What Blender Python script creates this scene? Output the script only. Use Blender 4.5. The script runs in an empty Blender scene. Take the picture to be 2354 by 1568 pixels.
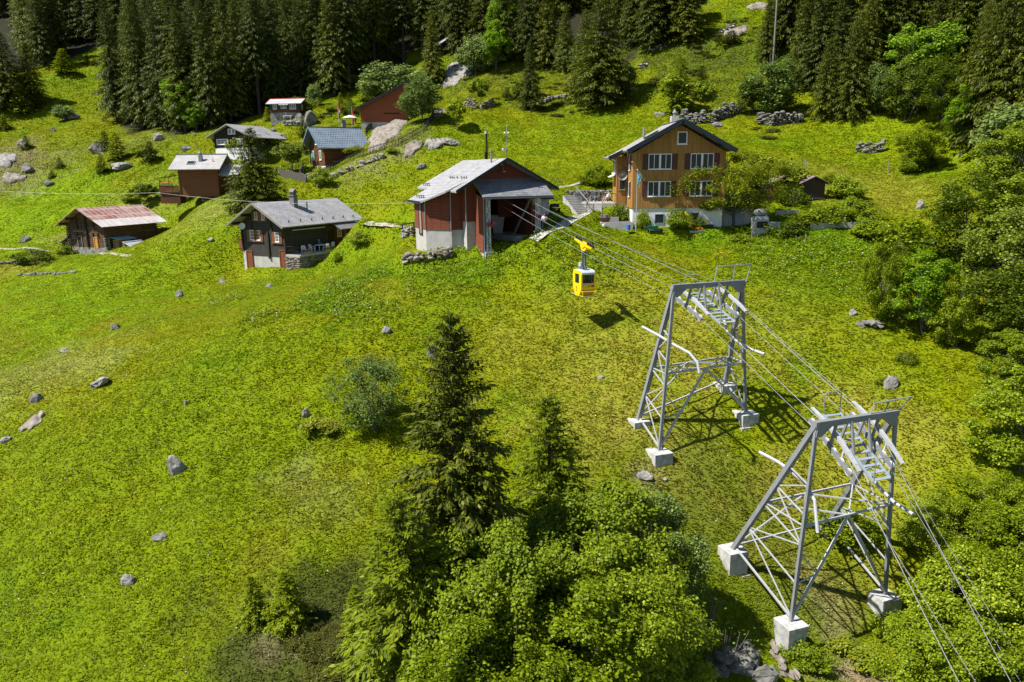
import bpy, bmesh, math, random
import numpy as np
from mathutils import Vector, Matrix
random.seed(11)
RNG = np.random.default_rng(11)
rad = math.radians
scene = bpy.context.scene
COL = scene.collection

# ---------------------------------------------------------------- camera, sky, sun, exposure
LENS, PITCH, ROLL = 26.0, 13.0, -0.63
cd = bpy.data.cameras.new('camera'); cam = bpy.data.objects.new('camera', cd); COL.objects.link(cam)
cd.lens = LENS; cd.sensor_width = 36; cd.sensor_fit = 'HORIZONTAL'; cd.clip_end = 3000; cd.clip_start = 0.5
CAMM = Matrix.Rotation(rad(90 - PITCH), 4, 'X') @ Matrix.Rotation(rad(ROLL), 4, 'Z')
cam.matrix_world = CAMM
scene.camera = cam
SUN_TO = Vector((-0.535, -0.165, 0.829)).normalized()
EL = math.asin(SUN_TO.z); AZ = math.atan2(SUN_TO.x, SUN_TO.y)
w = bpy.data.worlds.new('World'); scene.world = w; w.use_nodes = True
wn = w.node_tree.nodes; sky = wn.new('ShaderNodeTexSky'); sky.sky_type = 'NISHITA'; sky.sun_disc = False
sky.sun_elevation = EL; sky.sun_rotation = AZ; sky.altitude = 1400; sky.dust_density = 0.6
wn['Background'].inputs['Strength'].default_value = 0.07
w.node_tree.links.new(sky.outputs[0], wn['Background'].inputs[0])
sd = bpy.data.lights.new('sun', 'SUN'); sd.energy = 5.0; sd.angle = rad(0.53); sd.color = (1.0, 0.95, 0.86)
sun = bpy.data.objects.new('sun', sd); COL.objects.link(sun)
sun.rotation_euler = SUN_TO.to_track_quat('Z', 'Y').to_euler(); sun.location = SUN_TO * 200
vs = scene.view_settings; vs.view_transform = 'Standard'; vs.look = 'None'; vs.gamma = 1.0; vs.exposure = 0.82
scene.cycles.max_bounces = 6; scene.cycles.transparent_max_bounces = 8

# ---------------------------------------------------------------- survey: sight lines of the photograph turned into places
F = 2353 * LENS / 36
R3 = np.array(CAMM.to_3x3())
def ray(U, V):
    return R3 @ np.array([(U - 1176.5) / F, -(V - 784) / F, -1.0])
def P(U, V, d):
    return Vector(ray(U, V) * d)
def proj(p):
    q = R3.T @ np.array(p, float); return q[0] / -q[2] * F + 1176.5, 784 - q[1] / -q[2] * F, -q[2]

# ---------------------------------------------------------------- terrain
CTRL = [(1100,595,68.5),(1000,1000,47.5),(1467,967,47.9),(1515,1045,45.6),(1713,955,48.4),(1666,886,50.3),
 (1680,1320,41),(1810,1525,36.6),(2030,1410,39.8),(1901,1209,43.7),(1000,1300,39),(1100,1568,33),(600,1400,36.3),
 (0,1568,35),(300,1568,33.8),(0,1000,52),(0,750,75),(0,600,105),(300,800,62),(600,800,57),(600,1000,47.8),(850,750,58.5),
 (1350,750,58),(1200,700,61),(1500,600,66),(1900,560,68.5),(1900,700,58),(1850,850,51.5),(2000,1000,46.5),(2300,600,63),
 (2200,400,85),(2200,750,55),(2250,900,47.5),(2200,1100,43),(2353,1568,35.5),(1840,465,80),(1600,360,92),(1250,400,93),
 (1250,290,118),(1250,200,138),(1250,100,156),(1250,0,173),(1700,290,107),(1700,200,120),(1700,60,137),(1700,-60,153),
 (2100,300,97),(2100,150,112),(2100,0,127),(2353,200,93),(2353,0,106),(0,440,135),(0,330,153),(150,260,170),(240,110,202),
 (0,200,178),(100,100,206),(300,300,158),(600,250,160),(450,330,142),(850,230,156),(950,150,170),(470,462,112),(585,487,98),
 (600,412,117),(712,408,117.5),(850,350,113),(950,310,116),(1050,250,127),(1100,430,87),(850,470,84),(950,530,77),
 (1176,-250,215),(300,-250,290),(2100,-250,163),(300,0,228),(0,0,242),(700,0,212),(950,0,194),(-300,600,118),(-300,1000,56),
 (-300,1568,37),(2650,1000,43),(2650,400,72),(-250,300,165),(1176,1950,27),(300,1950,28),(2100,1950,28),(-250,-100,260),(2650,0,100),
 (660,618,86),(560,612,92),(843,529,99),(821,563,96.5),(774,572,93),(700,606,88.5),(800,640,70),(800,605,82),(870,602,74),(900,572,78),(740,640,74),(250,582,105),(160,560,112),(365,545,113),(1450,535,74),(1700,530,74),(1440,470,79),
 (530,355,131),(620,345,135),(615,270,150),(700,262,148),(850,300,134),(905,285,140),(1010,150,163),(1300,520,69),(1770,530,72)]
cp = np.array([ray(u, v) * d for u, v, d in CTRL])
_X, _Z = cp[:, :2], cp[:, 2]
def _phi(r): return np.where(r > 1e-6, r * r * np.log(np.maximum(r, 1e-6)), 0.0)
_n = len(_X)
_K = _phi(np.linalg.norm(_X[:, None] - _X[None], axis=2) / 50) + np.eye(_n) * 0.004
_Q = np.hstack([np.ones((_n, 1)), _X / 50])
_sol = np.linalg.solve(np.vstack([np.hstack([_K, _Q]), np.hstack([_Q.T, np.zeros((3, 3))])]), np.concatenate([_Z, np.zeros(3)]))
def vnoise(x, y, s, seed):
    g = np.random.default_rng(seed).random((256, 256)); x = x / s; y = y / s
    i = np.floor(x).astype(int); j = np.floor(y).astype(int); fx = x - i; fy = y - j
    fx = fx * fx * (3 - 2 * fx); fy = fy * fy * (3 - 2 * fy)
    a = g[i % 256, j % 256]; b = g[(i + 1) % 256, j % 256]; c = g[i % 256, (j + 1) % 256]; d = g[(i + 1) % 256, (j + 1) % 256]
    return (a * (1 - fx) + b * fx) * (1 - fy) + (c * (1 - fx) + d * fx) * fy
# graded grid: fine near the camera, coarser far off
GX = np.concatenate([np.arange(-190, -70, 1.2), np.arange(-70, 62, 0.5), np.arange(62, 130.1, 1.2)])
GY = np.concatenate([np.arange(14, 125, 0.5), np.arange(125, 330.1, 1.2)])
_gx, _gy = np.meshgrid(GX, GY, indexing='ij')
def _rbf(x, y):
    out = np.zeros(x.shape); fl = np.stack([x.ravel(), y.ravel()], 1); o = out.ravel()
    for k in range(0, len(fl), 20000):
        q = fl[k:k + 20000]
        o[k:k + 20000] = _phi(np.linalg.norm(q[:, None] - _X[None], axis=2) / 50) @ _sol[:_n] + _sol[_n] + (q / 50) @ _sol[_n + 1:]
    return o.reshape(x.shape)
GZ = _rbf(_gx, _gy)
_far = np.clip((_gy - 60) / 80, 0, 1)
GZ += (vnoise(_gx, _gy, 7.0, 1) - .5) * (0.5 + 1.6 * _far * np.clip((_gy - 95) / 40, 0, 1)) + (vnoise(_gx, _gy, 2.2, 2) - .5) * (.22 + .3 * _far) + (vnoise(_gx, _gy, 0.9, 3) - .5) * .12
def _cell(G, v):
    i = np.clip(np.searchsorted(G, v) - 1, 0, len(G) - 2); return i, (v - G[i]) / (G[i + 1] - G[i])
def hz(x, y):
    i, a = _cell(GX, np.asarray(x, float)); j, b = _cell(GY, np.asarray(y, float))
    r = (GZ[i, j] * (1 - a) + GZ[i + 1, j] * a) * (1 - b) + (GZ[i, j + 1] * (1 - a) + GZ[i + 1, j + 1] * a) * b
    return float(r) if np.ndim(r) == 0 else r
PADS = []
def pad(x, y, r, z, soft=1.5):
    """level a working platform into the slope"""
    d = np.hypot(_gx - x, _gy - y); k = np.clip((r + soft - d) / soft, 0, 1); k = k * k * (3 - 2 * k)
    GZ[:] = GZ * (1 - k) + z * k
_T = np.concatenate([np.arange(20, 110, .25), np.arange(110, 330, .5)])
def G(U, V, sink=0.0):
    """where the sight line through (U,V) meets the ground"""
    r = ray(U, V); q = r[None] * _T[:, None]
    z = hz(np.clip(q[:, 0], GX[0], GX[-1]), np.clip(q[:, 1], GY[0], GY[-1]))
    hit = np.nonzero(q[:, 2] <= z)[0]
    k = hit[0] if len(hit) else len(_T) - 1
    if k > 0:
        a = q[k - 1, 2] - z[k - 1]; b = z[k] - q[k, 2]; t = _T[k - 1] + (_T[k] - _T[k - 1]) * a / max(a + b, 1e-6)
    else: t = _T[0]
    p = r * t
    return Vector((p[0], p[1], hz(p[0], p[1]) - sink))
def height_to(base, V):
    """height of an upright over base whose top is seen at row V"""
    q0 = R3.T @ np.array(base); b = R3.T @ np.array([0, 0, 1.0]); k = (784 - V) / F
    return float(-(q0[1] + k * q0[2]) / (b[1] + k * b[2]))

# ---------------------------------------------------------------- objects, parts, labels
def thing(name, label, cat, loc=(0, 0, 0), rz=0.0, group=None):
    o = bpy.data.objects.new(name, None); COL.objects.link(o); o.empty_display_size = 0.3
    o.location = loc; o.rotation_euler = (0, 0, rz); return tag(o, label, cat, group)
def tag(o, label, cat, group=None):
    o['label'] = label; o['category'] = cat
    if group: o['group'] = group
    return o
def struct(o): o['kind'] = 'structure'; return o
def stuff(o, label=None):
    o['kind'] = 'stuff'
    if label: o['label'] = label
    return o
def copy_thing(o, loc=None, rz=None, scale=None, label=None, group=None):
    c = o.copy(); COL.objects.link(c)
    if loc is not None: c.location = loc
    if rz is not None: c.rotation_euler = (0, 0, rz)
    if scale is not None: c.scale = scale
    if label: c['label'] = label
    if group: c['group'] = group
    for ch in o.children:
        d = ch.copy(); COL.objects.link(d); d.parent = c
        for g in ch.children:
            e = g.copy(); COL.objects.link(e); e.parent = d
    return c
class MB:
    """collects boxes, bars, tubes and sheets; build() links them as ONE mesh object"""
    def __init__(s): s.v = []; s.f = []; s.M = None
    def add(s, vs, fs):
        n = len(s.v)
        for p in vs:
            p = Vector(p); s.v.append(s.M @ p if s.M is not None else p)
        s.f += [tuple(i + n for i in f) for f in fs]; return s
    def box(s, x0, x1, y0, y1, z0, z1):
        return s.add([(x0,y0,z0),(x1,y0,z0),(x1,y1,z0),(x0,y1,z0),(x0,y0,z1),(x1,y0,z1),(x1,y1,z1),(x0,y1,z1)],
                     [(0,3,2,1),(4,5,6,7),(0,1,5,4),(1,2,6,5),(2,3,7,6),(3,0,4,7)])
    def frustum(s, cx, cy, z0, z1, a0, b0, a1, b1):
        return s.add([(cx-a0,cy-b0,z0),(cx+a0,cy-b0,z0),(cx+a0,cy+b0,z0),(cx-a0,cy+b0,z0),(cx-a1,cy-b1,z1),(cx+a1,cy-b1,z1),(cx+a1,cy+b1,z1),(cx-a1,cy+b1,z1)],
                     [(0,3,2,1),(4,5,6,7),(0,1,5,4),(1,2,6,5),(2,3,7,6),(3,0,4,7)])
    def bar(s, p, q, w, h=None, up=(0, 0, 1)):
        p, q = Vector(p), Vector(q); h = h or w; d = (q - p).normalized(); u = Vector(up)
        if abs(d.dot(u)) > .98: u = Vector((1, 0, 0))
        a = d.cross(u).normalized() * w / 2; b = a.cross(d).normalized() * h / 2
        return s.add([p-a-b,p+a-b,p+a+b,p-a+b,q-a-b,q+a-b,q+a+b,q-a+b],[(0,3,2,1),(4,5,6,7),(0,1,5,4),(1,2,6,5),(2,3,7,6),(3,0,4,7)])
    def tube(s, pts, r, n=6, caps=True):
        pts = [Vector(p) for p in pts]; k = len(pts); rs = r if isinstance(r, (list, tuple)) else [r] * k
        vs, fs = [], []; u = None
        for i, p in enumerate(pts):
            d = (pts[min(i + 1, k - 1)] - pts[max(i - 1, 0)]).normalized()
            if u is None: u = d.orthogonal().normalized()
            u = (u - d * u.dot(d)).normalized() if (u - d * u.dot(d)).length > 1e-4 else d.orthogonal().normalized()
            v = d.cross(u)
            vs += [p + (u * math.cos(2*math.pi*j/n) + v * math.sin(2*math.pi*j/n)) * rs[i] for j in range(n)]
        for i in range(k - 1):
            for j in range(n): fs.append((i*n+j, i*n+(j+1)%n, (i+1)*n+(j+1)%n, (i+1)*n+j))
        if caps: fs += [tuple(range(n - 1, -1, -1)), tuple((k-1)*n+j for j in range(n))]
        return s.add(vs, fs)
    def poly(s, pts, ext):
        """polygon pushed along a vector"""
        pts = [Vector(p) for p in pts]; e = Vector(ext); n = len(pts)
        return s.add(pts + [p + e for p in pts], [tuple(range(n - 1, -1, -1)), tuple(range(n, 2*n))] + [(i,(i+1)%n,(i+1)%n+n,i+n) for i in range(n)])
    def sheet(s, pts): return s.add(pts, [tuple(range(len(pts)))])
    def lathe(s, prof, c=(0, 0, 0), n=16):
        vs = []; c = Vector(c)
        for r, z in prof: vs += [c + Vector((r*math.cos(2*math.pi*j/n), r*math.sin(2*math.pi*j/n), z)) for j in range(n)]
        k = len(prof); fs = [(i*n+j, i*n+(j+1)%n, (i+1)*n+(j+1)%n, (i+1)*n+j) for i in range(k-1) for j in range(n)]
        return s.add(vs, fs + [tuple(range(n-1,-1,-1)), tuple((k-1)*n+j for j in range(n))])
    def blob(s, c, rx, ry, rz, seed=0, rough=0.18, sub=2):
        bm = bmesh.new(); bmesh.ops.create_icosphere(bm, subdivisions=sub, radius=1); rr = random.Random(seed)
        ph = [(rr.uniform(-1,1), rr.uniform(-1,1), rr.uniform(-1,1), rr.uniform(1.2,3.4), rr.uniform(0,6)) for _ in range(6)]
        vs = []
        for v in bm.verts:
            k = 1 + rough * sum(math.sin((v.co.x*a+v.co.y*b+v.co.z*d)*e+f) for a,b,d,e,f in ph) / 2.2
            vs.append((c[0]+v.co.x*rx*k, c[1]+v.co.y*ry*k, c[2]+v.co.z*rz*k))
        fs = [tuple(v.index for v in f.verts) for f in bm.faces]; bm.free(); return s.add(vs, fs)
    def chip(s, c, rx, ry, rz, seed=0, cuts=7):
        """one split stone: a ball with planes knocked off"""
        bm = bmesh.new(); bmesh.ops.create_icosphere(bm, subdivisions=2, radius=1); rr = random.Random(seed)
        for _ in range(cuts):
            n = Vector((rr.gauss(0,1), rr.gauss(0,1), rr.gauss(0,1))).normalized(); k = rr.uniform(.45, .85)
            for v in bm.verts:
                e = v.co.dot(n) - k
                if e > 0: v.co -= n * e
        a = rr.uniform(0, 6.28); ca, sa = math.cos(a), math.sin(a); vs = [(c[0] + (v.co.x*ca - v.co.y*sa) * rx, c[1] + (v.co.x*sa + v.co.y*ca) * ry, c[2] + v.co.z * rz) for v in bm.verts]
        fs = [tuple(v.index for v in f.verts) for f in bm.faces]; bm.free(); return s.add(vs, fs)
    def build(s, name, m, parent=None, smooth=False, flip=True):
        me = bpy.data.meshes.new(name); me.from_pydata([tuple(v) for v in s.v], [], s.f)
        if flip:
            bm = bmesh.new(); bm.from_mesh(me); bmesh.ops.recalc_face_normals(bm, faces=bm.faces); bm.to_mesh(me); bm.free()
        me.materials.append(m); o = bpy.data.objects.new(name, me); COL.objects.link(o)
        if smooth:
            for p in me.polygons: p.use_smooth = True
        if parent is not None: o.parent = parent
        return o

# ---------------------------------------------------------------- materials
def newmat(name, rough=0.8, spec=0.3):
    m = bpy.data.materials.new(name); m.use_nodes = True; b = m.node_tree.nodes['Principled BSDF']
    b.inputs['Roughness'].default_value = rough; b.inputs['Specular IOR Level'].default_value = spec; return m, m.node_tree.nodes, m.node_tree.links, b
def _ramp(nt, stops):
    r = nt.nodes.new('ShaderNodeValToRGB'); e = r.color_ramp.elements
    while len(e) < len(stops): e.new(.5)
    for k, (pos, c) in enumerate(stops): e[k].position = pos; e[k].color = (*c, 1)
    return r
def m_noise(name, cols, scale=3.0, rough=0.8, bump=0.0, spec=0.3, detail=6, metal=0.0, stretch=(1, 1, 1), bscale=None):
    m, N, L, b = newmat(name, rough, spec); nt = m.node_tree; b.inputs['Metallic'].default_value = metal
    tc = N.new('ShaderNodeTexCoord'); mp = N.new('ShaderNodeMapping'); mp.inputs['Scale'].default_value = stretch; L.new(tc.outputs['Object'], mp.inputs[0])
    n = N.new('ShaderNodeTexNoise'); n.inputs['Scale'].default_value = scale; n.inputs['Detail'].default_value = detail; n.inputs['Roughness'].default_value = .65
    L.new(mp.outputs[0], n.inputs['Vector'])
    k = len(cols); r = _ramp(nt, [(0.28 + 0.44 * i / max(k - 1, 1), c) for i, c in enumerate(cols)])
    L.new(n.outputs['Fac'], r.inputs[0]); L.new(r.outputs[0], b.inputs['Base Color'])
    if bump:
        n2 = N.new('ShaderNodeTexNoise'); n2.inputs['Scale'].default_value = bscale or scale * 3; n2.inputs['Detail'].default_value = 5
        L.new(mp.outputs[0], n2.inputs['Vector']); bp = N.new('ShaderNodeBump'); bp.inputs['Strength'].default_value = bump; bp.inputs['Distance'].default_value = .05
        L.new(n2.outputs['Fac'], bp.inputs['Height']); L.new(bp.outputs[0], b.inputs['Normal'])
    return m
def m_course(name, c1, c2, mortar, uv, bw, bh, msize=0.02, rough=0.8, dirt=None, bump=0.4, dscale=1.2, offset=.5):
    """boards, slates, shingles laid in courses; uv = which local axes run along and across the courses"""
    m, N, L, b = newmat(name, rough, .3); nt = m.node_tree
    tc = N.new('ShaderNodeTexCoord'); sp = N.new('ShaderNodeSeparateXYZ'); L.new(tc.outputs['Object'], sp.inputs[0])
    def expr(s):
        if s == 'xy':
            a = N.new('ShaderNodeMath'); a.operation = 'ADD'; L.new(sp.outputs['X'], a.inputs[0]); L.new(sp.outputs['Y'], a.inputs[1]); return a.outputs[0]
        return sp.outputs[s.upper()]
    cb = N.new('ShaderNodeCombineXYZ'); L.new(expr(uv[0]), cb.inputs[0]); L.new(expr(uv[1]), cb.inputs[1])
    br = N.new('ShaderNodeTexBrick'); L.new(cb.outputs[0], br.inputs['Vector'])
    br.inputs['Scale'].default_value = 1; br.inputs['Brick Width'].default_value = bw; br.inputs['Row Height'].default_value = bh; br.inputs['Mortar Size'].default_value = msize
    br.inputs['Mortar Smooth'].default_value = .3; br.inputs['Color1'].default_value = (*c1, 1); br.inputs['Color2'].default_value = (*c2, 1); br.inputs['Mortar'].default_value = (*mortar, 1)
    br.offset = offset; br.inputs['Bias'].default_value = -.1
    out = br.outputs['Color']
    n = N.new('ShaderNodeTexNoise'); n.inputs['Scale'].default_value = dscale; n.inputs['Detail'].default_value = 7; n.inputs['Roughness'].default_value = .7; L.new(tc.outputs['Object'], n.inputs['Vector'])
    mx = N.new('ShaderNodeMixRGB'); rp = _ramp(nt, [(.42, (0, 0, 0)), (.68, (1, 1, 1))]); L.new(n.outputs['Fac'], rp.inputs[0])
    mul = N.new('ShaderNodeMath'); mul.operation = 'MULTIPLY'; mul.inputs[1].default_value = .6; L.new(rp.outputs[0], mul.inputs[0])
    L.new(mul.outputs[0], mx.inputs['Fac']); L.new(out, mx.inputs['Color1']); mx.inputs['Color2'].default_value = (*(dirt or [.6 * x for x in c1]), 1)
    L.new(mx.outputs[0], b.inputs['Base Color'])
    bp = N.new('ShaderNodeBump'); bp.inputs['Strength'].default_value = bump; bp.inputs['Distance'].default_value = .03; bp.invert = True
    L.new(br.outputs['Fac'], bp.inputs['Height']); L.new(bp.outputs[0], b.inputs['Normal'])
    return m
def m_leaf(name, dark, light, tip=None, trans=0.25):
    m, N, L, b = newmat(name, .55, .25); nt = m.node_tree
    g = N.new('ShaderNodeNewGeometry'); oi = N.new('ShaderNodeObjectInfo')
    a = N.new('ShaderNodeMath'); a.operation = 'MULTIPLY'; a.inputs[1].default_value = .72; L.new(g.outputs['Random Per Island'], a.inputs[0])
    c = N.new('ShaderNodeMath'); c.operation = 'MULTIPLY'; c.inputs[1].default_value = .3; L.new(oi.outputs['Random'], c.inputs[0])
    s = N.new('ShaderNodeMath'); s.operation = 'ADD'; L.new(a.outputs[0], s.inputs[0]); L.new(c.outputs[0], s.inputs[1])
    r = _ramp(nt, [(0, dark), (.75, light), (1, tip or light)]); L.new(s.outputs[0], r.inputs[0]); L.new(r.outputs[0], b.inputs['Base Color'])
    t = N.new('ShaderNodeBsdfTranslucent'); L.new(r.outputs[0], t.inputs['Color']); mx = N.new('ShaderNodeMixShader'); mx.inputs[0].default_value = trans
    L.new(b.outputs[0], mx.inputs[1]); L.new(t.outputs[0], mx.inputs[2]); L.new(mx.outputs[0], N['Material Output'].inputs['Surface']); return m
M = {}
M['slate'] = m_course('slate', (.34,.34,.355), (.25,.25,.265), (.09,.09,.10), ('y','z'), .42, .13, .012, .6, (.38,.375,.37), .5, .8)
M['slate_x'] = m_course('slate_x', (.36,.36,.38), (.26,.26,.28), (.09,.09,.10), ('x','z'), .42, .13, .012, .6, (.42,.41,.40), .5, .8)
M['slate_dark'] = m_course('slate_dark', (.16,.165,.18), (.10,.105,.12), (.03,.03,.035), ('y','z'), .55, .15, .012, .55, (.26,.26,.27), .5, .9)
M['slate_dark_x'] = m_course('slate_dark_x', (.20,.205,.22), (.13,.135,.15), (.04,.04,.045), ('x','z'), .5, .18, .012, .55, (.27,.27,.28), .5, .9)
M['tile_grey'] = m_course('tile_grey', (.42,.40,.40), (.33,.31,.32), (.10,.10,.11), ('y','z'), .33, .16, .03, .7, (.36,.34,.34), .8, .7)
M['tile_blue'] = m_course('tile_blue', (.20,.25,.31), (.17,.22,.28), (.06,.08,.11), ('x','z'), .42, .30, .05, .45, (.24,.29,.34), .9, .6)
M['tile_white'] = m_course('tile_white', (.40,.39,.39), (.32,.31,.31), (.12,.12,.13), ('x','z'), .36, .15, .02, .7, (.43,.42,.41), .6, .7)
M['sheet_metal'] = m_course('sheet_metal', (.45,.44,.46), (.38,.37,.40), (.2,.2,.21), ('x','z'), 1.1, 3.0, .02, .5, (.5,.48,.48), .4, .7)
M['shingle_red'] = m_course('shingle_red', (.21,.060,.030), (.16,.045,.022), (.07,.016,.01), ('xy','z'), .34, .14, .012, .85, (.20,.055,.03), .5, 1.4)
M['plank_orange'] = m_course('plank_orange', (.42,.220,.060), (.28,.140,.034), (.11,.05,.013), ('z','xy'), 3.1, .17, .012, .7, (.30,.15,.04), .4, 1.3)
M['board_dark'] = m_course('board_dark', (.045,.04,.038), (.033,.029,.028), (.01,.009,.009), ('xy','z'), 4.0, .17, .012, .8, (.06,.055,.052), .5, 1.2)
M['board_shed'] = m_course('board_shed', (.06,.036,.026), (.045,.027,.02), (.015,.01,.008), ('xy','z'), 3.0, .16, .012, .8, (.07,.045,.033), .4, 1.2)
M['board_black'] = m_course('board_black', (.022,.018,.016), (.015,.012,.011), (.006,.005,.005), ('xy','z'), 4.0, .18, .012, .8, (.03,.026,.024), .5, 1.2)
M['board_brown'] = m_course('board_brown', (.14,.052,.02), (.085,.032,.014), (.03,.012,.006), ('xy','z'), 2.6, .17, .012, .75, (.09,.035,.018), .5, 1.5)
M['board_red'] = m_course('board_red', (.20,.075,.028), (.14,.05,.02), (.05,.018,.01), ('xy','z'), 3.6, .16, .01, .75, (.16,.06,.025), .4, 1.3)
M['log_old'] = m_course('log_old', (.12,.066,.036), (.06,.035,.022), (.012,.008,.006), ('xy','z'), 4.4, .27, .035, .85, (.16,.10,.065), .9, 1.6)
M['rust_roof'] = m_course('rust_roof', (.27,.105,.07), (.40,.27,.24), (.62,.60,.60), ('y','z'), .78, .86, .03, .6, (.58,.54,.55), .4, 1.1, 0.0)
M['concrete'] = m_noise('concrete', [(.30,.29,.27),(.40,.39,.37),(.46,.45,.43)], 1.1, .85, .15, bscale=9)
M['concrete_old'] = m_noise('concrete_old', [(.20,.21,.20),(.42,.42,.41),(.62,.62,.60)], 1.8, .85, .25, bscale=7)
M['plaster'] = m_noise('plaster', [(.66,.66,.66),(.76,.76,.76)], .8, .85, .08)
M['asphalt'] = m_noise('asphalt', [(.34,.33,.31),(.44,.43,.41)], 2.0, .9, .1)
M['stone'] = m_noise('stone', [(.055,.055,.045),(.15,.145,.13),(.25,.245,.23)], 1.6, .9, .6, bscale=6)
M['stone_pale'] = m_noise('stone_pale', [(.06,.058,.05),(.23,.22,.205),(.36,.35,.33)], 2.0, .9, .6, bscale=7)
M['stone_tan'] = m_noise('stone_tan', [(.07,.065,.052),(.21,.18,.15),(.33,.30,.27)], 1.2, .9, .5, bscale=6)
M['steel'] = m_noise('steel', [(.17,.18,.195),(.24,.25,.265)], 2.5, .5, 0, .4)
M['steel_white'] = m_noise('steel_white', [(.36,.37,.39),(.46,.47,.49)], 2.5, .45, 0, .4)
M['galv'] = m_noise('galvanised', [(.34,.35,.37),(.44,.45,.465)], 2.5, .45, 0, .5)
M['steel_blue'] = m_noise('steel_blue', [(.22,.28,.34),(.30,.35,.41)], 2.5, .4, 0, .5)
M['white'] = m_noise('white_paint', [(.72,.72,.72),(.80,.80,.80)], 3, .45)
M['black'] = m_noise('black_paint', [(.012,.012,.012),(.03,.03,.03)], 4, .6)
M['fascia'] = m_noise('fascia', [(.010,.016,.026),(.018,.026,.04)], 3, .5)
M['glass'] = m_noise('window_glass', [(.010,.016,.020),(.022,.032,.036)], 1.3, .15, 0, .25)
M['glass_curtain'] = m_noise('curtain_glass', [(.03,.035,.045),(.24,.26,.29)], 3.5, .15, 0, .3, stretch=(4, 4, .6))
M['shutter_maroon'] = m_noise('shutter_maroon', [(.075,.028,.026),(.10,.038,.034)], 4, .6)
M['shutter_brown'] = m_noise('shutter_brown', [(.20,.075,.03),(.26,.10,.04)], 4, .6)
M['shutter_green'] = m_noise('shutter_green', [(.012,.15,.05),(.02,.21,.07)], 4, .55)
M['shutter_dkgreen'] = m_noise('shutter_dark_green', [(.012,.05,.035),(.02,.07,.05)], 4, .6)
M['door_red'] = m_noise('door_red', [(.16,.05,.022),(.23,.075,.035)], 3, .6)
M['wood_tan'] = m_noise('wood_tan', [(.26,.16,.08),(.38,.25,.13)], 3, .75, 0, stretch=(1, 1, 6))
M['wood_grey'] = m_noise('wood_grey', [(.16,.14,.12),(.26,.23,.20)], 4, .85, .2)
M['wood_dark'] = m_noise('wood_dark', [(.025,.018,.013),(.05,.035,.025)], 4, .85, .2)
M['chimney'] = m_noise('chimney_plaster', [(.13,.125,.12),(.22,.21,.20)], 3, .9, .2)
M['wood_orange'] = m_noise('wood_orange', [(.52,.24,.03),(.62,.30,.05)], 4, .7)
M['yellow'] = m_noise('cabin_yellow', [(.82,.52,.004),(.86,.57,.006)], 2, .35, 0, .5)
M['bark'] = m_noise('bark', [(.035,.026,.02),(.075,.06,.048)], 6, .95, .6)
M['bark_grey'] = m_noise('bark_grey', [(.08,.072,.06),(.17,.155,.135)], 6, .95, .5)
M['spruce'] = m_leaf('spruce_needles', (.020,.034,.004), (.115,.140,.006), (.28,.29,.012), .3)
M['spruce_forest'] = m_leaf('spruce_needles_dark', (.018,.034,.005), (.100,.130,.008), (.25,.27,.016), .25)
M['spruce_young'] = m_leaf('spruce_needles_young', (.085,.130,.004), (.250,.310,.005), (.42,.45,.014), .4)
M['leaf'] = m_leaf('leaves', (.080,.125,.004), (.265,.350,.006), (.54,.58,.07), .42)
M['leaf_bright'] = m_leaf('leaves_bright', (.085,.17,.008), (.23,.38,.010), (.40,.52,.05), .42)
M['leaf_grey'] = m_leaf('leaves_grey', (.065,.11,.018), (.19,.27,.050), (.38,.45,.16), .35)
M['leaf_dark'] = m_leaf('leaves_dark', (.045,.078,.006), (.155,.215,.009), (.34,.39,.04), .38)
M['leaf_olive'] = m_leaf('leaves_olive', (.09,.13,.006), (.25,.29,.010), (.38,.36,.05), .38)
M['heather'] = m_leaf('heather', (.045,.052,.007), (.105,.110,.010), (.16,.15,.02), .25)
M['skin'] = m_noise('skin', [(.42,.22,.15),(.50,.28,.19)], 5, .55)
M['hair'] = m_noise('hair', [(.03,.02,.014),(.06,.04,.03)], 9, .7)
M['hair_grey'] = m_noise('hair_grey', [(.35,.34,.33),(.5,.49,.48)], 9, .7)
def flat(name, c, rough=.55):
    if name not in M: M[name] = m_noise(name, [tuple(x * .88 for x in c), c], 5, rough)
    return M[name]
# ---------------------------------------------------------------- building plots (position, turn) and the platforms cut for them
def at_local(o, rz, x, y):
    c, s = math.cos(rz), math.sin(rz); return o[0] + c * x - s * y, o[1] + s * x + c * y
ST_O, ST_R = Vector((-2.42, 68.12, -7.22)), rad(22)
OH_O, OH_R = Vector((12.06, 74.55, -3.84)), 0.0
CH_O, CH_R = Vector((-26.02, 85.79, -10.72)), rad(61)       # x along the terrace side, y towards the gable
BN_O, BN_R = Vector((-57.29, 105.33, -10.53)), rad(68)
BR_O, BR_R = Vector((-29.41, 121.01, -0.39)), rad(35)
for x, y, r, z in [(-3.2, 6, 3.2, -7.6), (-.5, 5, 2.2, -7.25), (3, 6, 3.0, -6.75), (3, 3, 2.6, -6.75), (3, 11, 3.5, -6.2)]:
    q = at_local(ST_O, ST_R, x, y); pad(q[0], q[1], r, z, 1.6)
pad(14.5, 78, 4.5, -5.7, 1.5); pad(19.5, 78, 4.0, -5.75, 1.5); pad(9.2, 79.5, 2.6, -3.75, 1.0)
for x, y, r, z in [(1.5, 2, 2.0, -10.8), (2, 5, 2.2, -11.0), (6, 3.5, 3, -9.4), (9.5, 2.5, 2.4, -9.3), (10.5, 5, 2.6, -9.0), (0.6, -3.4, 1.0, -10.75), (3.4, -3.7, 1.2, -10.25), (6.8, -4.0, 1.2, -9.6), (10, -3.8, 1.4, -9.35)]:
    q = at_local(CH_O, CH_R, x, y); pad(q[0], q[1], r, z, 1.4)
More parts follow.
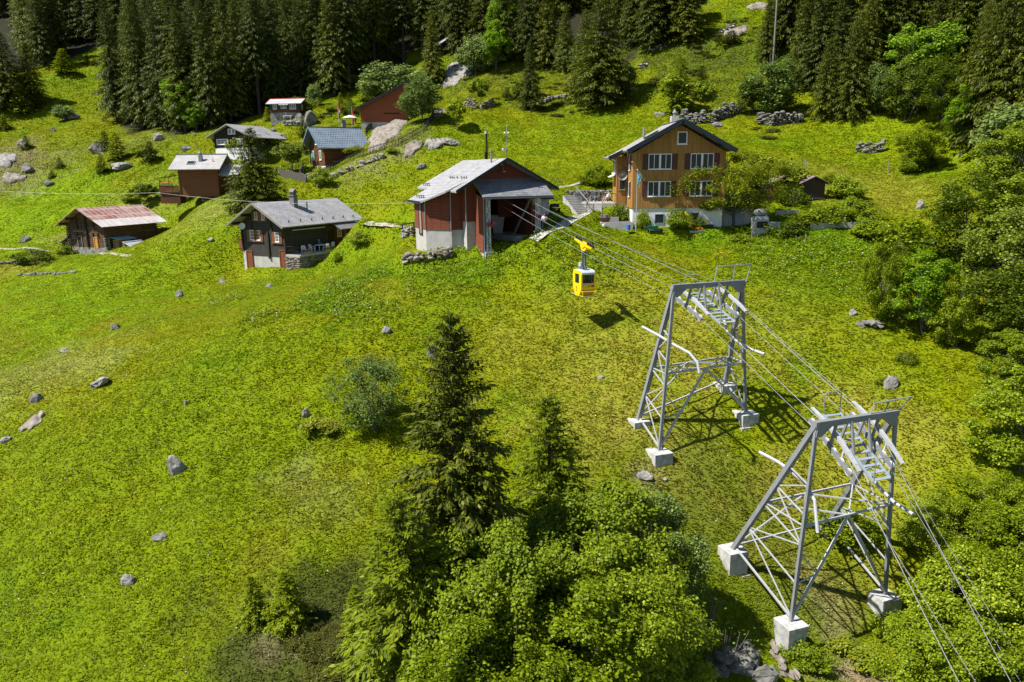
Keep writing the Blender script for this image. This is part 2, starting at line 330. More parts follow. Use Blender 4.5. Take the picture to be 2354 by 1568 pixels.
def flatten(pts, r):
    for (u0, v0), (u1, v1) in zip(pts, pts[1:]):
        for k in range(8):
            t = k / 8; p = G(u0 + (u1 - u0) * t, v0 + (v1 - v0) * t); pad(p.x, p.y, r, float(np.mean([hz(p.x + a, p.y + b) for a in (-1, 0, 1) for b in (-1, 0, 1)])), .7)
FOOT, HOUSEP = [(1225, 552), (1285, 522), (1340, 492), (1362, 480)], [(838, 514), (900, 518), (935, 522)]
flatten(FOOT, .9); flatten(HOUSEP, .8)
# ---------------------------------------------------------------- ground colour: what grows where
ZONES = []
def zone(U, V, r, col, k=1.0, asp=1.0):
    p = G(U, V); ZONES.append((p.x, p.y, r, np.array(col), k, asp))
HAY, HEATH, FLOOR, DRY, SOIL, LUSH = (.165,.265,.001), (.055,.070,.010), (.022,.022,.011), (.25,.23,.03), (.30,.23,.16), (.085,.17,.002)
for a in [(40,480,13,HAY,.9),(150,520,12,HAY,.7),(60,640,12,HAY,.6),(200,690,12,HAY,.5),(80,760,10,HAY,.5),(330,470,9,(.20,.24,.03),.7),(480,480,7,(.22,.25,.05),.7),(200,540,6,(.24,.26,.04),.7),(20,620,5,DRY,.6),(120,850,6,(.25,.27,.08),.5),
 (690,1440,5.5,HEATH,.9),(760,1500,5,HEATH,.9),(800,1560,5,HEATH,.9),(640,1520,3,HEATH,.6),(620,1480,1.0,SOIL,.35),(700,1490,.8,SOIL,.7),
 (1060,170,14,HEATH,.5),(1200,170,12,HEATH,.45),(1290,200,11,HEATH,.45),(1600,150,14,HEATH,.4),(1500,110,12,HEATH,.5),(1700,120,12,HEATH,.4),(1650,200,9,HEATH,.35),(1120,215,7,HEATH,.45),
 (1500,1070,5,(.10,.13,.012),.7),(1620,1110,4,(.10,.13,.012),.8),(1560,1010,4,(.09,.13,.01),.6),(1830,1300,5,(.12,.14,.012),.7),(1870,1330,1.2,SOIL,.25),(1920,1420,1.4,SOIL,.3),(1960,1545,2.2,SOIL,.8),(1480,1090,1.2,SOIL,.35),
 (1420,690,7,DRY,.35),(1330,830,8,DRY,.4),(1450,900,7,DRY,.3),(1500,960,6,DRY,.35),(1750,760,8,DRY,.3),(1950,1060,6,DRY,.5),(2020,1000,5,DRY,.45),(1900,420,7,DRY,.4),(2060,450,8,DRY,.4),(760,1140,3.5,(.24,.20,.12),.16),(690,1110,2,(.24,.20,.12),.2),
 (1050,600,6,LUSH,.6),(1000,650,5,LUSH,.4),(850,640,6,LUSH,.5),(760,690,5,LUSH,.6),(830,700,4,LUSH,.5),(1300,560,5,LUSH,.5),(1600,560,5,LUSH,.7),(1850,530,6,LUSH,.8),(2000,560,5,LUSH,.7),(1850,640,7,LUSH,.4),
 (30,390,10,(.20,.16,.10),.5),(20,350,8,(.22,.17,.12),.4),(340,330,8,(.17,.17,.05),.4),(900,330,6,(.2,.17,.1),.4),(820,390,4,(.2,.17,.1),.3)]: zone(*a)
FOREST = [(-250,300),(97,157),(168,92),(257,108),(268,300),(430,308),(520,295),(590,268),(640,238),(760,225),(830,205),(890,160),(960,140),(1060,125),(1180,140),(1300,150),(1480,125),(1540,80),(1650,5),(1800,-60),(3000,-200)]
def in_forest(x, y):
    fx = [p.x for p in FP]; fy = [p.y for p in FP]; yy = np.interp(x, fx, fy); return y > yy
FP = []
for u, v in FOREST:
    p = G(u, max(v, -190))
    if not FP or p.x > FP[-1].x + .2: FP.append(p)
def ground_colour(x, y, fine=0.0):
    n1, n2, n3, n4 = vnoise(x, y, 11, 21), vnoise(x, y, 3.3, 22), vnoise(x, y, 1.1, 23), vnoise(x + 50, y * .8, 5.5, 24)
    A, B, C, D = (np.array(c)[None, :] for c in [(.136,.190,.001), (.175,.200,.001), (.104,.176,.001), (.215,.20,.016)])
    k = np.clip((n1 * .5 + n2 * .3 + n3 * .35 - .32) * 1.8, 0, 1)[:, None]; c = A * (1 - k) + B * k
    k = np.clip((n4 * .6 + n3 * .5 - .62) * 3.2, 0, 1)[:, None] * .8; c = c * (1 - k) + C * k
    k = np.clip((n2 * .5 + n1 * .3 + n3 * .4 - .80) * 4, 0, 1)[:, None] * .6; c = c * (1 - k) + D * k
    for zx, zy, r, col, s, asp in ZONES:
        d = np.hypot(x - zx, (y - zy)) / r + (n2 - .5) * .9 + (n3 - .5) * .7
        k = (np.clip(1.25 - d, 0, 1) * s)[:, None]; c = c * (1 - k) + col[None] * k
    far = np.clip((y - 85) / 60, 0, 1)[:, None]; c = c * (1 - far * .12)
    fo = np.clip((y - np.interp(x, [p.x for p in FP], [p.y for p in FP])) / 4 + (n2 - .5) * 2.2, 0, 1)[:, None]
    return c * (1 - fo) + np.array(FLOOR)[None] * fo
nx, ny = GZ.shape
vx = np.stack([_gx.ravel(), _gy.ravel(), GZ.ravel()], 1)
me = bpy.data.meshes.new('meadow_ground'); me.vertices.add(nx * ny); me.vertices.foreach_set('co', vx.astype(np.float32).ravel())
ii, jj = np.meshgrid(np.arange(nx - 1), np.arange(ny - 1), indexing='ij'); a = (ii * ny + jj).ravel()
quads = np.stack([a, a + ny, a + ny + 1, a + 1], 1).astype(np.int32)
me.loops.add(quads.size); me.loops.foreach_set('vertex_index', quads.ravel()); me.polygons.add(len(quads)); me.polygons.foreach_set('loop_start', np.arange(0, quads.size, 4, dtype=np.int32))
me.polygons.foreach_set('use_smooth', np.ones(len(quads), bool)); me.update(calc_edges=True)
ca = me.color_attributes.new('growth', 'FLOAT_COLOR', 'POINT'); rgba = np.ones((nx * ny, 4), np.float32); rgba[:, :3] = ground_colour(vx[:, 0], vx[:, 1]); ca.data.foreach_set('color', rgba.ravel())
m, N, L, b = newmat('meadow', .9, .1); nt = m.node_tree
at = N.new('ShaderNodeVertexColor'); at.layer_name = 'growth'; tc = N.new('ShaderNodeTexCoord')
n1 = N.new('ShaderNodeTexNoise'); n1.inputs['Scale'].default_value = 7; n1.inputs['Detail'].default_value = 9; n1.inputs['Roughness'].default_value = .75; L.new(tc.outputs['Object'], n1.inputs['Vector'])
r1 = _ramp(nt, [(.30, (.62,.66,.55)), (.5, (1,1,1)), (.70, (1.3,1.24,1.3))]); L.new(n1.outputs['Fac'], r1.inputs[0])
mx = N.new('ShaderNodeMixRGB'); mx.blend_type = 'MULTIPLY'; mx.inputs[0].default_value = 1; L.new(at.outputs[0], mx.inputs[1]); L.new(r1.outputs[0], mx.inputs[2]); L.new(mx.outputs[0], b.inputs['Base Color'])
n2 = N.new('ShaderNodeTexNoise'); n2.inputs['Scale'].default_value = 9; n2.inputs['Detail'].default_value = 8; n2.inputs['Roughness'].default_value = .7; L.new(tc.outputs['Object'], n2.inputs['Vector'])
bp = N.new('ShaderNodeBump'); bp.inputs['Strength'].default_value = .7; bp.inputs['Distance'].default_value = .12; L.new(n2.outputs['Fac'], bp.inputs['Height']); L.new(bp.outputs[0], b.inputs['Normal'])
me.materials.append(m); ground = bpy.data.objects.new('meadow_ground', me); COL.objects.link(ground); struct(ground)

# ---------------------------------------------------------------- paths laid over the ground
def strip(name, pts, width, mat_, lift=.03, step=.5):
    pts = [Vector((p[0], p[1])) for p in pts]; line = []
    for p, q in zip(pts, pts[1:]):
        k = max(1, int((q - p).length / step)); line += [p.lerp(q, i / k) for i in range(k)]
    line.append(pts[-1]); mb = MB(); rows = []
    for i, p in enumerate(line):
        d = (line[min(i + 1, len(line) - 1)] - line[max(i - 1, 0)]).normalized(); n = Vector((-d.y, d.x)); row = []
        wv = width * (1 + .12 * math.sin(i * 1.7) if mat_ is not M['concrete'] else 1)
        for k in (-.5, -.17, .17, .5):
            q = p + n * wv * k; row.append((q.x, q.y, max(hz(q.x, q.y), hz(p.x, p.y) - .12) + lift))
        rows.append(row)
    n0 = [v for r in rows for v in r]; fs = [(4*i+k, 4*i+k+1, 4*i+k+5, 4*i+k+4) for i in range(len(rows) - 1) for k in range(3)]
    mb.add(n0, fs); return struct(mb.build(name, mat_, flip=False, smooth=True))
M['dirt_path'] = m_noise('dirt_path', [(.28,.25,.18),(.38,.35,.28)], 2.5, .95, .3)
def g2(u, v): p = G(u, v); return (p.x, p.y)
strip('footpath', [g2(*p) for p in FOOT], 1.3, M['concrete'], .06)
strip('dirt_path', [g2(-60, 570), g2(20, 573), g2(110, 578), g2(175, 579), g2(235, 583), g2(300, 588)], .6, M['dirt_path'], .04)
strip('house_path', [g2(*p) for p in HOUSEP], 1.0, M['dirt_path'], .04)
strip('meadow_track', [g2(1270, 432), g2(1310, 428), g2(1345, 418)], .6, M['dirt_path'], .04)

# ---------------------------------------------------------------- grass and flowers too many to count
def mass_mesh(name, V3, faces_n, cols, mat_):
    """V3 (k,n,3): k separate faces of n corners each"""
    k, n, _ = V3.shape; me = bpy.data.meshes.new(name); me.vertices.add(k * n); me.vertices.foreach_set('co', V3.astype(np.float32).ravel())
    me.loops.add(k * n); me.loops.foreach_set('vertex_index', np.arange(k * n, dtype=np.int32)); me.polygons.add(k); me.polygons.foreach_set('loop_start', np.arange(0, k * n, n, dtype=np.int32))
    me.update(calc_edges=True)
    if cols is not None:
        ca = me.color_attributes.new('growth', 'FLOAT_COLOR', 'POINT'); c = np.ones((k, n, 4), np.float32); c[:, :, :3] = cols[:, None, :]; ca.data.foreach_set('color', c.ravel())
    me.materials.append(mat_); o = bpy.data.objects.new(name, me); COL.objects.link(o); return o
KEEP_OFF = [(*at_local(ST_O, ST_R, 2.5, 5), 5.2), (*at_local(ST_O, ST_R, -2.5, 6), 3.0), (14.5, 79, 5), (19, 79, 5), (*at_local(CH_O, CH_R, 6, 3.5), 6), (*at_local(BN_O, BN_R, 4.5, 3.5), 5)]
def scatter(n, ymax=118, fall=1.5):
    y = 18 + (ymax - 18) * RNG.random(n * 5) ** 1.0; x = (RNG.random(n * 5) * 2 - 1) * (y * .76 + 6)
    p = (y * .76 + 6) / (ymax * .76 + 6) * np.minimum(1, (36 / y) ** fall); keep = RNG.random(n * 5) < p / p.max()
    x, y = x[keep], y[keep]
    for kx, ky, r in KEEP_OFF: q = np.hypot(x - kx, y - ky) > r; x, y = x[q], y[q]
    q = (x > GX[0]) & (x < GX[-1]) & ~in_forest(x, y); x, y = x[q][:n], y[q][:n]; return x, y
m, N, L, b = newmat('grass_blades', .6, .2); at = N.new('ShaderNodeVertexColor'); at.layer_name = 'growth'; L.new(at.outputs[0], b.inputs['Base Color'])
t = N.new('ShaderNodeBsdfTranslucent'); L.new(at.outputs[0], t.inputs[0]); mx = N.new('ShaderNodeMixShader'); mx.inputs[0].default_value = .45; L.new(b.outputs[0], mx.inputs[1]); L.new(t.outputs[0], mx.inputs[2]); L.new(mx.outputs[0], N['Material Output'].inputs['Surface'])
M['grass'] = m
gxs, gys = scatter(240000, 215, 1.3); n = len(gxs); gzs = hz(gxs, gys); gc = ground_colour(gxs, gys)
tris = []; cl = []
hmod = .5 + 1.0 * vnoise(gxs, gys, 2.4, 31)
for k in range(4):
    a = RNG.random(n) * 6.283; far = 1 + gys / 55; wd = (.016 + .022 * RNG.random(n)) * far; ln = (.09 + .12 * RNG.random(n)) * (.6 + .4 * far); h = (.02 + .10 * RNG.random(n)) * hmod; ox = RNG.normal(0, .10, (n, 2)) * far[:, None]
    ca_, sa_ = np.cos(a), np.sin(a); bx, by = gxs + ox[:, 0], gys + ox[:, 1]; bz_ = hz(np.clip(bx, GX[0], GX[-1]), by) + .012
    tris.append(np.stack([np.stack([bx + sa_ * wd, by - ca_ * wd, bz_], 1), np.stack([bx + ca_ * ln, by + sa_ * ln, bz_ + h], 1), np.stack([bx - sa_ * wd, by + ca_ * wd, bz_], 1)], 1))
    cl.append(gc * (1.0 + .65 * RNG.random((n, 1))) * np.stack([.9 + .3 * RNG.random(n), np.ones(n), np.ones(n)], 1))
stuff(mass_mesh('grass', np.concatenate(tris), 3, np.concatenate(cl), M['grass']), 'short green meadow grass growing all over the slope')
M['petal'] = m_leaf('petals', (.75,.75,.70), (.85,.85,.82), (.80,.72,.25), .1)
fx, fy = scatter(1500, 90, 1.2); keep = vnoise(fx, fy, 6, 41) > .48; fx, fy = fx[keep], fy[keep]; fz = hz(fx, fy) + .16 + .12 * RNG.random(len(fx)); s = .018 + .016 * RNG.random(len(fx))
tl = RNG.normal(0, .4, (len(fx), 2))
stuff(mass_mesh('meadow_flowers', np.stack([np.stack([fx + dx * s, fy + dy * s, fz + s * (dx * tl[:, 0] + dy * tl[:, 1])], 1) for dx, dy in [(1, 0), (0, 1), (-1, 0), (0, -1)]], 1), 4, None, M['petal']), 'tiny white flowers dotted through the meadow grass')
# ---------------------------------------------------------------- trees: tapered trunk with limbs, crown of separate leaves
def kites(c, d, u, l, wd):
    """leaf-sized faces: base point c, growing along d, width along u"""
    return np.stack([c, c + d * (l * .45)[:, None] + u * (wd * .5)[:, None], c + d * l[:, None], c + d * (l * .45)[:, None] - u * (wd * .5)[:, None]], 1)
def unit(a): return a / np.maximum(np.linalg.norm(a, axis=-1, keepdims=True), 1e-9)
def crown_mesh(name, V3, mat_):
    k = len(V3); me = bpy.data.meshes.new(name); me.vertices.add(k * 4); me.vertices.foreach_set('co', V3.astype(np.float32).ravel())
    me.loops.add(k * 4); me.loops.foreach_set('vertex_index', np.arange(k * 4, dtype=np.int32)); me.polygons.add(k); me.polygons.foreach_set('loop_start', np.arange(0, k * 4, 4, dtype=np.int32))
    me.update(calc_edges=True); me.materials.append(mat_); return me
def spruce_meshes(H, R, nb, per, seed, mat_, bare=.06, size=1.0, droop=.35, spine=False, shape=.85, gaps=.12, thick=0.0, whorl=0, lw=.20, hang_=.30):
    g = np.random.default_rng(seed); rr = random.Random(seed); out = []; tb = MB()
    tb.tube([(0, 0, -.4), (0, 0, H * .35), (0, 0, H * .75), (0, 0, H * .985)], [H * .013 + .03, H * .010 + .02, H * .005 + .01, .012], 7)
    for i in range(nb):
        t = (i / nb) ** .92
        if whorl: t = ((i // whorl) * whorl / nb) ** .92
        t = min(max(t + (rr.uniform(-.012, .012) if not whorl else rr.gauss(0, .006)), 0), .985)
        if rr.random() < gaps and t < .8: continue
        z0 = H * (bare + (1 - bare) * t); L_ = R * ((1 - t) ** shape) * rr.uniform(.68, 1.12) + .10 * R * (1 - t) + .12
        if t < .12: L_ *= .72 + 2.3 * t
        az = i * 2.39996 + rr.uniform(-.35, .35); up = .55 * max(0, t - .55) / .45 + .05; dr = droop * (1 - t * .75) * rr.uniform(.7, 1.25)
        n = max(4, int(per * (.35 + .65 * L_ / R))); s = g.random(n) ** .75 * .92 + .08
        ca, sa = math.cos(az), math.sin(az); r_ = s * L_
        zz = z0 + L_ * (up * s - dr * s * s + .16 * dr * s ** 4)
        c = np.stack([ca * r_, sa * r_, zz], 1); side = np.where(g.random(n) < .5, -1, 1)
        ang = az + side * (.35 + .75 * g.random(n)) * np.where(s > .93, .25, 1)
        slope = up - 2 * dr * s + .3 * g.normal(0, .25, n)
        hang = g.random(n) < hang_
        d = unit(np.stack([np.cos(ang), np.sin(ang), np.where(hang, -1.3 - g.random(n), slope - .15)], 1))
        l = size * (.20 + .20 * L_ * (1 - .55 * s)) * (.7 + .6 * g.random(n)); l = np.minimum(l, size * .95)
        u = unit(np.cross(d, np.stack([g.normal(0, .35, n), g.normal(0, .35, n), np.ones(n)], 1)))
        c += g.normal(0, .03 * L_ + thick, (n, 3)) * np.array([1, 1, .6]); out.append(kites(c, d, u, l, l * (lw + .18 * g.random(n))))
        if spine:
            q = [0, .3, .6, .85]; tb.tube([(ca * L_ * k, sa * L_ * k, z0 + L_ * (up * k - dr * k * k + .16 * dr * k ** 4)) for k in q], [.012 + .012 * L_, .010 + .007 * L_, .012, .006], 3, False)
    n = 14; c = np.zeros((n, 3)); c[:, 2] = H * (.94 + .06 * g.random(n)); a = g.random(n) * 6.28; d = unit(np.stack([np.cos(a) * .5, np.sin(a) * .5, np.ones(n)], 1)); l = np.full(n, .016 * H + .1)
    out.append(kites(c, d, unit(np.cross(d, g.normal(0, 1, (n, 3)))), l, l * .3))
    return tb, crown_mesh('spruce_crown', np.concatenate(out), mat_)
def broadleaf_meshes(H, W, seed, clumps, per, leaf, mat_, stems=1, low=.25, r0=None, clump_r=None, depth=1.0, irregular=.25):
    """crown of leaf clumps carried on limbs; low = crown base as share of H"""
    g = np.random.default_rng(seed); rr = random.Random(seed); tb = MB(); r0 = r0 or (.02 * H + .02); cr = clump_r or W * .17
    hc = H * (1 - low) / 2; zc = H * low + hc; ph = [rr.uniform(0, 6.28) for _ in range(6)]
    cen = []
    while len(cen) < clumps:
        v = unit(g.normal(0, 1, 3)); a = math.atan2(v[1], v[0])
        k = 1 + irregular * (math.sin(2 * a + ph[0] + 2 * v[2]) + .7 * math.sin(3 * a + ph[1] - 3 * v[2]) + .5 * math.sin(5 * v[2] + ph[2])) / 1.6
        r = (.45 + .55 * g.random() ** .5) * k
        cen.append((v[0] * W / 2 * r, v[1] * W / 2 * r * depth, zc + v[2] * hc * min(r, 1.0)))
    cen = np.array(cen); out = []
    n = clumps * per; idx = np.repeat(np.arange(clumps), per); rad_c = cr * (.6 + .8 * g.random(clumps))
    off = unit(g.normal(0, 1, (n, 3))) * (g.random((n, 1)) ** .45) * np.array([1, 1, .75])
    c = cen[idx] + off * rad_c[idx][:, None]
    nrm = unit(off * .55 + np.array([-.25, -.1, .95]) + g.normal(0, .40, (n, 3))); d = unit(np.cross(nrm, g.normal(0, 1, (n, 3)))); u = np.cross(nrm, d)
    l = leaf * (.65 + .7 * g.random(n)); out = kites(c - d * (l * .5)[:, None], d, u, l, l * (.62 + .3 * g.random(n)))
    bases = [(rr.uniform(-.06, .06) * W * (stems > 1), rr.uniform(-.06, .06) * W * (stems > 1)) for _ in range(stems)]
    for k, (bx, by) in enumerate(bases):
        top = (bx * 3 + rr.uniform(-.08, .08) * W, by * 3 + rr.uniform(-.08, .08) * W, H * (low + .40 * (1 - low)))
        tb.tube([(bx, by, -.4), (bx * 1.6, by * 1.6, H * low * .6), top, (top[0] * 1.3, top[1] * 1.3, H * .86)], [r0, r0 * .8, r0 * .5, .012], 6)
        mine = [i for i in range(clumps) if i % stems == k][:26]
        for i in mine:
            f = rr.uniform(.35, .8); z0 = H * low * .5 + (min(cen[i][2], H * .85) - H * low * .5) * f * .8; q = min(z0 / max(top[2], .1), 1.2); st = (bx * 1.6 * (1 - q) + top[0] * q, by * 1.6 * (1 - q) + top[1] * q, z0)
            e = cen[i]; mid = ((st[0] + e[0]) / 2, (st[1] + e[1]) / 2, st[2] + (e[2] - st[2]) * .38)
            tb.tube([st, mid, tuple(e)], [r0 * .32, r0 * .2, .008], 4, False)
    return tb, crown_mesh('leaf_crown', out, mat_)
PROTO = {}
def proto(key, kind, **kw):
    tb, me = (spruce_meshes if kind == 's' else broadleaf_meshes)(**kw)
    tm = bpy.data.meshes.new('trunk'); tm.from_pydata([tuple(v) for v in tb.v], [], tb.f); tm.materials.append(M['bark'] if kind == 's' else M['bark_grey'])
    PROTO[key] = (kw['H'], tm, me)
def tree(name, key, loc, H, label, group, cat='tree', rz=None, wide=1.0, crown_name='crown', sink=.1):
    h0, tm, cm = PROTO[key]; s = H / h0; rz = random.uniform(0, 6.28) if rz is None else rz
    t = thing(name, label, cat, (loc[0], loc[1], loc[2] - sink), rz, group); t.scale = (s * wide, s * wide, s)
    a = bpy.data.objects.new('trunk' if cat == 'tree' else 'stem', tm); b_ = bpy.data.objects.new(crown_name, cm)
    for o in (a, b_): COL.objects.link(o); o.parent = t
    return t
# kinds
for k in range(4): proto(f'far{k}', 's', H=22, R=3.9 - .3 * (k % 3), nb=340, per=46, seed=40 + k, mat_=M['spruce_forest'], bare=.08 if k != 2 else .3, size=1.05, droop=.55, thick=.05, shape=.75, whorl=9, lw=.15)
for k in range(3): proto(f'mid{k}', 's', H=15, R=4.3 - .45 * k, nb=380, per=56, seed=60 + k, mat_=M['spruce'], bare=.02, size=.85, droop=.42, thick=.05, shape=.72, gaps=.06, whorl=10, lw=.2)
for k in range(2): proto(f'young{k}', 's', H=5, R=1.75, nb=170, per=55, seed=70 + k, mat_=M['spruce_young'], bare=.0, size=.60, lw=.34, hang_=.06, droop=.16, gaps=.03, thick=.04)
for k in range(2): proto(f'sap{k}', 's', H=3, R=1.25, nb=110, per=26, seed=80 + k, mat_=M['spruce'], bare=.02, size=.5, droop=.12, gaps=.03, thick=.04)
for k in range(2): proto(f'yf{k}', 's', H=5, R=1.7, nb=120, per=24, seed=75 + k, mat_=M['spruce'] if k else M['spruce_young'], bare=.0, size=1.0, droop=.16, gaps=.0, thick=.06, lw=.4, hang_=.06); proto(f'sf{k}', 's', H=3, R=1.4, nb=80, per=20, seed=85 + k, mat_=M['spruce'], bare=.0, size=.9, droop=.12, gaps=.0, thick=.05, lw=.4)
proto('big', 's', H=15.5, R=3.9, nb=330, per=100, seed=91, mat_=M['spruce'], bare=.03, size=.72, droop=.30, spine=True, shape=.70, gaps=.16, whorl=10, lw=.26, thick=.03)
proto('second', 's', H=11, R=3.0, nb=260, per=80, seed=92, mat_=M['spruce_young'], bare=.03, size=.66, droop=.26, spine=True, shape=.66, gaps=.08, whorl=9, lw=.26, thick=.03)
for k in range(3): proto(f'near{k}', 'b', H=6.5, W=6.0, seed=100 + k, clumps=170, per=330, leaf=.125, mat_=M['leaf'], stems=4, low=.10, r0=.07, clump_r=.60, irregular=.35)
proto('near_pale', 'b', H=6.5, W=4.6, seed=104, clumps=100, per=230, leaf=.13, mat_=M['leaf_grey'], stems=4, low=.18, r0=.06, clump_r=.62)
for k in range(3): proto(f'broad{k}', 'b', H=9, W=6.6, seed=110 + k, clumps=110, per=210, leaf=.21, mat_=M['leaf'], stems=2, low=.12, r0=.11, clump_r=.85, irregular=.38)
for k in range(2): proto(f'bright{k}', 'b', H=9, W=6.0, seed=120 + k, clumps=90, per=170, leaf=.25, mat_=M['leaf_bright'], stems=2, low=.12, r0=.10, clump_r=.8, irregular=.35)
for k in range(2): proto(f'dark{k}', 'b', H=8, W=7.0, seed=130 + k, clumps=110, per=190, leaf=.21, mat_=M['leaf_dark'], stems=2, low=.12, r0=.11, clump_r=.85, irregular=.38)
for k in range(2): proto(f'grey{k}', 'b', H=6, W=5.0, seed=140 + k, clumps=80, per=110, leaf=.24, mat_=M['leaf_grey'], stems=3, low=.15, r0=.06, clump_r=.75)
for k in range(2): proto(f'shrub{k}', 'b', H=1.6, W=2.2, seed=150 + k, clumps=40, per=110, leaf=.12, mat_=M['leaf'], stems=4, low=.0, r0=.02, clump_r=.42)
proto('shrub_dark', 'b', H=1.4, W=2.4, seed=153, clumps=34, per=70, leaf=.14, mat_=M['leaf_dark'], stems=4, low=.0, r0=.02, clump_r=.42)
proto('shrub_olive', 'b', H=1.2, W=2.2, seed=154, clumps=30, per=70, leaf=.14, mat_=M['leaf_olive'], stems=4, low=.0, r0=.02, clump_r=.4)
proto('heath', 'b', H=.7, W=2.6, seed=155, clumps=44, per=110, leaf=.085, mat_=M['heather'], stems=4, low=.0, r0=.015, clump_r=.36)
proto('willow', 'b', H=5.2, W=4.6, seed=160, clumps=110, per=100, leaf=.13, mat_=M['leaf_grey'], stems=6, low=.02, r0=.035, clump_r=.55)
proto('maple', 'b', H=7.2, W=10.6, seed=161, clumps=150, per=190, leaf=.17, mat_=M['leaf_olive'], stems=1, low=.12, r0=.16, clump_r=.75, irregular=.25)
proto('round', 'b', H=4.2, W=4.4, seed=162, clumps=60, per=110, leaf=.22, mat_=M['leaf_dark'], stems=1, low=.38, r0=.11, clump_r=.62)
proto('ash', 'b', H=4.2, W=2.6, seed=163, clumps=40, per=60, leaf=.22, mat_=M['leaf'], stems=1, low=.38, r0=.04, clump_r=.42)
proto('bare', 'b', H=2.6, W=2.4, seed=164, clumps=24, per=3, leaf=.10, mat_=M['leaf_grey'], stems=5, low=.0, r0=.03, clump_r=.5)
# ---------------------------------------------------------------- helpers for houses (local frames: x along the front, y into the house)
def face(kind, pos):
    """matrix taking (u right, v up, n out) of a wall to house coordinates"""
    if kind == 'front': return Matrix(((1,0,0,0),(0,0,-1,pos),(0,1,0,0),(0,0,0,1)))
    if kind == 'back': return Matrix(((-1,0,0,0),(0,0,1,pos),(0,1,0,0),(0,0,0,1)))
    if kind == 'left': return Matrix(((0,0,-1,pos),(-1,0,0,0),(0,1,0,0),(0,0,0,1)))   # u runs along -y
    if kind == 'right': return Matrix(((0,0,1,pos),(1,0,0,0),(0,1,0,0),(0,0,0,1)))    # u runs along +y
def window(par, Mx, u, v, w, h, cols=2, bars=(), frame='white', pane='glass', fw=.07, rows=0, mid=0.0, sill=True):
    """one window: frame (part) with its pane (sub-part)"""
    f = MB(); f.M = Mx; d0, d1 = -.02, .06
    f.box(u, u + w, v, v + fw, d0, d1); f.box(u, u + w, v + h - fw, v + h, d0, d1); f.box(u, u + fw, v + fw, v + h - fw, d0, d1); f.box(u + w - fw, u + w, v + fw, v + h - fw, d0, d1)
    for k in range(1, cols):
        x = u + w * k / cols; t = mid if (mid and k * 2 == cols) else .028; f.box(x - t, x + t, v + fw, v + h - fw, d0, d1 - .01)
    for k in range(rows): y = v + h * (k + 1) / (rows + 1); f.box(u + fw, u + w - fw, y - .018, y + .018, d0, d1 - .025)
    if sill: f.box(u - .04, u + w + .04, v - .05, v, d0, .12)
    fr = f.build('window', M[frame], par); p = MB(); p.M = Mx; p.box(u + fw * .5, u + w - fw * .5, v + fw * .5, v + h - fw * .5, -.015, .025); p.build('pane', M[pane], fr); return fr
def shutter(par, Mx, u, v, w, h, m_, lean=0.0, label=None):
    s = MB(); s.M = Mx @ Matrix.Translation((u, v, .035)) @ Matrix.Rotation(-lean, 4, 'Y') if lean else Mx @ Matrix.Translation((u, v, .035))
    fw = .07; s.box(0, fw, 0, h, 0, .045); s.box(w - fw, w, 0, h, 0, .045); s.box(fw, w - fw, 0, fw, 0, .045); s.box(fw, w - fw, h - fw, h, 0, .045); s.box(fw, w - fw, h / 2 - .035, h / 2 + .035, 0, .045)
    n = max(4, int(h / .09))
    for k in range(n): z = fw + (h - 2 * fw) * k / n; s.box(fw, w - fw, z, z + (h - 2 * fw) / n * .8, .005, .032)
    return s.build('shutter', m_, par)
def door(par, Mx, u, v, w, h, m_, fm):
    f = MB(); f.M = Mx; f.box(u, u + .11, v, v + h, -.02, .10); f.box(u + w - .11, u + w, v, v + h, -.02, .10); f.box(u + .11, u + w - .11, v + h - .11, v + h, -.02, .10)
    fr = f.build('door', fm, par); p = MB(); p.M = Mx; p.box(u + .10, u + w - .10, v, v + h - .10, -.015, .03)
    for k in range(5): x = u + .13 + (w - .26) * k / 5; p.box(x, x + (w - .26) / 5 * .86, v + .05, v + h - .16, .03, .045)
    p.build('door_leaf', m_, fr); hd = MB(); hd.M = Mx; hd.tube([(u + w - .2, v + 1.0, .045), (u + w - .2, v + 1.0, .10), (u + w - .3, v + 1.0, .10)], .015, 5); hd.build('handle', M['steel'], fr); return fr
def gable_walls(mb, x0, x1, y0, y1, z0, ze, zr, axis='y', xr=None, zl=None, zrr=None):
    """pentagon prism; ridge along axis"""
    if axis == 'y':
        xr = (x0 + x1) / 2 if xr is None else xr
        mb.poly([(x0, y0, z0), (x1, y0, z0), (x1, y0, zrr or ze), (xr, y0, zr), (x0, y0, zl or ze)], (0, y1 - y0, 0))
    else:
        yr = (y0 + y1) / 2 if xr is None else xr
        mb.poly([(x0, y0, z0), (x0, y1, z0), (x0, y1, zrr or ze), (x0, yr, zr), (x0, y0, zl or ze)], (x1 - x0, 0, 0))
def slab(mb, a, b, c, d, t):
    """roof slope of thickness t through four corners"""
    a, b, c, d = map(Vector, (a, b, c, d)); n = (b - a).cross(d - a).normalized()
    if n.z < 0: n = -n
    mb.poly([a, b, c, d], -n * t)
def gutter(par, p, q, m_='steel', r=.07, name='gutter'):
    p, q = Vector(p), Vector(q); d = (q - p).normalized(); s = d.cross(Vector((0, 0, 1))).normalized(); mb = MB()
    for k in range(6):
        a, b_ = math.pi * k / 6 + math.pi, math.pi * (k + 1) / 6 + math.pi
        u0, u1 = s * math.cos(a) * r + Vector((0, 0, math.sin(a) * r)), s * math.cos(b_) * r + Vector((0, 0, math.sin(b_) * r)); w0, w1 = u0 * .8, u1 * .8
        mb.add([p + u0, p + u1, p + w1, p + w0, q + u0, q + u1, q + w1, q + w0], [(0,3,2,1),(4,5,6,7),(0,1,5,4),(1,2,6,5),(2,3,7,6),(3,0,4,7)])
    return mb.build(name, M[m_], par)
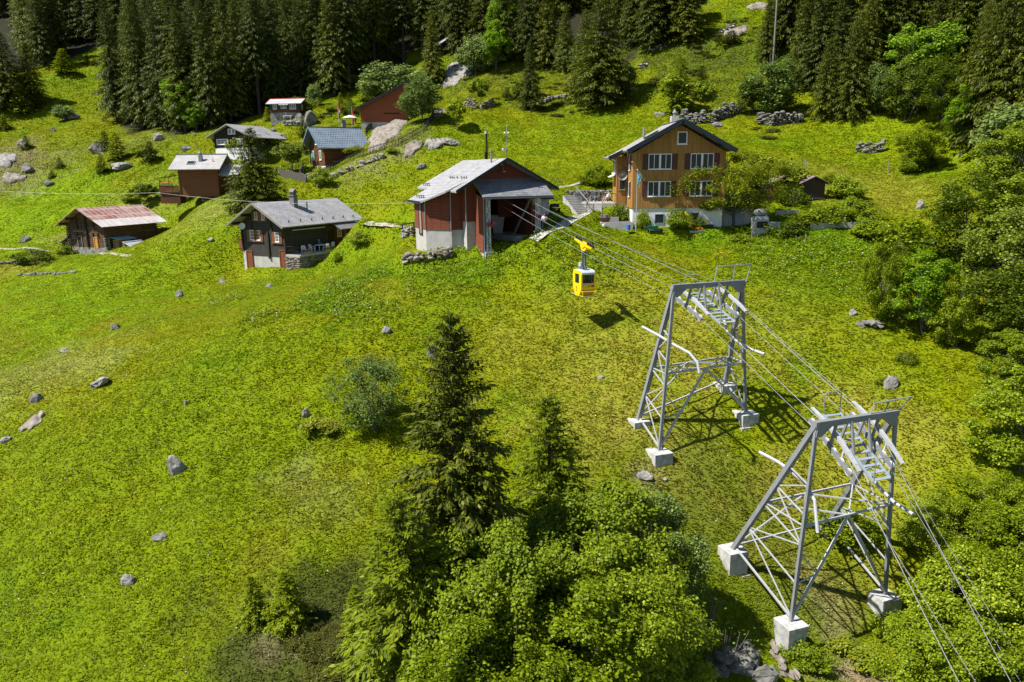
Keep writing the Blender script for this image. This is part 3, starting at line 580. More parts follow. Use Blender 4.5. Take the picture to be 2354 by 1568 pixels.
def pipe(par, pts, name='downpipe', m_='steel', r=.045): mb = MB(); mb.tube(pts, r, 7); return mb.build(name, M[m_], par, smooth=True)
def chimney(roof, x, y, z0, z1, a, b, m_, cap='slab'):
    c = MB(); c.box(x - a, x + a, y - b, y + b, z0, z1); o = c.build('chimney', m_, roof); k = MB()
    if cap == 'slab': k.box(x - a - .08, x + a + .08, y - b - .08, y + b + .08, z1, z1 + .07); k.box(x - a * .75, x + a * .75, y - b * .75, y + b * .75, z1 + .07, z1 + .30); k.box(x - a - .05, x + a + .05, y - b - .05, y + b + .05, z1 + .30, z1 + .36)
    elif cap == 'gable': k.box(x - a - .1, x + a + .1, y - b - .1, y + b + .1, z1, z1 + .08); k.box(x - a * .8, x + a * .8, y - b * .8, y + b * .8, z1 + .08, z1 + .45); k.box(x - a - .1, x + a + .1, y - b - .1, y + b + .1, z1 + .45, z1 + .52); k.poly([(x - a * .9, y - b, z1 + .52), (x + a * .9, y - b, z1 + .52), (x, y - b, z1 + .85)], (0, 2 * b, 0))
    else: k.lathe([(.16, z1), (.17, z1 + .25), (.25, z1 + .27), (.25, z1 + .33), (.10, z1 + .55), (.10, z1 + .7)], (x, y, 0), 12)
    k.build('chimney_cap', M['steel'] if cap == 'cowl' else m_, roof); return o
def dish(par, c, nrm, r, m_='white', name='satellite_dish'):
    n = Vector(nrm).normalized(); q = n.to_track_quat('Z', 'Y').to_matrix().to_4x4(); mb = MB(); mb.M = Matrix.Translation(Vector(c)) @ q
    mb.lathe([(.02, 0), (r * .5, r * .06), (r * .8, r * .15), (r, r * .25), (r, r * .22), (r * .8, r * .11), (r * .5, r * .02), (.02, -.04)], (0, 0, 0), 20)
    mb.tube([(0, -r * .95, r * .2), (0, -r * .3, r * .95), (0, 0, r * .95)], .015, 5); mb.box(-.06, .06, -.06, .06, r * .88, r * 1.02); mb.tube([(0, 0, -.02), (0, 0, -.3)], .03, 6); return mb.build(name, M[m_], par, smooth=False)

# ================================================================ cable car station
st = thing('cable_car_station', 'rust red shingled cable car station with grey slate roof and open portal', 'station', ST_O, ST_R)
red = MB()
# side bay, stepped back walls and diagonal wing, as seen in plan
red.poly([(-.12, 0, -.2), (.0, 0, -.2), (.0, 2.1, .2), (-.12, 2.1, .2)], (0, 0, 5.0))
plan = [(-1.0, 2.1), (0, 2.1), (0, 13), (-2.2, 13), (-2.2, 9), (-4.3, 8.6), (-4.3, 4.0), (-2.15, 3.2), (-1.0, 3.2)]
def rz_(x): return 8.3 - .52 * abs(2.7 - x)
def prism_to_roof(mb, pl, z0, drop=.12):
    n = len(pl); vs_ = [(x, y, z0) for x, y in pl] + [(x, y, rz_(x) - drop) for x, y in pl]
    mb.add(vs_, [tuple(range(n - 1, -1, -1)), tuple(range(n, 2 * n))] + [(i, (i + 1) % n, (i + 1) % n + n, i + n) for i in range(n)])
prism_to_roof(red, [(-2.15, 3.2), (-2.15, 8.9), (-4.2, 8.6), (-4.2, 4.75)], 1.78)
prism_to_roof(red, [(-1.0, 3.19), (-1.0, 12.9), (-2.15, 12.9), (-2.15, 3.21)], 1.78)
prism_to_roof(red, [(0, 2.1), (0, 13), (-1.0, 13), (-1.0, 2.1)], 2.58)
red.poly([(0, 2.25, 6.0), (5.9, 2.25, 6.0), (5.9, 2.25, rz_(5.9) - .12), (2.7, 2.25, 8.18), (0, 2.25, rz_(0) - .12)], (0, .15, 0))
red.box(5.75, 5.9, 2.4, 13, .8, 6.5); red.box(0, 5.75, 12.85, 13, .5, 6.6); red.box(3.9, 5.6, 6.6, 6.75, 2.6, 6.3)
red.build('wall', M['shingle_red'], st)
con = MB()
def prism(mb, pl, z0, z1): mb.poly([(x, y, z0) for x, y in pl], (0, 0, z1 - z0))
prism(con, [(-2.1, 3.23), (-2.1, 8.85), (-4.17, 8.55), (-4.17, 4.78)], -1.5, 1.78)
prism(con, [(-.97, 3.23), (-.97, 12.8), (-2.1, 12.8), (-2.1, 3.24)], -1.2, 1.78)
prism(con, [(-.02, 2.13), (-.02, 12.8), (-.97, 12.8), (-.97, 2.13)], -1.0, 2.58)
prism(con, [(-.10, -.02), (.06, -.02), (.06, 2.1), (-.10, 2.1)], -1.0, -.2)
con.build('plinth', M['concrete'], st, )
for x, y, z0, z1 in [(-.02, -.03, -.2, 4.8), (-1.02, 2.08, 2.58, 6.1), (-2.17, 3.17, 1.78, 5.5), (-4.22, 4.73, 1.78, 4.6)]: trim = MB(); trim.box(x - .035, x + .035, y - .035, y + .035, z0, z1); trim.build('corner_trim', M['steel_blue'], st)
rf = MB(); T = .16
def roofpoly(mb, pl):
    cx = [Vector((x, y, rz_(x))) for x, y in pl]; mb.poly(cx, (0, 0, -T))
left = [(2.7, .75), (-2.75, -.5), (-2.7, 1.3), (-.95, 1.45), (-2.9, 2.4), (-4.7, 4.5), (-4.65, 9.3), (-2.6, 9.4), (-2.55, 13.5), (2.7, 13.8)]
roofpoly(rf, left); roofpoly(rf, [(2.7, .75), (2.7, 13.8), (8.1, 13.6), (8.1, 1.25)])
roof = rf.build('roof', M['slate'], st)
cn = MB(); slab(cn, (-.25, -.55, 4.92), (6.75, -.55, 4.92), (6.6, 2.25, 6.55), (-.35, 2.25, 6.45), .12); cn.box(-.25, 6.75, -.58, -.50, 4.70, 4.88); cn.build('canopy', M['slate_dark_x'], st)
for a_, b_ in [((2.7, .73, rz_(2.7) - .05), (8.12, 1.23, rz_(8.1) - .05)), ((2.7, .73, rz_(2.7) - .05), (-2.75, -.52, rz_(-2.75) - .05)), ((-4.73, 4.5, rz_(-4.7) - .1), (-4.68, 9.3, rz_(-4.65) - .1))]: rk = MB(); rk.bar(a_, b_, .05, .24); rk.build('fascia', M['fascia'], st)
for x, ys in ((-4.2, (5.0, 5.8, 6.6, 7.4)), (-2.2, (10, 10.7, 11.4, 12.1))):
    gd = MB()
    for y in ys: gd.bar((x, y, rz_(x)), (x - .05, y, rz_(x) + .32), .05)
    gd.bar((x - .02, ys[0] - .2, rz_(x) + .25), (x - .02, ys[-1] + .2, rz_(x) + .25), .05); gd.build('snow_guard', M['black'], roof)
for y in (2.2, 2.9, 3.6, 4.9, 6.0, 6.6, 7.2): gd = MB(); gd.bar((-.8, y, rz_(-.8)), (-.85, y, rz_(-.8) + .3), .045); gd.bar((-.8, y, rz_(-.8) + .05), (-1.0, y, rz_(-.8) + .2), .04); gd.build('snow_guard', M['black'], roof)
vp = MB(); vp.tube([(2.0, 3.2, 7.8), (2.0, 3.2, 8.9)], .09, 8); vp.tube([(2.0, 3.2, 8.9), (2.0, 3.2, 9.15)], .11, 8); vp.build('vent_pipe', M['steel'], roof)
# portal columns: white lattice
for cx, zb in ((.45, -.1), (5.45, 1.05)):
    lat = MB()
    for dx in (-.18, .18):
        for dy in (-.16, .16): lat.bar((cx + dx, .2 + dy, zb), (cx + dx * .8, .2 + dy, 4.85), .045)
    n = 9
    for k in range(n):
        if k == 99: continue
        z0, z1 = zb + (4.8 - zb) * k / n, zb + (4.8 - zb) * (k + 1) / n; s_ = 1 if k % 2 else -1
        for dy in (-.16, .16): lat.bar((cx - .17 * s_, .2 + dy, z0), (cx + .17 * s_, .2 + dy, z1), .035)
        lat.bar((cx - .17, .04, z0), (cx + .17, .04, z0), .03)
    lat.build('lattice_column', M['white'], st); bs = MB(); bs.box(cx - .45, cx + .45, -.25, .65, -1.3, zb + .02); bs.build('column_base', M['plaster'] if zb > 0 else M['concrete_old'], st)
fl = MB(); fl.poly([(.1, .15, .15), (2.2, .3, .15), (5.0, 1.6, .15), (5.7, 2.0, .15), (5.7, 12.8, .15), (.1, 12.8, .15)], (0, 0, -1.8)); fl.build('floor', M['concrete'], st)
pf = MB(); pf.poly([(4.2, 2.6, .15), (5.7, 1.2, .15), (5.7, 12.5, .15), (3.2, 12.5, .15), (3.2, 6.2, .15)], (0, 0, .85)); pf.build('platform', M['concrete'], st)
sup = MB(); sup.frustum(3.9, 7.2, 1.0, 2.8, .45, .6, .75, .6); sup.build('anchor_block', M['concrete'], st)
br_ = MB(); br_.bar((4.6, 4.2, 1.0), (5.2, 1.0, 4.9), .16); br_.build('brace', M['steel'], st)
cnt = MB(); cnt.box(1.0, 3.2, 9.0, 9.6, .15, 2.0); cnt.box(.95, 3.25, 8.95, 9.65, 2.0, 2.08); cnt.build('counter', M['wood_dark'], st)
bd = MB(); bd.box(1.2, 2.9, 8.88, 8.93, 2.15, 3.3); nb_ = bd.build('notice_board', flat('paper', (.55, .58, .55)), st)
for i, (x, z) in enumerate([(1.35, 2.9), (1.8, 2.75), (2.3, 2.95), (2.6, 2.4), (1.5, 2.35), (2.05, 2.3)]): pp = MB(); pp.box(x, x + .2, 8.855, 8.875, z, z + .28); pp.build('poster', flat('poster_green', (.25, .36, .34)), nb_)
mc = MB(); mc.box(1.1, 2.2, 9.3, 9.9, 3.6, 4.1); mc.box(2.5, 3.3, 9.3, 9.9, 3.5, 3.9); mc.tube([(.6, 7.5, 4.6), (5, 7.5, 4.6)], .14, 8); mc.build('drive_machinery', M['steel'], st)
# tall narrow window on the left wing, lamp and spotlight in the gable, concrete annex
window(st, face('left', -4.2), -7.0, 1.2, 1.15, 3.1, 1, frame='wood_dark', pane='wood_grey', fw=.16, sill=False)
mb = MB(); mb.tube([(2.75, 2.24, 7.45), (2.75, 2.05, 7.45), (2.75, 1.95, 7.3)], .025, 6); mb.lathe([(.02, .06), (.14, .04), (.22, -.06), (.2, -.06), (.02, 0)], (2.75, 1.9, 7.12), 14); mb.build('wall_lamp', M['steel_white'], st)
mb = MB(); mb.box(2.55, 2.75, 2.08, 2.24, 7.62, 7.86); mb.build('floodlight', M['steel'], st)
an = MB(); an.box(6.2, 8.1, 3.4, 7.4, -.8, 4.5); ann = an.build('annex', M['concrete_old'], st)
an = MB(); slab(an, (6.0, 3.0, 4.62), (8.5, 3.0, 4.52), (8.5, 7.8, 4.62), (6.0, 7.8, 4.72), .12); an.build('annex_roof', M['fascia'], ann)
an = MB(); an.box(6.3, 7.15, 3.33, 3.42, 1.5, 3.9); an.build('annex_door', M['door_red'], ann)
for cx, z, r_, n_ in ((.5, 2.35, .42, 60), (5.45, 2.9, .35, 50)):
    fb = thing('flower_basket', f'hanging basket of pink geraniums on the {"left" if cx < 1 else "right"} white portal column', 'flower basket', ST_O + Matrix.Rotation(ST_R, 3, 'Z') @ Vector((cx, -.18, z)), ST_R, 'flower baskets of the station')
    mb = MB(); mb.lathe([(.02, -.12), (.14, -.10), (.2, .06), (.17, .06)], (0, 0, 0), 12); mb.build('basket', M['wood_dark'], fb)
    g = np.random.default_rng(3); c = g.normal(0, .16, (n_ * 2, 3)) * np.array([1, .8, .9]) + np.array([0, -.08, .12]); d = unit(g.normal(0, 1, (n_ * 2, 3))); u = unit(np.cross(d, g.normal(0, 1, (n_ * 2, 3))))
    mk = lambda nm, K, mt: (lambda o: (COL.objects.link(o), setattr(o, 'parent', fb)))(bpy.data.objects.new(nm, crown_mesh(nm, K, mt)))
    M.setdefault('pink', m_leaf('pink_petals', (.62,.02,.16), (.80,.06,.28), (.85,.20,.40), .15)); mk('blossoms', kites(c[:n_], d[:n_], u[:n_], np.full(n_, .13), np.full(n_, .11)), M['pink']); mk('foliage', kites(c[n_:] - np.array([0, 0, .1]), d[n_:], u[n_:], np.full(n_, .12), np.full(n_, .09)), M['leaf_dark'])
mt = thing('weather_mast', 'thin steel mast with wind gauge and camera on the station ridge', 'mast', ST_O + Matrix.Rotation(ST_R, 3, 'Z') @ Vector((2.72, 1.0, 8.25)), ST_R)
mb = MB(); mb.tube([(0, 0, -.3), (0, 0, 2.35)], .035, 6); mb.build('pole', M['steel'], mt)
mb = MB(); mb.bar((-.18, 0, 2.2), (.18, 0, 2.2), .03); mb.blob((-.18, 0, 2.28), .09, .09, .08); mb.blob((.16, 0, 2.28), .09, .09, .08); mb.tube([(0, 0, 2.3), (0, 0, 3.0)], .012, 5); mb.build('wind_gauge', M['white'], mt)
mb = MB(); mb.box(-.40, -.1, -.1, .1, .75, .95); mb.tube([(-.1, 0, .85), (0, 0, .85)], .03, 5); mb.box(-.46, -.40, -.06, .06, .79, .91); mb.build('camera_box', M['white'], mt)

# ================================================================ wooden house
oh = thing('wooden_house', 'large orange timber clad house with dark eaves and maroon shutters', 'house', OH_O, OH_R)
W_, D_ = 9.1, 8.0; xr, zr, ze = 4.55, 8.0, 5.35
mb = MB(); gable_walls(mb, 0, W_, 0, 3.35, 0, ze, zr); mb.box(-1.1, -.005, 3.36, 6.2, .35, 5.1); mb.poly([(0, 3.36, .05), (W_ - .01, 3.36, .05), (W_ - .01, 3.36, ze), (xr, 3.36, zr - .01), (0, 3.36, ze)], (0, 4.4, 0)); mb.build('wall', M['plank_orange'], oh)
mb = MB(); mb.box(.08, W_ - .08, .08, D_ - .3, -3.2, -.005); mb.box(-1.0, .07, 3.45, 6.1, -1.5, .34); mb.build('basement', M['plaster'], oh)
def ohz(x): return 8.42 - abs(x - xr) * (8.42 - 5.62) / 5.2
mb = MB(); o1 = -1.0
slab(mb, (-.65, o1, ohz(-.65)), (xr, o1, ohz(xr)), (xr, 8.4, ohz(xr)), (-.65, 8.4, ohz(-.65)), .20); slab(mb, (xr, o1, ohz(xr)), (W_ + .7, o1, ohz(W_ + .7)), (W_ + .7, 8.4, ohz(W_ + .7)), (xr, 8.4, ohz(xr)), .20)
slab(mb, (-2.0, 2.6, ohz(-2.0) + .12), (-.65, 2.6, ohz(-.65) + .01), (-.65, 7.2, ohz(-.65) + .01), (-2.0, 7.2, ohz(-2.0) + .12), .2); oroof = mb.build('roof', M['tile_grey'], oh)
for a_, b_ in (((xr, o1 - .04, ohz(xr) - .12), (-.72, o1 - .04, ohz(-.72) - .12)), ((xr, o1 - .04, ohz(xr) - .12), (W_ + .77, o1 - .04, ohz(W_ + .77) - .12)), ((-.6, 2.56, ohz(-.6) - .1), (-2.05, 2.56, ohz(-2.05) + .02))): mb = MB(); mb.bar(a_, b_, .06, .42); mb.build('bargeboard', M['fascia'], oh)
mb = MB(); mb.box(xr - .18, xr + .18, o1, 8.4, ohz(xr) - .02, ohz(xr) + .06); mb.build('ridge_cap', M['slate_dark'], oroof)
for x in (.7, 2.4, xr, 6.7, 8.4): mb = MB(); mb.box(x - .09, x + .09, o1 + .15, .02, ohz(x) - .50, ohz(x) - .24); mb.build('purlin', M['wood_dark'], oroof)
chimney(oroof, xr + .35, 4.6, 7.6, 9.1, .38, .42, M['concrete'], 'cowl')
mb = MB(); mb.tube([(1.9, 5.2, 6.8), (1.9, 5.2, 7.95)], .13, 8); mb.build('vent_pipe', M['steel'], oroof)
mb = MB(); q = Matrix.Rotation(-math.atan(2.8 / 5.2), 4, 'Y'); mb.M = Matrix.Translation((2.0, 1.7, ohz(2.0) + .05)) @ q; mb.box(-.75, .75, -.5, .5, 0, .09); mb.build('skylight', M['black'], oroof)
gutter(oh, (-.75, o1, 5.52), (-.75, 2.6, 5.52)); gutter(oh, (-2.1, 2.6, 4.97), (-2.1, 7.2, 4.97)); gutter(oh, (W_ + .8, o1, 5.52), (W_ + .8, 8.4, 5.52))
pipe(oh, [(-.7, -.8, 5.45), (-.55, -.2, 4.9), (-.12, 1.5, 4.6), (-.08, 3.2, 4.4), (-.08, 3.25, .4)]); pipe(oh, [(-2.05, 2.8, 4.9), (-1.0, 3.2, 4.2), (-.15, 3.26, 3.9)]); pipe(oh, [(W_ + .75, -.6, 5.45), (W_ + .1, -.08, 5.0), (W_ + .06, -.06, -1.8)])
Mf = face('front', 0.0)
for u, v in ((1.5, 3.78), (5.62, 3.78), (1.5, 1.15), (5.62, 1.15)):
    window(oh, Mf, u, v, 2.28, 1.48, 4, frame='white', mid=.10, fw=.075); shutter(oh, Mf, u - .56, v - .02, .54, 1.5, M['shutter_maroon']); shutter(oh, Mf, u + 2.3, v - .02, .54, 1.5, M['shutter_maroon'])
window(oh, Mf, 4.25, 6.12, .98, 1.22, 1, frame='white', fw=.11)
window(oh, face('front', .08), 2.3, -1.5, .95, .95, 1, frame='steel_blue', fw=.06, sill=False); window(oh, face('front', .08), 5.9, -1.2, .75, .75, 1, frame='wood_grey', fw=.06, sill=False)
Ml = face('left', 0.0)
for v in (3.7, 1.1): window(oh, Ml, -2.2, v, .7, 1.5, 1, frame='white'); shutter(oh, Ml, -1.45, v, .35, 1.5, M['shutter_maroon']); shutter(oh, Ml, -2.6, v, .35, 1.5, M['shutter_maroon'])
window(oh, face('front', 3.36), -.82, 1.75, .62, 1.1, 1, frame='wood_tan', fw=.06); window(oh, face('left', -1.1), -5.3, 3.4, .7, 1.4, 1, frame='white', fw=.07)
dish(oh, (-.52, 3.05, 3.15), (-.25, -1, .3), .48, 'stone_pale')
mb = MB(); slab(mb, (-1.75, 3.7, 3.05), (-1.12, 3.7, 3.35), (-1.12, 5.7, 3.35), (-1.75, 5.7, 3.05), .06); mb.box(-1.3, -1.11, 3.65, 5.75, 3.36, 3.5); mb.build('awning', M['white'], oh)
mb = MB(); mb.box(W_ + .02, W_ + 3.3, 1.2, 7.2, -3.2, -.4); mb.box(W_ + .02, W_ + 3.4, 1.1, 7.3, -.40, -.28); ga = mb.build('garage', M['concrete'], oh)
mb = MB(); mb.box(W_ + .9, W_ + 2.4, 1.12, 1.2, -2.1, -.75)
for k in range(6): mb.box(W_ + .92, W_ + 2.38, 1.09, 1.12, -2.05 + k * .21, -1.9 + k * .21)
mb.build('garage_door', M['steel_blue'], ga)

# ================================================================ dark chalet (x along the terrace side, y along the gable front turned to the meadow)
ch = thing('dark_chalet', 'black weathered timber chalet with slate roof and flower terrace', 'chalet', CH_O, CH_R)
# local: gable wall is the plane x=0 (runs along +y), long side is the plane y=0 (runs along +x)
CW, CL = 7.0, 12.3; chz = lambda y: 7.40 - abs(y - 3.5) * (7.40 - 4.75) / 4.55
mb = MB(); gable_walls(mb, 0, CL, 0, CW, 1.15, 4.95, 7.0, 'x'); mb.build('wall', M['board_dark'], ch)
mb = MB(); mb.box(.04, CL - .04, .04, CW - .04, -1.4, 1.15); mb.build('plinth', M['concrete'], ch)
mb = MB(); mb.box(-.02, .5, CW - .42, CW + .04, -1.2, 1.65); mb.build('corner_block', M['concrete_old'], ch)
mb = MB(); slab(mb, (-1.35, -1.05, chz(-1.05)), (CL + .7, -1.05, chz(-1.05)), (CL + .7, 3.5, chz(3.5)), (-1.35, 3.5, chz(3.5)), .15); slab(mb, (-1.35, 3.5, chz(3.5)), (CL + .7, 3.5, chz(3.5)), (CL + .7, 8.05, chz(8.05)), (-1.35, 8.05, chz(8.05)), .15); croof = mb.build('roof', M['slate_x'], ch)
for y in (-1.1, 8.1): mb = MB(); mb.bar((-1.38, 3.5, chz(3.5) - .1), (-1.38, y, chz(y) - .1), .05, .22); mb.build('bargeboard', M['wood_grey'], croof)
for y in (-.2, 1.5, 3.5, 5.5, 7.2): mb = MB(); mb.box(-1.2, .05, y - .1, y + .1, chz(y) - .45, chz(y) - .2); mb.build('purlin', M['wood_dark'], croof)
for k in range(7): x = .4 + k * 1.85; z = chz(-.35); mb = MB(); mb.bar((x, -.3, z), (x, -.42, z + .26), .05, .12); mb.bar((x - .15, -.36, z + .06), (x + .15, -.36, z + .06), .04); mb.build('snow_guard', M['black'], croof)
chimney(croof, 4.3, 2.55, 6.2, 8.0, .33, .36, M['chimney'], 'gable'); mb = MB(); mb.tube([(5.6, 1.7, 6.2), (5.6, 1.7, 7.0)], .07, 7); mb.tube([(5.6, 1.7, 7.0), (5.6, 1.7, 7.2)], .11, 7); mb.build('vent_pipe', M['black'], croof)
Mg = face('left', 0.0)    # u = -y
def cw(y0, y1, v0, v1, n, sh): 
    w_ = (y1 - y0); window(ch, Mg, -y1, v0, w_, v1 - v0, n, frame='white', pane='glass_curtain', rows=2, fw=.06); shutter(ch, Mg, -y1 - sh, v0 - .03, sh - .03, v1 - v0 + .06, M['shutter_brown']); shutter(ch, Mg, -y0 + .03, v0 - .03, sh - .03, v1 - v0 + .06, M['shutter_brown'])
cw(4.9, 5.65, 3.0, 4.15, 1, .45); cw(4.0, 4.7, 3.0, 4.15, 1, .0) if False else None
cw(3.95, 4.55, 3.0, 4.15, 1, .42); cw(.95, 1.55, 2.9, 4.0, 1, .48); cw(4.15, 4.65, 5.4, 6.3, 1, .38); cw(3.0, 3.5, 5.4, 6.3, 1, .36)
for y0, y1, z in ((3.5, 6.1, 2.93), (.4, 2.1, 2.83), (2.6, 5.05, 5.33)):
    mb = MB(); mb.box(-.16, .0, y0, y1, z - .12, z); mb.build('sill_beam', M['shutter_brown'], ch)
door(ch, Mg, -6.55, -.5, 1.05, 2.2, M['door_red'], M['door_red']); door(ch, Mg, -1.05, -.1, 1.0, 2.1, M['door_red'], M['door_red'])
for b_ in ((-.16, 0, 2.55, 2.78, .9, 4.05), (-.12, 0, 1.95, 2.12, 4.0, 5.8), (-.12, 0, 5.2, 5.38, 4.3, 5.8), (-.14, .02, -.06, .12, 1.2, 4.9), (-.14, .02, CW - .12, CW + .06, 1.65, 4.9)): mb = MB(); mb.box(*b_); mb.build('wall_post', M['wood_dark'], ch)
dish(ch, (-.25, 6.6, 4.55), (-.75, -.35, .35), .42, 'white')
bl = MB(); bl.box(.2, 3.6, CW, CW + .95, 1.75, 1.87); by = bl.build('balcony', M['wood_dark'], ch); bl = MB(); bl.box(.2, .26, CW, CW + .95, 1.85, 2.95); bl.box(.2, 3.6, CW + .90, CW + .95, 1.85, 2.95); bl.box(.15, 3.6, CW + .86, CW + 1.0, 2.95, 3.03); bl.box(.15, .31, CW, CW + 1.0, 2.95, 3.03); bl.build('balcony_rail', M['door_red'], by)
Ms = face('front', 0.0)
window(ch, Ms, 8.75, 2.85, .75, 1.2, 2, frame='white', pane='glass_curtain', rows=2); door(ch, Ms, 7.1, 1.65, 1.0, 2.1, M['wood_dark'], M['wood_dark'])
mb = MB(); mb.box(6.9, 12.3, -.02, 0, 1.7, 4.2); mb.build('porch_wall', M['board_brown'], ch)
mb = MB(); slab(mb, (7.2, -2.1, 3.95), (12.9, -2.1, 3.95), (12.9, -.9, 4.55), (7.2, -.9, 4.55), .10); pr = mb.build('porch_roof', M['slate_dark_x'], ch)
for x in (8.3, 12.1): mb = MB(); mb.box(x, x + .18, -1.75, -1.57, 1.6, 3.80); mb.build('porch_post', M['door_red'], ch)
mb = MB(); mb.box(7.2, 12.8, -1.75, -1.6, 3.80, 3.93); mb.build('porch_beam', M['door_red'], ch)
mb = MB(); mb.box(1.0, 6.3, -.35, -.12, 4.15, 4.28); mb.build('awning_roller', M['steel_white'], ch)
window(ch, Ms, 11.3, 2.6, .6, 1.3, 1, frame='wood_orange', fw=.08)
# ================================================================ old barn
bn = thing('old_barn', 'old brown log barn with a rusty patched sheet metal roof', 'barn', BN_O, BN_R)
BW, BL_ = 7.3, 9.0; bz = lambda y: 6.0 - abs(y - 3.65) * (6.0 - 3.45) / 4.7
mb = MB(); gable_walls(mb, 0, BL_, 0, BW, .35, 3.75, 5.75, 'x')
for y in (0, BW):
    for k in range(11): z = .6 + k * .3; mb.box(-.28, 0, y - .09, y + .09, z, z + .17); mb.box(BL_, BL_ + .28, y - .09, y + .09, z, z + .17)
    for k in range(11): z = .6 + k * .3 + .15; s_ = -1 if y == 0 else 1; mb.box(-.05, .12, min(y, y + s_ * .28), max(y, y + s_ * .28), z - .08, z + .08); mb.box(BL_ - .15, BL_ + .05, min(y, y + s_ * .28), max(y, y + s_ * .28), z - .08, z + .08)
mb.build('wall', M['log_old'], bn)
mb = MB(); mb.box(-.06, BL_, -.08, BW + .05, -1.3, .36); mb.box(-.10, .5, -.12, .35, .3, 1.9); mb.box(-.08, .3, BW - .25, BW + .1, .3, 1.6); mb.build('plinth', M['stone_pale'], bn)
mb = MB(); slab(mb, (-1.25, -1.05, bz(-1.05)), (BL_ + 1.15, -1.05, bz(-1.05)), (BL_ + 1.15, 3.65, bz(3.65)), (-1.25, 3.65, bz(3.65)), .07); slab(mb, (-1.25, 3.65, bz(3.65)), (BL_ + 1.15, 3.65, bz(3.65)), (BL_ + 1.15, 8.35, bz(8.35)), (-1.25, 8.35, bz(8.35)), .07)
M['rust_roof'] = m_course('rust_roof', (.24,.085,.055), (.36,.20,.17), (.62,.59,.59), ('x','y'), .84, 1.55, .035, .6, (.52,.44,.44), .4, 1.0, 0.0)
broof = mb.build('roof', M['rust_roof'], bn)
mb = MB(); slab(mb, (-1.28, -1.10, bz(-1.1) + .03), (BL_ + 1.18, -1.10, bz(-1.1) + .03), (BL_ + 1.18, .55, bz(.55) + .05), (-1.28, .55, bz(.55) + .05), .03); 
M['eave_sheet'] = m_noise('eave_sheet', [(.30,.20,.19),(.58,.54,.54),(.74,.72,.72)], .9, .5, .4, stretch=(5, .5, .5), bscale=30); mb.build('eave_sheet', M['eave_sheet'], broof)
for y in (-.2, 1.2, 3.65, 6.1, 7.5): mb = MB(); mb.box(-1.1, .1, y - .1, y + .1, bz(y) - .35, bz(y) - .12); mb.build('purlin', M['wood_dark'], broof)
for b_ in ((-.22, 0, 3.45, 3.72, .5, 5.3), (-.16, 0, 2.0, 2.2, 3.0, 4.6), (-.16, 0, 5.2, 5.4, 3.0, 4.6), (-.3, 0, 3.3, 3.85, 2.4, 2.55), (-.14, 0, 1.3, 1.45, 1.9, 2.5), (-.14, 0, 2.3, 2.45, 1.9, 2.5), (-.14, 0, 5.4, 5.55, 1.9, 2.5)): mb = MB(); mb.box(*b_); mb.build('wall_post', M['wood_dark'], bn)
Mg = face('left', 0.0); door(bn, Mg, -2.35, .25, .75, 1.65, M['wood_orange'], M['wood_orange']); door(bn, Mg, -5.6, .1, .95, 1.9, M['wood_dark'], M['wood_grey']); window(bn, Mg, -6.6, 1.55, .6, .55, 1, frame='wood_grey', sill=False)
mb = MB(); mb.box(-.1, 0, 4.2, 6.2, 2.6, 2.72); mb.build('lintel_board', M['wood_grey'], bn)
mb = MB(); mb.box(.2, 2.5, BW + .02, BW + .1, -.6, 1.9); mb.box(.15, .25, BW + .1, BW + 1.9, -.9, .9); mb.box(.3, 2.6, BW + 1.8, BW + 1.9, -.9, .7); ln = mb.build('lean_to', M['wood_dark'], bn); mb = MB(); slab(mb, (-.1, BW - .05, 2.0), (2.8, BW - .05, 2.0), (2.8, BW + 2.2, .9), (-.1, BW + 2.2, .9), .08); mb.build('lean_to_roof', M['wood_grey'], ln)
def at_b(o, r, x, y, z=None): q = at_local(o, r, x, y); return Vector((q[0], q[1], hz(q[0], q[1]) if z is None else o[2] + z))
wp = thing('firewood_stack', 'stack of split firewood with a blue tin cover beside the old barn', 'firewood', at_b(BN_O, BN_R, .6, -.6), BN_R)
mb = MB(); rr = random.Random(3)
for i in range(7):
    for j in range(5):
        for k in range(2): mb.tube([(k * 1.1, -j * .22 - .05 + rr.uniform(-.03, .03), .1 + i * .2), (k * 1.1 + 1.0, -j * .22 - .05, .1 + i * .2)], rr.uniform(.08, .11), 6)
mb.build('logs', M['wood_tan'], wp); mb = MB(); slab(mb, (-.2, .3, 1.75), (2.9, .3, 1.75), (2.9, -1.35, 1.45), (-.2, -1.35, 1.45), .04); mb.build('tin_cover', flat('tin_blue', (.30, .42, .52)), wp)
wp = thing('sheet_pile', 'pile of corrugated metal sheets lying below the old barn wall', 'metal sheets', at_b(BN_O, BN_R, .4, -2.6), BN_R); mb = MB()
for k in range(18): x = k * .18; mb.poly([(x, 0, .75), (x + .09, 0, .84), (x + .18, 0, .75), (x + .18, -1.5, .05), (x + .09, -1.5, .14), (x, -1.5, .05)], (0, 0, -.03))
mb.build('sheet', flat('sheet_blue', (.22, .25, .33)), wp); mb = MB(); mb.box(.1, 3.1, -.3, .1, -.5, .72); mb.build('support', M['stone'], wp)
wp = thing('timber_pile', 'long pile of grey boards leaning along the barn side', 'timber', at_b(BN_O, BN_R, 4.2, -1.0), BN_R); mb = MB()
for k in range(7): mb.box(rr.uniform(-.2, .2), 4.6 + rr.uniform(-.4, .3), -.2 - k * .2, -.03 - k * .2, .35 + (k % 2) * .06 - k * .03, .42 + (k % 2) * .06 - k * .03)
mb.box(.4, .6, -1.6, 0, -.4, .34); mb.box(3.8, 4.0, -1.6, 0, -.4, .34); mb.build('boards', flat('boards_bluegrey', (.25, .30, .36)), wp)

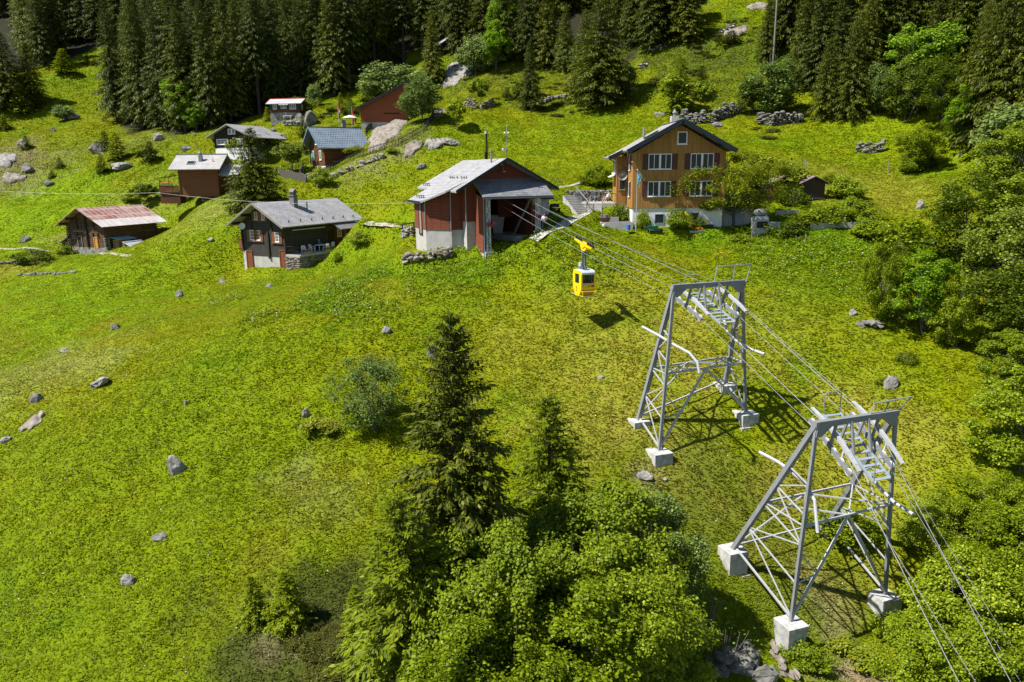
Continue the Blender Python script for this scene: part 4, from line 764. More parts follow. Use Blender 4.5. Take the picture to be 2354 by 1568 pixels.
# ================================================================ blue roofed chalet
bc = thing('blue_roofed_chalet', 'brown log chalet with blue grey tiled roof and green shutters', 'chalet', BR_O, BR_R)
L_, W2 = 7.0, 6.6; bz2 = lambda y: 7.55 - abs(y - 3.3) * (7.55 - 4.15) / 4.2
mb = MB(); gable_walls(mb, 0, L_, 0, W2, 1.42, 4.75, 7.05, 'x'); mb.build('wall', M['board_brown'], bc)
mb = MB(); mb.box(.04, L_ - .04, .04, W2 - .04, -1.6, 1.42); mb.build('plinth', M['plaster'], bc)
mb = MB(); slab(mb, (-1.15, -.9, bz2(-.9)), (L_ + .85, -.9, bz2(-.9)), (L_ + .85, 3.3, bz2(3.3)), (-1.15, 3.3, bz2(3.3)), .14); slab(mb, (-1.15, 3.3, bz2(3.3)), (L_ + .85, 3.3, bz2(3.3)), (L_ + .85, 7.5, bz2(7.5)), (-1.15, 7.5, bz2(7.5)), .14); r2 = mb.build('roof', M['tile_blue'], bc)
for y in (-.95, 7.55): mb = MB(); mb.bar((-1.18, 3.3, bz2(3.3) - .08), (-1.18, y, bz2(y) - .08), .06, .24); mb.build('bargeboard', flat('blue_trim', (.12, .20, .28)), r2)
mb = MB(); mb.box(-1.2, L_ + .9, 3.15, 3.45, 7.5, 7.6); mb.build('ridge_cap', flat('blue_trim', (.12, .20, .28)), r2)
gutter(bc, (-1.15, -1.0, 4.05), (L_ + .85, -1.0, 4.05), 'steel_blue'); chimney(r2, 5.3, 4.3, 6.3, 8.4, .32, .3, M['chimney'], 'slab')
Mg, Mf = face('left', 0.0), face('front', 0.0)
window(bc, Mg, -5.6, 2.35, 1.15, 1.5, 2, frame='white', pane='glass_curtain', fw=.12); shutter(bc, Mg, -6.1, 2.35, .45, 1.5, M['shutter_green']); shutter(bc, Mg, -4.43, 2.35, .35, 1.5, M['shutter_green'])
window(bc, Mg, -2.2, 2.3, .85, 1.5, 1, frame='white', pane='shutter_green', fw=.13); window(bc, Mg, -3.65, 4.75, .8, 1.45, 1, frame='white', pane='glass_curtain', fw=.1); shutter(bc, Mg, -4.05, 4.8, .38, 1.4, M['shutter_green']); shutter(bc, Mg, -2.82, 4.8, .38, 1.4, M['shutter_green'])
window(bc, Mf, 5.1, 2.6, 1.05, 1.15, 2, frame='white', pane='glass_curtain', fw=.1); shutter(bc, Mf, 4.6, 2.6, .47, 1.15, M['shutter_green']); shutter(bc, Mf, 6.2, 2.6, .47, 1.15, M['shutter_green'])
mb = MB(); mb.box(1.2, 4.2, -.3, -.1, 2.05, 2.15); mb.build('ladder_board', M['wood_orange'], bc); mb = MB()
for k in range(22): mb.box(.2 + k * .16, .24 + k * .16, -.95, -.91, .9, 1.75)
mb.box(.1, 3.8, -.97, -.89, 1.75, 1.82); mb.box(.1, 3.8, -.95, -.0, .78, .9); mb.build('porch_rail', M['wood_dark'], bc); dish(bc, (-.6, 6.6, 3.6), (-.8, -.4, .3), .45, 'stone_tan')

# ================================================================ small wooden chalet with pale roof
SC_O = Vector((-50.05, 114.31, -2.77)); sc = thing('small_wooden_chalet', 'red brown boarded chalet with pale shingle roof and balcony', 'chalet', SC_O, 0)
mb = MB(); gable_walls(mb, 0, 5.95, 0, 5.6, -.6, 3.45, 5.15, 'x'); mb.build('wall', M['board_red'], sc)
sz = lambda y: 5.65 - abs(y - 2.9) * (5.65 - 3.42) / 3.7
mb = MB(); slab(mb, (-1.1, -.8, sz(-.8)), (6.65, -.8, sz(-.8)), (6.65, 2.9, sz(2.9)), (-1.1, 2.9, sz(2.9)), .16); slab(mb, (-1.1, 2.9, sz(2.9)), (6.65, 2.9, sz(2.9)), (6.65, 6.6, sz(6.6)), (-1.1, 6.6, sz(6.6)), .16); r3 = mb.build('roof', M['tile_white'], sc)
mb = MB(); mb.box(-1.12, 6.67, 2.75, 3.05, 5.60, 5.75); mb.build('ridge_cap', M['steel'], r3); chimney(r3, 3.15, 1.3, 4.5, 5.5, .25, .25, M['steel'], 'cowl')
mb = MB(); q = Matrix.Rotation(math.atan(2.23 / 3.7), 4, 'X'); mb.M = Matrix.Translation((1.85, .75, sz(.75) + .03)) @ q; mb.box(-.58, .58, -.42, .42, 0, .09); sk = mb.build('skylight', M['steel'], r3); mb = MB(); mb.M = Matrix.Translation((1.85, .75, sz(.75) + .03)) @ q; mb.box(-.48, .48, -.33, .33, .08, .105); mb.build('pane', M['glass'], sk)
mb = MB(); mb.tube([(5.1, 1.0, 4.4), (5.1, 1.0, 4.95)], .06, 6); mb.build('vent_pipe', M['black'], r3); gutter(sc, (-1.1, -.88, 3.38), (6.65, -.88, 3.38)); pipe(sc, [(.05, -.85, 3.3), (.08, -.06, 2.9), (.12, -.06, -.3)])
mb = MB(); mb.box(-3.0, 0, -.1, 2.0, -.05, .07); bb = mb.build('balcony', M['wood_dark'], sc); mb = MB()
for k in range(20): mb.box(-3.0 + k * .15, -2.88 + k * .15, -.14, -.10, .05, 1.0)
mb.box(-3.05, 0, -.16, -.08, 1.0, 1.07); mb.box(-3.04, -2.98, -.1, 2.0, .05, 1.05); mb.build('balcony_rail', M['board_red'], bb); mb = MB()
for a_, b_ in [((-2.9, 0, 1.0), (-2.9, 0, 2.1)), ((-2.4, 1.9, 1.0), (-2.4, 1.9, 2.3)), ((-3.6, -.2, 2.05), (0, .3, 2.65)), ((-3.4, 1.6, 2.1), (0, 1.9, 2.75))]: mb.bar(a_, b_, .07)
mb.build('pergola', M['wood_dark'], bb)
mb = MB(); mb.box(-3.0, -.05, 0, 2.0, -1.6, -.06); mb.build('store_wall', M['board_brown'], sc)
mb = MB(); mb.box(5.96, 8.6, 1.2, 4.6, -.8, 2.5); ax = mb.build('annex', M['board_brown'], sc); mb = MB(); slab(mb, (5.9, .3, 2.6), (9.0, .3, 2.6), (9.0, 2.9, 4.1), (5.9, 2.9, 4.1), .14); mb.build('annex_roof', M['tile_white'], ax)

# ================================================================ dark house with white framed windows
DH_O, DH_R = Vector((-51.74, 134.26, 3.65)), rad(-20); dh = thing('dark_house', 'near black timber house with white framed windows behind ivy', 'house', DH_O, DH_R)
mb = MB(); gable_walls(mb, 0, 6.9, 0, 8.5, .70, 3.0, 4.35); mb.build('wall', M['board_black'], dh); mb = MB(); mb.box(.03, 6.87, .03, 8.4, -2.4, .70); mb.build('plinth', M['plaster'], dh)
dz = lambda x: 4.65 - abs(x - 3.45) * (4.65 - 2.50) / 4.8
mb = MB(); slab(mb, (-1.35, -.8, dz(-1.35)), (3.45, -.8, dz(3.45)), (3.45, 9.0, dz(3.45)), (-1.35, 9.0, dz(-1.35)), .15); slab(mb, (3.45, -.8, dz(3.45)), (8.6, -.8, dz(8.6)), (8.6, 9.0, dz(8.6)), (3.45, 9.0, dz(3.45)), .15); mb.build('roof', M['slate'], dh)
Mf = face('front', 0.0); window(dh, Mf, .5, 1.25, 2.45, .95, 3, frame='white', pane='glass_curtain', rows=1, fw=.11, mid=.1); window(dh, Mf, 3.1, 2.95, 1.55, .92, 2, frame='white', pane='glass_curtain', rows=1, fw=.11, mid=.12); window(dh, Mf, 4.9, 1.25, 1.2, .95, 2, frame='white', pane='glass_curtain', rows=1, fw=.11)

# ================================================================ red trimmed cottage
FH_O = Vector((-41.09, 151.28, 10.68)); fh = thing('red_trimmed_cottage', 'low brown log cottage with red roof edge and dark green shutters', 'cottage', FH_O, 0)
mb = MB(); gable_walls(mb, -5.8, 0, 0, 4.8, .82, 2.5, 3.4, 'x'); mb.build('wall', M['board_brown'], fh); mb = MB(); mb.box(-5.75, -.03, .03, 4.75, -1.6, .82); mb.build('plinth', M['stone_pale'], fh)
mb = MB(); slab(mb, (-6.35, -.6, 2.42), (.55, -.6, 2.50), (.55, 2.5, 3.62), (-6.35, 2.5, 3.54), .12); slab(mb, (-6.35, 2.5, 3.54), (.55, 2.5, 3.62), (.55, 5.4, 2.5), (-6.35, 5.4, 2.42), .12); r4 = mb.build('roof', M['sheet_metal'], fh)
mb = MB(); mb.bar((-6.4, 2.5, 3.60), (.6, 2.5, 3.68), .14, .12); mb.bar((-6.38, -.6, 2.40), (-6.38, 2.5, 3.52), .06, .14); mb.build('red_trim', flat('trim_red', (.62, .07, .05)), r4)
Mf = face('front', 0.0)
for u, w_, n in ((-5.15, .75, 2), (-1.9, 1.25, 3)): window(fh, Mf, u, 1.45, w_, .95, n, frame='white', pane='glass_curtain', fw=.08)
window(fh, Mf, -3.6, 1.6, 1.1, .8, 2, frame='white', pane='glass_curtain'); 
for u, w_ in ((-5.75, .55), (-4.35, .6), (-2.5, .55), (-.6, .55)): shutter(fh, Mf, u, 1.45, w_, .95, M['shutter_dkgreen'])
window(fh, face('right', 0.0), 1.6, 1.5, .7, .9, 1, frame='white', pane='glass_curtain'); mb = MB(); slab(mb, (-3.8, -.85, 2.2), (-2.0, -.85, 2.2), (-2.0, -.02, 2.4), (-3.8, -.02, 2.4), .05); mb.build('awning', M['white'], fh)
mb = MB(); mb.box(-1.05, -.4, -.06, .03, -1.1, .75); mb.build('cellar_door', M['wood_grey'], fh)

# ================================================================ rust red shed and forest hut
RS_O = Vector((-27.06, 140.24, 7.3)); rs = thing('rust_red_shed', 'tall rust red building with black pent roof beside the rock path', 'shed', RS_O, rad(6))
mb = MB(); mb.poly([(0, 0, 1.5), (8.5, 0, 1.5), (8.5, 0, 8.2), (0, 0, 3.95)], (0, 6, 0)); M['red_wall'] = m_noise('red_wall', [(.20,.058,.022),(.25,.075,.03)], .8, .85, .1, bscale=14); mb.build('wall', M['red_wall'], rs); mb = MB(); mb.box(.03, 8.4, .03, 5.9, -2.5, 1.5); mb.build('plinth', M['concrete'], rs)
mb = MB(); slab(mb, (-.75, -.7, 3.72), (9.0, -.7, 8.6), (9.0, 6.6, 8.6), (-.75, 6.6, 3.72), .12); mb.build('roof', M['slate_dark'], rs); mb = MB(); mb.bar((-.78, -.73, 3.74), (9.0, -.73, 8.62), .07, .42); mb.build('fascia', M['black'], rs)
mb = MB(); mb.box(4.2, 7.0, -.04, .02, 2.9, 3.15); mb.build('vent_slot', M['black'], rs)
HT_O = Vector((-15.2, 176.5, 24.4)); ht = thing('forest_hut', 'dark brown hut with pale roof half hidden in the forest', 'hut', HT_O, rad(30))
mb = MB(); gable_walls(mb, 0, 4.6, 0, 8.5, -1.6, 3.3, 4.7); mb.build('wall', M['board_black'], ht); mb = MB(); hzr = lambda x: 5.05 - abs(x - 2.3) * .62
slab(mb, (-.9, -.8, hzr(-.9)), (2.3, -.8, hzr(2.3)), (2.3, 9.2, hzr(2.3)), (-.9, 9.2, hzr(-.9)), .15); slab(mb, (2.3, -.8, hzr(2.3)), (5.5, -.8, hzr(5.5)), (5.5, 9.2, hzr(5.5)), (2.3, 9.2, hzr(2.3)), .15); mb.build('roof', M['slate'], ht)
door(ht, face('front', 0.0), 1.9, -1.2, .9, 2.0, M['wood_dark'], M['wood_dark'])

# ================================================================ two garden sheds
for ox, lab, wd in ((0, 'dark brown garden shed with ridge roof, the farther right of the pair', 2.7), (-3.1, 'dark brown garden shed half hidden by the maple', 2.6)):
    sh = thing('garden_shed', lab, 'shed', Vector((31.4 + ox, 81.3 + (.6 if ox else 0), -3.62)), rad(8), 'brown garden sheds'); mb = MB(); gable_walls(mb, 0, wd, 0, 3.0, -.6, 1.95, 2.45); mb.build('wall', M['board_shed'], sh)
    rz1 = lambda x: 2.68 - abs(x - wd / 2) * .44; mb = MB(); slab(mb, (-.4, -.35, rz1(-.4)), (wd / 2, -.35, rz1(wd / 2)), (wd / 2, 3.4, rz1(wd / 2)), (-.4, 3.4, rz1(-.4)), .07); slab(mb, (wd / 2, -.35, rz1(wd / 2)), (wd + .4, -.35, rz1(wd + .4)), (wd + .4, 3.4, rz1(wd + .4)), (wd / 2, 3.4, rz1(wd / 2)), .07); mb.build('roof', flat('shed_felt', (.20, .15, .15), .9), sh)
    mb = MB(); mb.box(-.06, .06, -.06, .06, -.5, 1.9); mb.build('corner_post', M['door_red'], sh); mb = MB(); mb.box(.2, wd - .1, -.05, -.01, .25, .38); mb.build('rail', M['wood_grey'], sh)
# ================================================================ pylons
LG, LA = Vector((.33, -.944, 0)).normalized(), Vector((.944, .33, 0)).normalized()
def pylon(lab, TL, TR, A, B, C, D, slope, scale=1.0, foot_h=(1.1, .9, .9, .9), arms=()):
    """portal pylon: heavy legs A-TL and D-TR on the uphill side, light legs B-TL and C-TR downhill"""
    TL, TR, A, B, C, D = map(Vector, (TL, TR, A, B, C, D)); O = (A + B + C + D) / 4
    t = thing('ropeway_pylon', lab, 'pylon', O, 0, 'steel pylons of the ropeway'); V = lambda p: Vector(p) - O
    up = Vector((0, 0, 1)); bd = (TR - TL).normalized()
    def part(name, mb, m_='steel', par=t): mb.M = None; mb.v = [V(p) for p in mb.v]; return mb.build(name, M[m_], par)
    for p, q, w_ in ((A, TL, .24), (D, TR, .24), (B, TL, .15), (C, TR, .15)): mb = MB(); mb.bar(p, q, w_, w_ * 1.15, bd); part('leg', mb)
    mb = MB(); mb.bar(TL - bd * .12, TR + bd * .12, .26, .30)
    for T_, s_ in ((TL, 1), (TR, -1)):
        n = LG * .14; mb.poly([T_ + up * .152 - n, T_ + bd * s_ * .85 + up * .152 - n, T_ + bd * s_ * .80 - up * .16 - n, T_ + bd * s_ * .22 - up * .62 - n, T_ - bd * s_ * .1 - up * .6 - n], LG * .28)
    part('cross_beam', mb)
    f = lambda P_, T_, k: P_.lerp(T_, k)
    h1 = .40
    zr_ = A.z + .41 * (TL.z - A.z); fr_ = lambda P_, T_: P_.lerp(T_, (zr_ - P_.z) / (T_.z - P_.z)); ring = [fr_(A, TL), fr_(B, TL), fr_(C, TR), fr_(D, TR)]
    mb = MB()
    for i in range(4): mb.bar(ring[i], ring[(i + 1) % 4], .10 if i in (1, 3) else .06)
    m1, m2 = ring[1].lerp(ring[2], .5), ring[0].lerp(ring[3], .45)
    for r_ in (ring[1], ring[2]): mb.bar(r_, m2, .07)
    for r_ in (ring[0], ring[3]): mb.bar(r_, m1, .07)
    mb.box; part('ring_frame', mb, 'galv')
    mb = MB(); k1 = .06
    mb.bar(m1, f(B, TL, .02), .11); mb.bar(m1, f(C, TR, .02), .11); mb.bar(m2, f(A, TL, .03), .08); mb.bar(m2, f(D, TR, .03), .08)
    mb.bar(f(A, TL, .03), f(D, TR, .05), .09); mb.bar(f(A, TL, .02), f(B, TL, .02), .09); mb.bar(f(D, TR, .02), f(C, TR, .02), .09)
    q = m1.lerp(B, .55); mb.bar(q, f(B, TL, .20), .06); mb.bar(q, f(B, TL, .36), .06); part('brace', mb, 'galv')
    for P_, Q_, T_ in ((A, B, TL), (D, C, TR)):
        mb = MB(); ks = [.02, .20, .40, .55, .70]
        for i in range(len(ks) - 1):
            mb.bar(f(P_, T_, ks[i + 1]), f(Q_, T_, ks[i + 1]), .06)
            a_, b_ = (f(P_, T_, ks[i]), f(Q_, T_, ks[i + 1])) if i % 2 else (f(Q_, T_, ks[i]), f(P_, T_, ks[i + 1])); mb.bar(a_, b_, .055)
        part('side_lattice', mb, 'galv')
    # rollers, saddles and the ladder platform hang from the beam, tilted with the ropes
    rope = (LG + up * slope).normalized(); nr = bd.cross(rope).normalized(); nr = nr if nr.z > 0 else -nr
    mid = TL.lerp(TR, .52); Lb = (TR - TL).length
    pc = mid - up * 1.42
    mb = MB(); hw = .52
    for s_ in (-1, 1): mb.bar(pc + bd * hw * s_ - rope * 2.1, pc + bd * hw * s_ + rope * 2.1, .06, .14, nr)
    for k in range(11): c = pc + rope * (-2.0 + k * .40); mb.bar(c - bd * hw, c + bd * hw, .13, .04, nr)
    pl = part('ladder_platform', mb, 'steel_blue'); mb = MB()
    for e in (-2.1, 2.1):
        mb = MB(); c = pc + rope * e; mb.tube([c - bd * hw, c - bd * hw + up * 1.05, c - bd * (hw - .12) + up * 1.15, c + bd * (hw - .12) + up * 1.15, c + bd * hw + up * 1.05, c + bd * hw], .025, 6); part('guard_hoop', mb, 'steel', pl)

    for s_, dy in ((-1, .55), (1, .55), (-1, -.55), (1, -.55)): mb = MB(); mb.bar(pc + bd * hw * s_ + rope * dy, mid + bd * hw * s_ + rope * dy * .2, .09, .12); part('hanger', mb)
    for s_, kf in ((-1, .25), (1, .79)):
        c = TL.lerp(TR, kf) - up * .80; mb = MB(); n = 12; pts = []
        for i in range(n + 1): x = -2.0 + 4.0 * i / n; pts.append((x, .10 - .045 * x * x))
        for i in range(n):
            x0, z0 = pts[i]; x1, z1 = pts[i + 1]; w0 = .045 + .07 * math.cos(x0 / 2.0 * 1.5); p0 = c + rope * x0 + nr * z0; p1 = c + rope * x1 + nr * z1; mb.bar(p0, p1, .17, 1.5 * w0, nr)
        part('rope_saddle', mb, 'galv')
        rb = c + bd * s_ * .0 - bd * (.30 if s_ < 0 else -.05) * 1.0 - up * .42 - bd * (0 if s_ < 0 else .42); mb = MB()
        for e in (-.06, .06): mb.bar(rb + bd * e - rope * 1.75, rb + bd * e + rope * 1.75, .025, .20, nr)
        tr = part('roller_battery', mb)
        for i in range(6):
            x = rb + rope * (-1.55 + i * .62); mb = MB(); qm = bd.to_track_quat('Z', 'Y').to_matrix().to_4x4(); mb.M = Matrix.Translation(x - nr * .03) @ qm; mb.lathe([(.05, -.05), (.20, -.045), (.17, 0), (.20, .045), (.05, .05)], (0, 0, 0), 14); part('roller', mb, 'steel_white', tr)
        for a_, b_, w_ in ((rb, TL.lerp(TR, kf), .11), (rb + rope * .9, c + rope * .7, .07), (rb - rope * .9, c - rope * .7, .07)): mb = MB(); mb.bar(a_, b_, w_); part('roller_arm', mb)
    return t, part, O
tl1, tr1 = P(1549, 660, 44.5), P(1706, 649, 46.06)
p1, part1, o1_ = pylon('grey steel pylon farther up the slope, nearest to the yellow cabin', tl1, tr1, P(1467, 965, 47.9), P(1515, 1037, 45.65), P(1713, 948, 48.4), P(1666, 882, 50.3), -.30)
mb = MB(); a_, b_ = P(1640, 655, 45.4), P(1710, 650, 46.1)
mb.tube([a_, P(1648, 613, 45.4), P(1725, 607, 46.1), P(1712, 656, 46.1)], .04, 6); mb.tube([P(1683, 652, 45.8), P(1689, 610, 45.75)], .03, 6); part1('guard_rail', mb)
mb = MB(); mb.tube([P(1476, 751, 46.6), P(1515, 772, 45.6), P(1550, 793, 44.8), P(1585, 812, 44.0), P(1603, 834, 43.7), P(1607, 858, 43.6)], .085, 8); part1('guide_arm', mb, 'steel_white')
mb = MB(); mb.tube([P(1664, 735, 47.2), P(1669, 760, 46.8), P(1690, 782, 46.2), P(1725, 803, 45.2), P(1757, 814, 44.2)], .085, 8); part1('guide_arm', mb, 'steel_white')
tl2, tr2 = P(1877, 976, 35.3), P(2058, 949, 36.9)
p2, part2, o2_ = pylon('grey steel pylon lower down beside the thicket, with tall concrete footings', tl2, tr2, P(1685, 1261, 41.1), P(1818, 1430, 36.9), P(2034, 1368, 39.9), P(1901, 1208, 43.7), -.62)
mb = MB(); mb.tube([P(1995, 966, 36.3), P(2009, 928, 36.3), P(2094, 912, 37.2), P(2055, 955, 37.0)], .04, 6); mb.tube([P(2027, 958, 36.6), P(2045, 920, 36.7)], .03, 6); part2('guard_rail', mb)
mb = MB(); mb.tube([P(1745, 1039, 39.0), P(1785, 1060, 38.0), P(1812, 1078, 37.3), P(1850, 1110, 36.4), P(1872, 1150, 35.8), P(1879, 1225, 35.5)], .085, 8); part2('guide_arm', mb, 'steel_white')
mb = MB(); mb.tube([P(1990, 1080, 38.0), P(2020, 1120, 37.4), P(2055, 1155, 36.8), P(2098, 1182, 35.8)], .085, 8); part2('guide_arm', mb, 'steel_white')
rr = random.Random(4)
FT = 'concrete footings of the pylons'
def footing(foot, w_, h, lab, low=None, rz=.33, tap=.95, m_='concrete_old'):
    mb = MB(); mb.frustum(0, 0, -h, .02, w_ * .5 * tap, w_ * .5 * tap, w_ * .5, w_ * .5)
    if low: mb.frustum(0, 0, -h - .9, -h + .12, w_ * .62, w_ * .62, w_ * .60, w_ * .60)
    mb.box(-.2, .2, -.2, .2, 0, .05); o = mb.build('concrete_footing', M[m_]); o.location = foot; o.rotation_euler = (0, 0, rz); return tag(o, lab, 'footing', FT)
footing(P(1467, 965, 47.9), 1.15, 1.2, 'pale concrete footing at the outermost uphill leg of the farther pylon'); footing(P(1515, 1037, 45.65), 1.25, 1.1, 'concrete footing at the lowest leg of the farther pylon'); footing(P(1713, 948, 48.4), 1.25, .9, 'shadowed concrete footing with a step under the farther pylon', 1); footing(P(1666, 882, 50.3), 1.2, 1.0, 'concrete footing partly hidden behind the farther pylon legs', 1)
footing(P(1685, 1261, 41.1), 1.2, 1.5, 'big pale concrete footing beside the near thicket', 1); footing(P(1818, 1430, 36.9), 1.2, 2.4, 'tall tapering concrete footing at the bottom of the nearer pylon', None, .33, .6); footing(P(2034, 1368, 39.9), 1.2, 1.4, 'whitish concrete footing in the bushes under the nearer pylon'); footing(P(1901, 1208, 43.7), 1.1, 1.0, 'small concrete footing behind the nearer pylon')

# ================================================================ ropes
def sag(p, q, s, n=24): p, q = Vector(p), Vector(q); return [p.lerp(q, i / n) - Vector((0, 0, s * 4 * (i / n) * (1 - i / n))) for i in range(n + 1)]
RL = Matrix.Rotation(ST_R, 3, 'Z'); S0 = lambda x, y, z: ST_O + RL @ Vector((x, y, z))
def down(p, U): 
    # follow the rope direction until it leaves the view
    return p
sad = lambda TL, TR, k, dz: TL.lerp(TR, k) + Vector((0, 0, dz))
ends = [P(2330, 1590, 29.5), P(2268, 1600, 28.6), P(2450, 1590, 31.5), P(2240, 1600, 28.4)]
RG = 'ropes of the ropeway'
def rope(lab, pts, r, m_='steel'):
    mb = MB(); mb.tube(pts, r, 6); return tag(mb.build('steel_rope', M[m_]), lab, 'rope', RG)
rope('track rope over the outer saddles, the one carrying the yellow cabin', sag(S0(2.45, 4, 5.05), sad(tl1, tr1, .25, -.66), .15) + sag(sad(tl1, tr1, .25, -.66), sad(tl2, tr2, .25, -.66), .05)[1:] + sag(sad(tl2, tr2, .25, -.66), P(2225, 1610, 28.2), .1)[1:], .017)
rope('track rope over the inner saddles, without a cabin', sag(S0(4.6, 4, 5.1), sad(tl1, tr1, .79, -.66), .15) + sag(sad(tl1, tr1, .79, -.66), sad(tl2, tr2, .79, -.66), .05)[1:] + sag(sad(tl2, tr2, .79, -.66), P(2335, 1590, 29.8), .1)[1:], .017)
rope('thin haul rope running on the outer rollers', sag(S0(2.35, 4, 4.5), sad(tl1, tr1, .25, -1.06) - LA * .3, .35) + sag(sad(tl1, tr1, .25, -1.06) - LA * .3, sad(tl2, tr2, .25, -1.08) - LA * .3, .08)[1:] + sag(sad(tl2, tr2, .25, -1.08) - LA * .3, P(2275, 1620, 28.6), .1)[1:], .013)
rope('thin haul rope running on the inner rollers', sag(S0(4.4, 4, 4.6), sad(tl1, tr1, .79, -1.06) - LA * .35, .35) + sag(sad(tl1, tr1, .79, -1.06) - LA * .35, sad(tl2, tr2, .79, -1.08) - LA * .35, .08)[1:] + sag(sad(tl2, tr2, .79, -1.08) - LA * .35, P(2372, 1610, 30.2), .1)[1:], .013)
rope('thin signal rope over the guard rails of both pylons', sag(S0(5.6, 2, 4.2), sad(tl1, tr1, .62, .15), .3) + sag(sad(tl1, tr1, .62, .15), sad(tl2, tr2, .62, .15), .05)[1:] + sag(sad(tl2, tr2, .62, .15), P(2400, 1600, 30.8), .1)[1:], .010)
rope('overhead wire crossing in front of the dark chalet roof', sag(P(-40, 437, 96), P(362, 443, 92), .3) + sag(P(362, 443, 92), P(950, 466, 75), .6)[1:], .016, 'galv')
rope('thin wire from the wooden pole up to the forest pole', sag(P(1121, 312, 88), P(1780, 60, 128), 1.0), .012, 'black')

# ================================================================ the yellow cabin
Cb = P(1340, 560, 59.0); r1 = sag(S0(2.45, 4, 5.05), sad(tl1, tr1, .25, -.66), .15)
best = min((abs(proj(r1[i].lerp(r1[i + 1], k / 10))[0] - 1342), i, k) for i in range(24) for k in range(10)); Cb = r1[best[1]].lerp(r1[best[1] + 1], best[2] / 10)
cr_ = math.atan2(LA.y, LA.x); cc = thing('cable_car', 'yellow cable car cabin with the black number 1 hanging from the rope', 'cable car', Cb, cr_)
rs_ = (sad(tl1, tr1, .25, -.66) - S0(2.45, 4, 4.5)); sl = rs_.z / math.hypot(rs_.x, rs_.y)   # local -y runs down the rope
Rt = Matrix.Rotation(-math.atan(sl), 4, 'X')
mb = MB(); mb.M = Rt
for s_ in (-.13, .13):
    mb.poly([(s_ - .02, 1.55, .02), (s_ - .02, -1.55, .02), (s_ - .02, -1.55, -.12), (s_ - .02, -.35, -.20), (s_ - .02, 0, -.42), (s_ - .02, .35, -.20), (s_ - .02, 1.55, -.12)], (.04, 0, 0))
for y in (-1.45, -.5, .5, 1.45): mb.box(-.15, .15, y - .04, y + .04, -.10, 0)
mb.poly([(-.10, -.75, -.15), (-.10, .75, -.15), (-.10, .12, -.72), (-.10, -.12, -.72)], (.2, 0, 0)); cg = mb.build('carriage', M['yellow'], cc)
for y in (-1.45, -1.05, -.65, .65, 1.05, 1.45):
    mb = MB(); mb.M = Rt @ Matrix.Translation((0, y, .10)) @ Matrix.Rotation(math.pi / 2, 4, 'Y'); mb.lathe([(.03, -.06), (.15, -.05), (.12, 0), (.15, .05), (.03, .06)], (0, 0, 0), 12); mb.build('wheel', M['black'], cg)
mb = MB(); mb.bar((-.09, .06, -.62), (-.09, .10, -1.94), .07, .11); mb.bar((.09, .02, -.62), (.09, .0, -1.94), .08, .12); mb.box(-.15, .15, -.12, .18, -.80, -.58); mb.bar((0, .05, -1.69), (0, -.42, -2.02), .05); mb.box(-.22, .22, -.55, .35, -2.06, -1.96); mb.bar((-.18, -.5, -2.0), (-.18, .6, -2.0), .08); mb.box(-.2, .2, -.15, .15, -1.98, -1.82); hg = mb.build('hanger', flat('hanger_grey', (.13, .16, .19)), cc)
mb = MB(); mb.box(-.28, -.13, .02, .42, -1.80, -1.50); mb.build('control_box', M['steel_white'], hg)
zt, zb = -2.06, -4.00; W1, L1 = .58, .78
def prof(s): return [(-L1 * s, zt - .18), (-L1 * .82 * s, zt), (L1 * .82 * s, zt), (L1 * s, zt - .18), (L1 * s, zb + .62), (L1 * .42 * s, zb), (-L1 * .42 * s, zb), (-L1 * s, zb + .62)]
mb = MB()
# side panels with window openings, end walls with window openings
for s_ in (-1, 1):
    x0, x1 = (W1 - .04) * s_, W1 * s_; a_, b_ = min(x0, x1), max(x0, x1); wy0, wy1, wz0, wz1 = -.36, .36, zb + .98, zb + 1.68
    mb.poly([(a_, -L1, zt - .18), (a_, -L1 * .82, zt), (a_, L1 * .82, zt), (a_, L1, zt - .18), (a_, L1, wz1), (a_, -L1, wz1)], (b_ - a_, 0, 0)); mb.poly([(a_, -L1, wz0), (a_, L1, wz0), (a_, L1, zb + .62), (a_, L1 * .42, zb), (a_, -L1 * .42, zb), (a_, -L1, zb + .62)], (b_ - a_, 0, 0)); mb.box(a_, b_, -L1, wy0, wz0, wz1); mb.box(a_, b_, wy1, L1, wz0, wz1)
for s_ in (-1, 1):
    y0, y1 = sorted(((L1 - .04) * s_, L1 * s_)); wz0, wz1 = zb + 1.02, zb + 1.66
    mb.box(-W1 + .04, W1 - .04, y0, y1, wz1, zt - .18); mb.box(-W1 + .04, W1 - .04, y0, y1, zb + .62, wz0); mb.box(-W1 + .04, -W1 + .12, y0, y1, wz0, wz1); mb.box(W1 - .12, W1 - .04, y0, y1, wz0, wz1)
    mb.poly([(-W1 + .04, L1 * s_, zb + .62), (W1 - .04, L1 * s_, zb + .62), (W1 - .04, L1 * .42 * s_, zb), (-W1 + .04, L1 * .42 * s_, zb)], (0, -.03 * s_, 0))
mb.box(-W1 + .04, W1 - .04, -L1 * .42, L1 * .42, zb, zb + .04); mb.build('body', M['yellow'], cc)
mb = MB(); k = 8; pr_ = [(-L1 - .03, zt - .26), (-L1 - .02, zt - .12), (-L1 * .88, zt + .01), (-L1 * .6, zt + .05), (L1 * .6, zt + .05), (L1 * .88, zt + .01), (L1 + .02, zt - .12), (L1 + .03, zt - .26), (L1 - .02, zt - .26), (L1 - .03, zt - .13), (L1 * .84, zt - .01), (-L1 * .84, zt - .01), (-L1 + .03, zt - .13), (-L1 + .02, zt - .26)]
mb.poly([(-W1 + .03, y, z) for y, z in pr_], (2 * W1 - .06, 0, 0)); mb.build('cabin_roof', flat('roof_bluegrey', (.50, .56, .60), .4), cc)
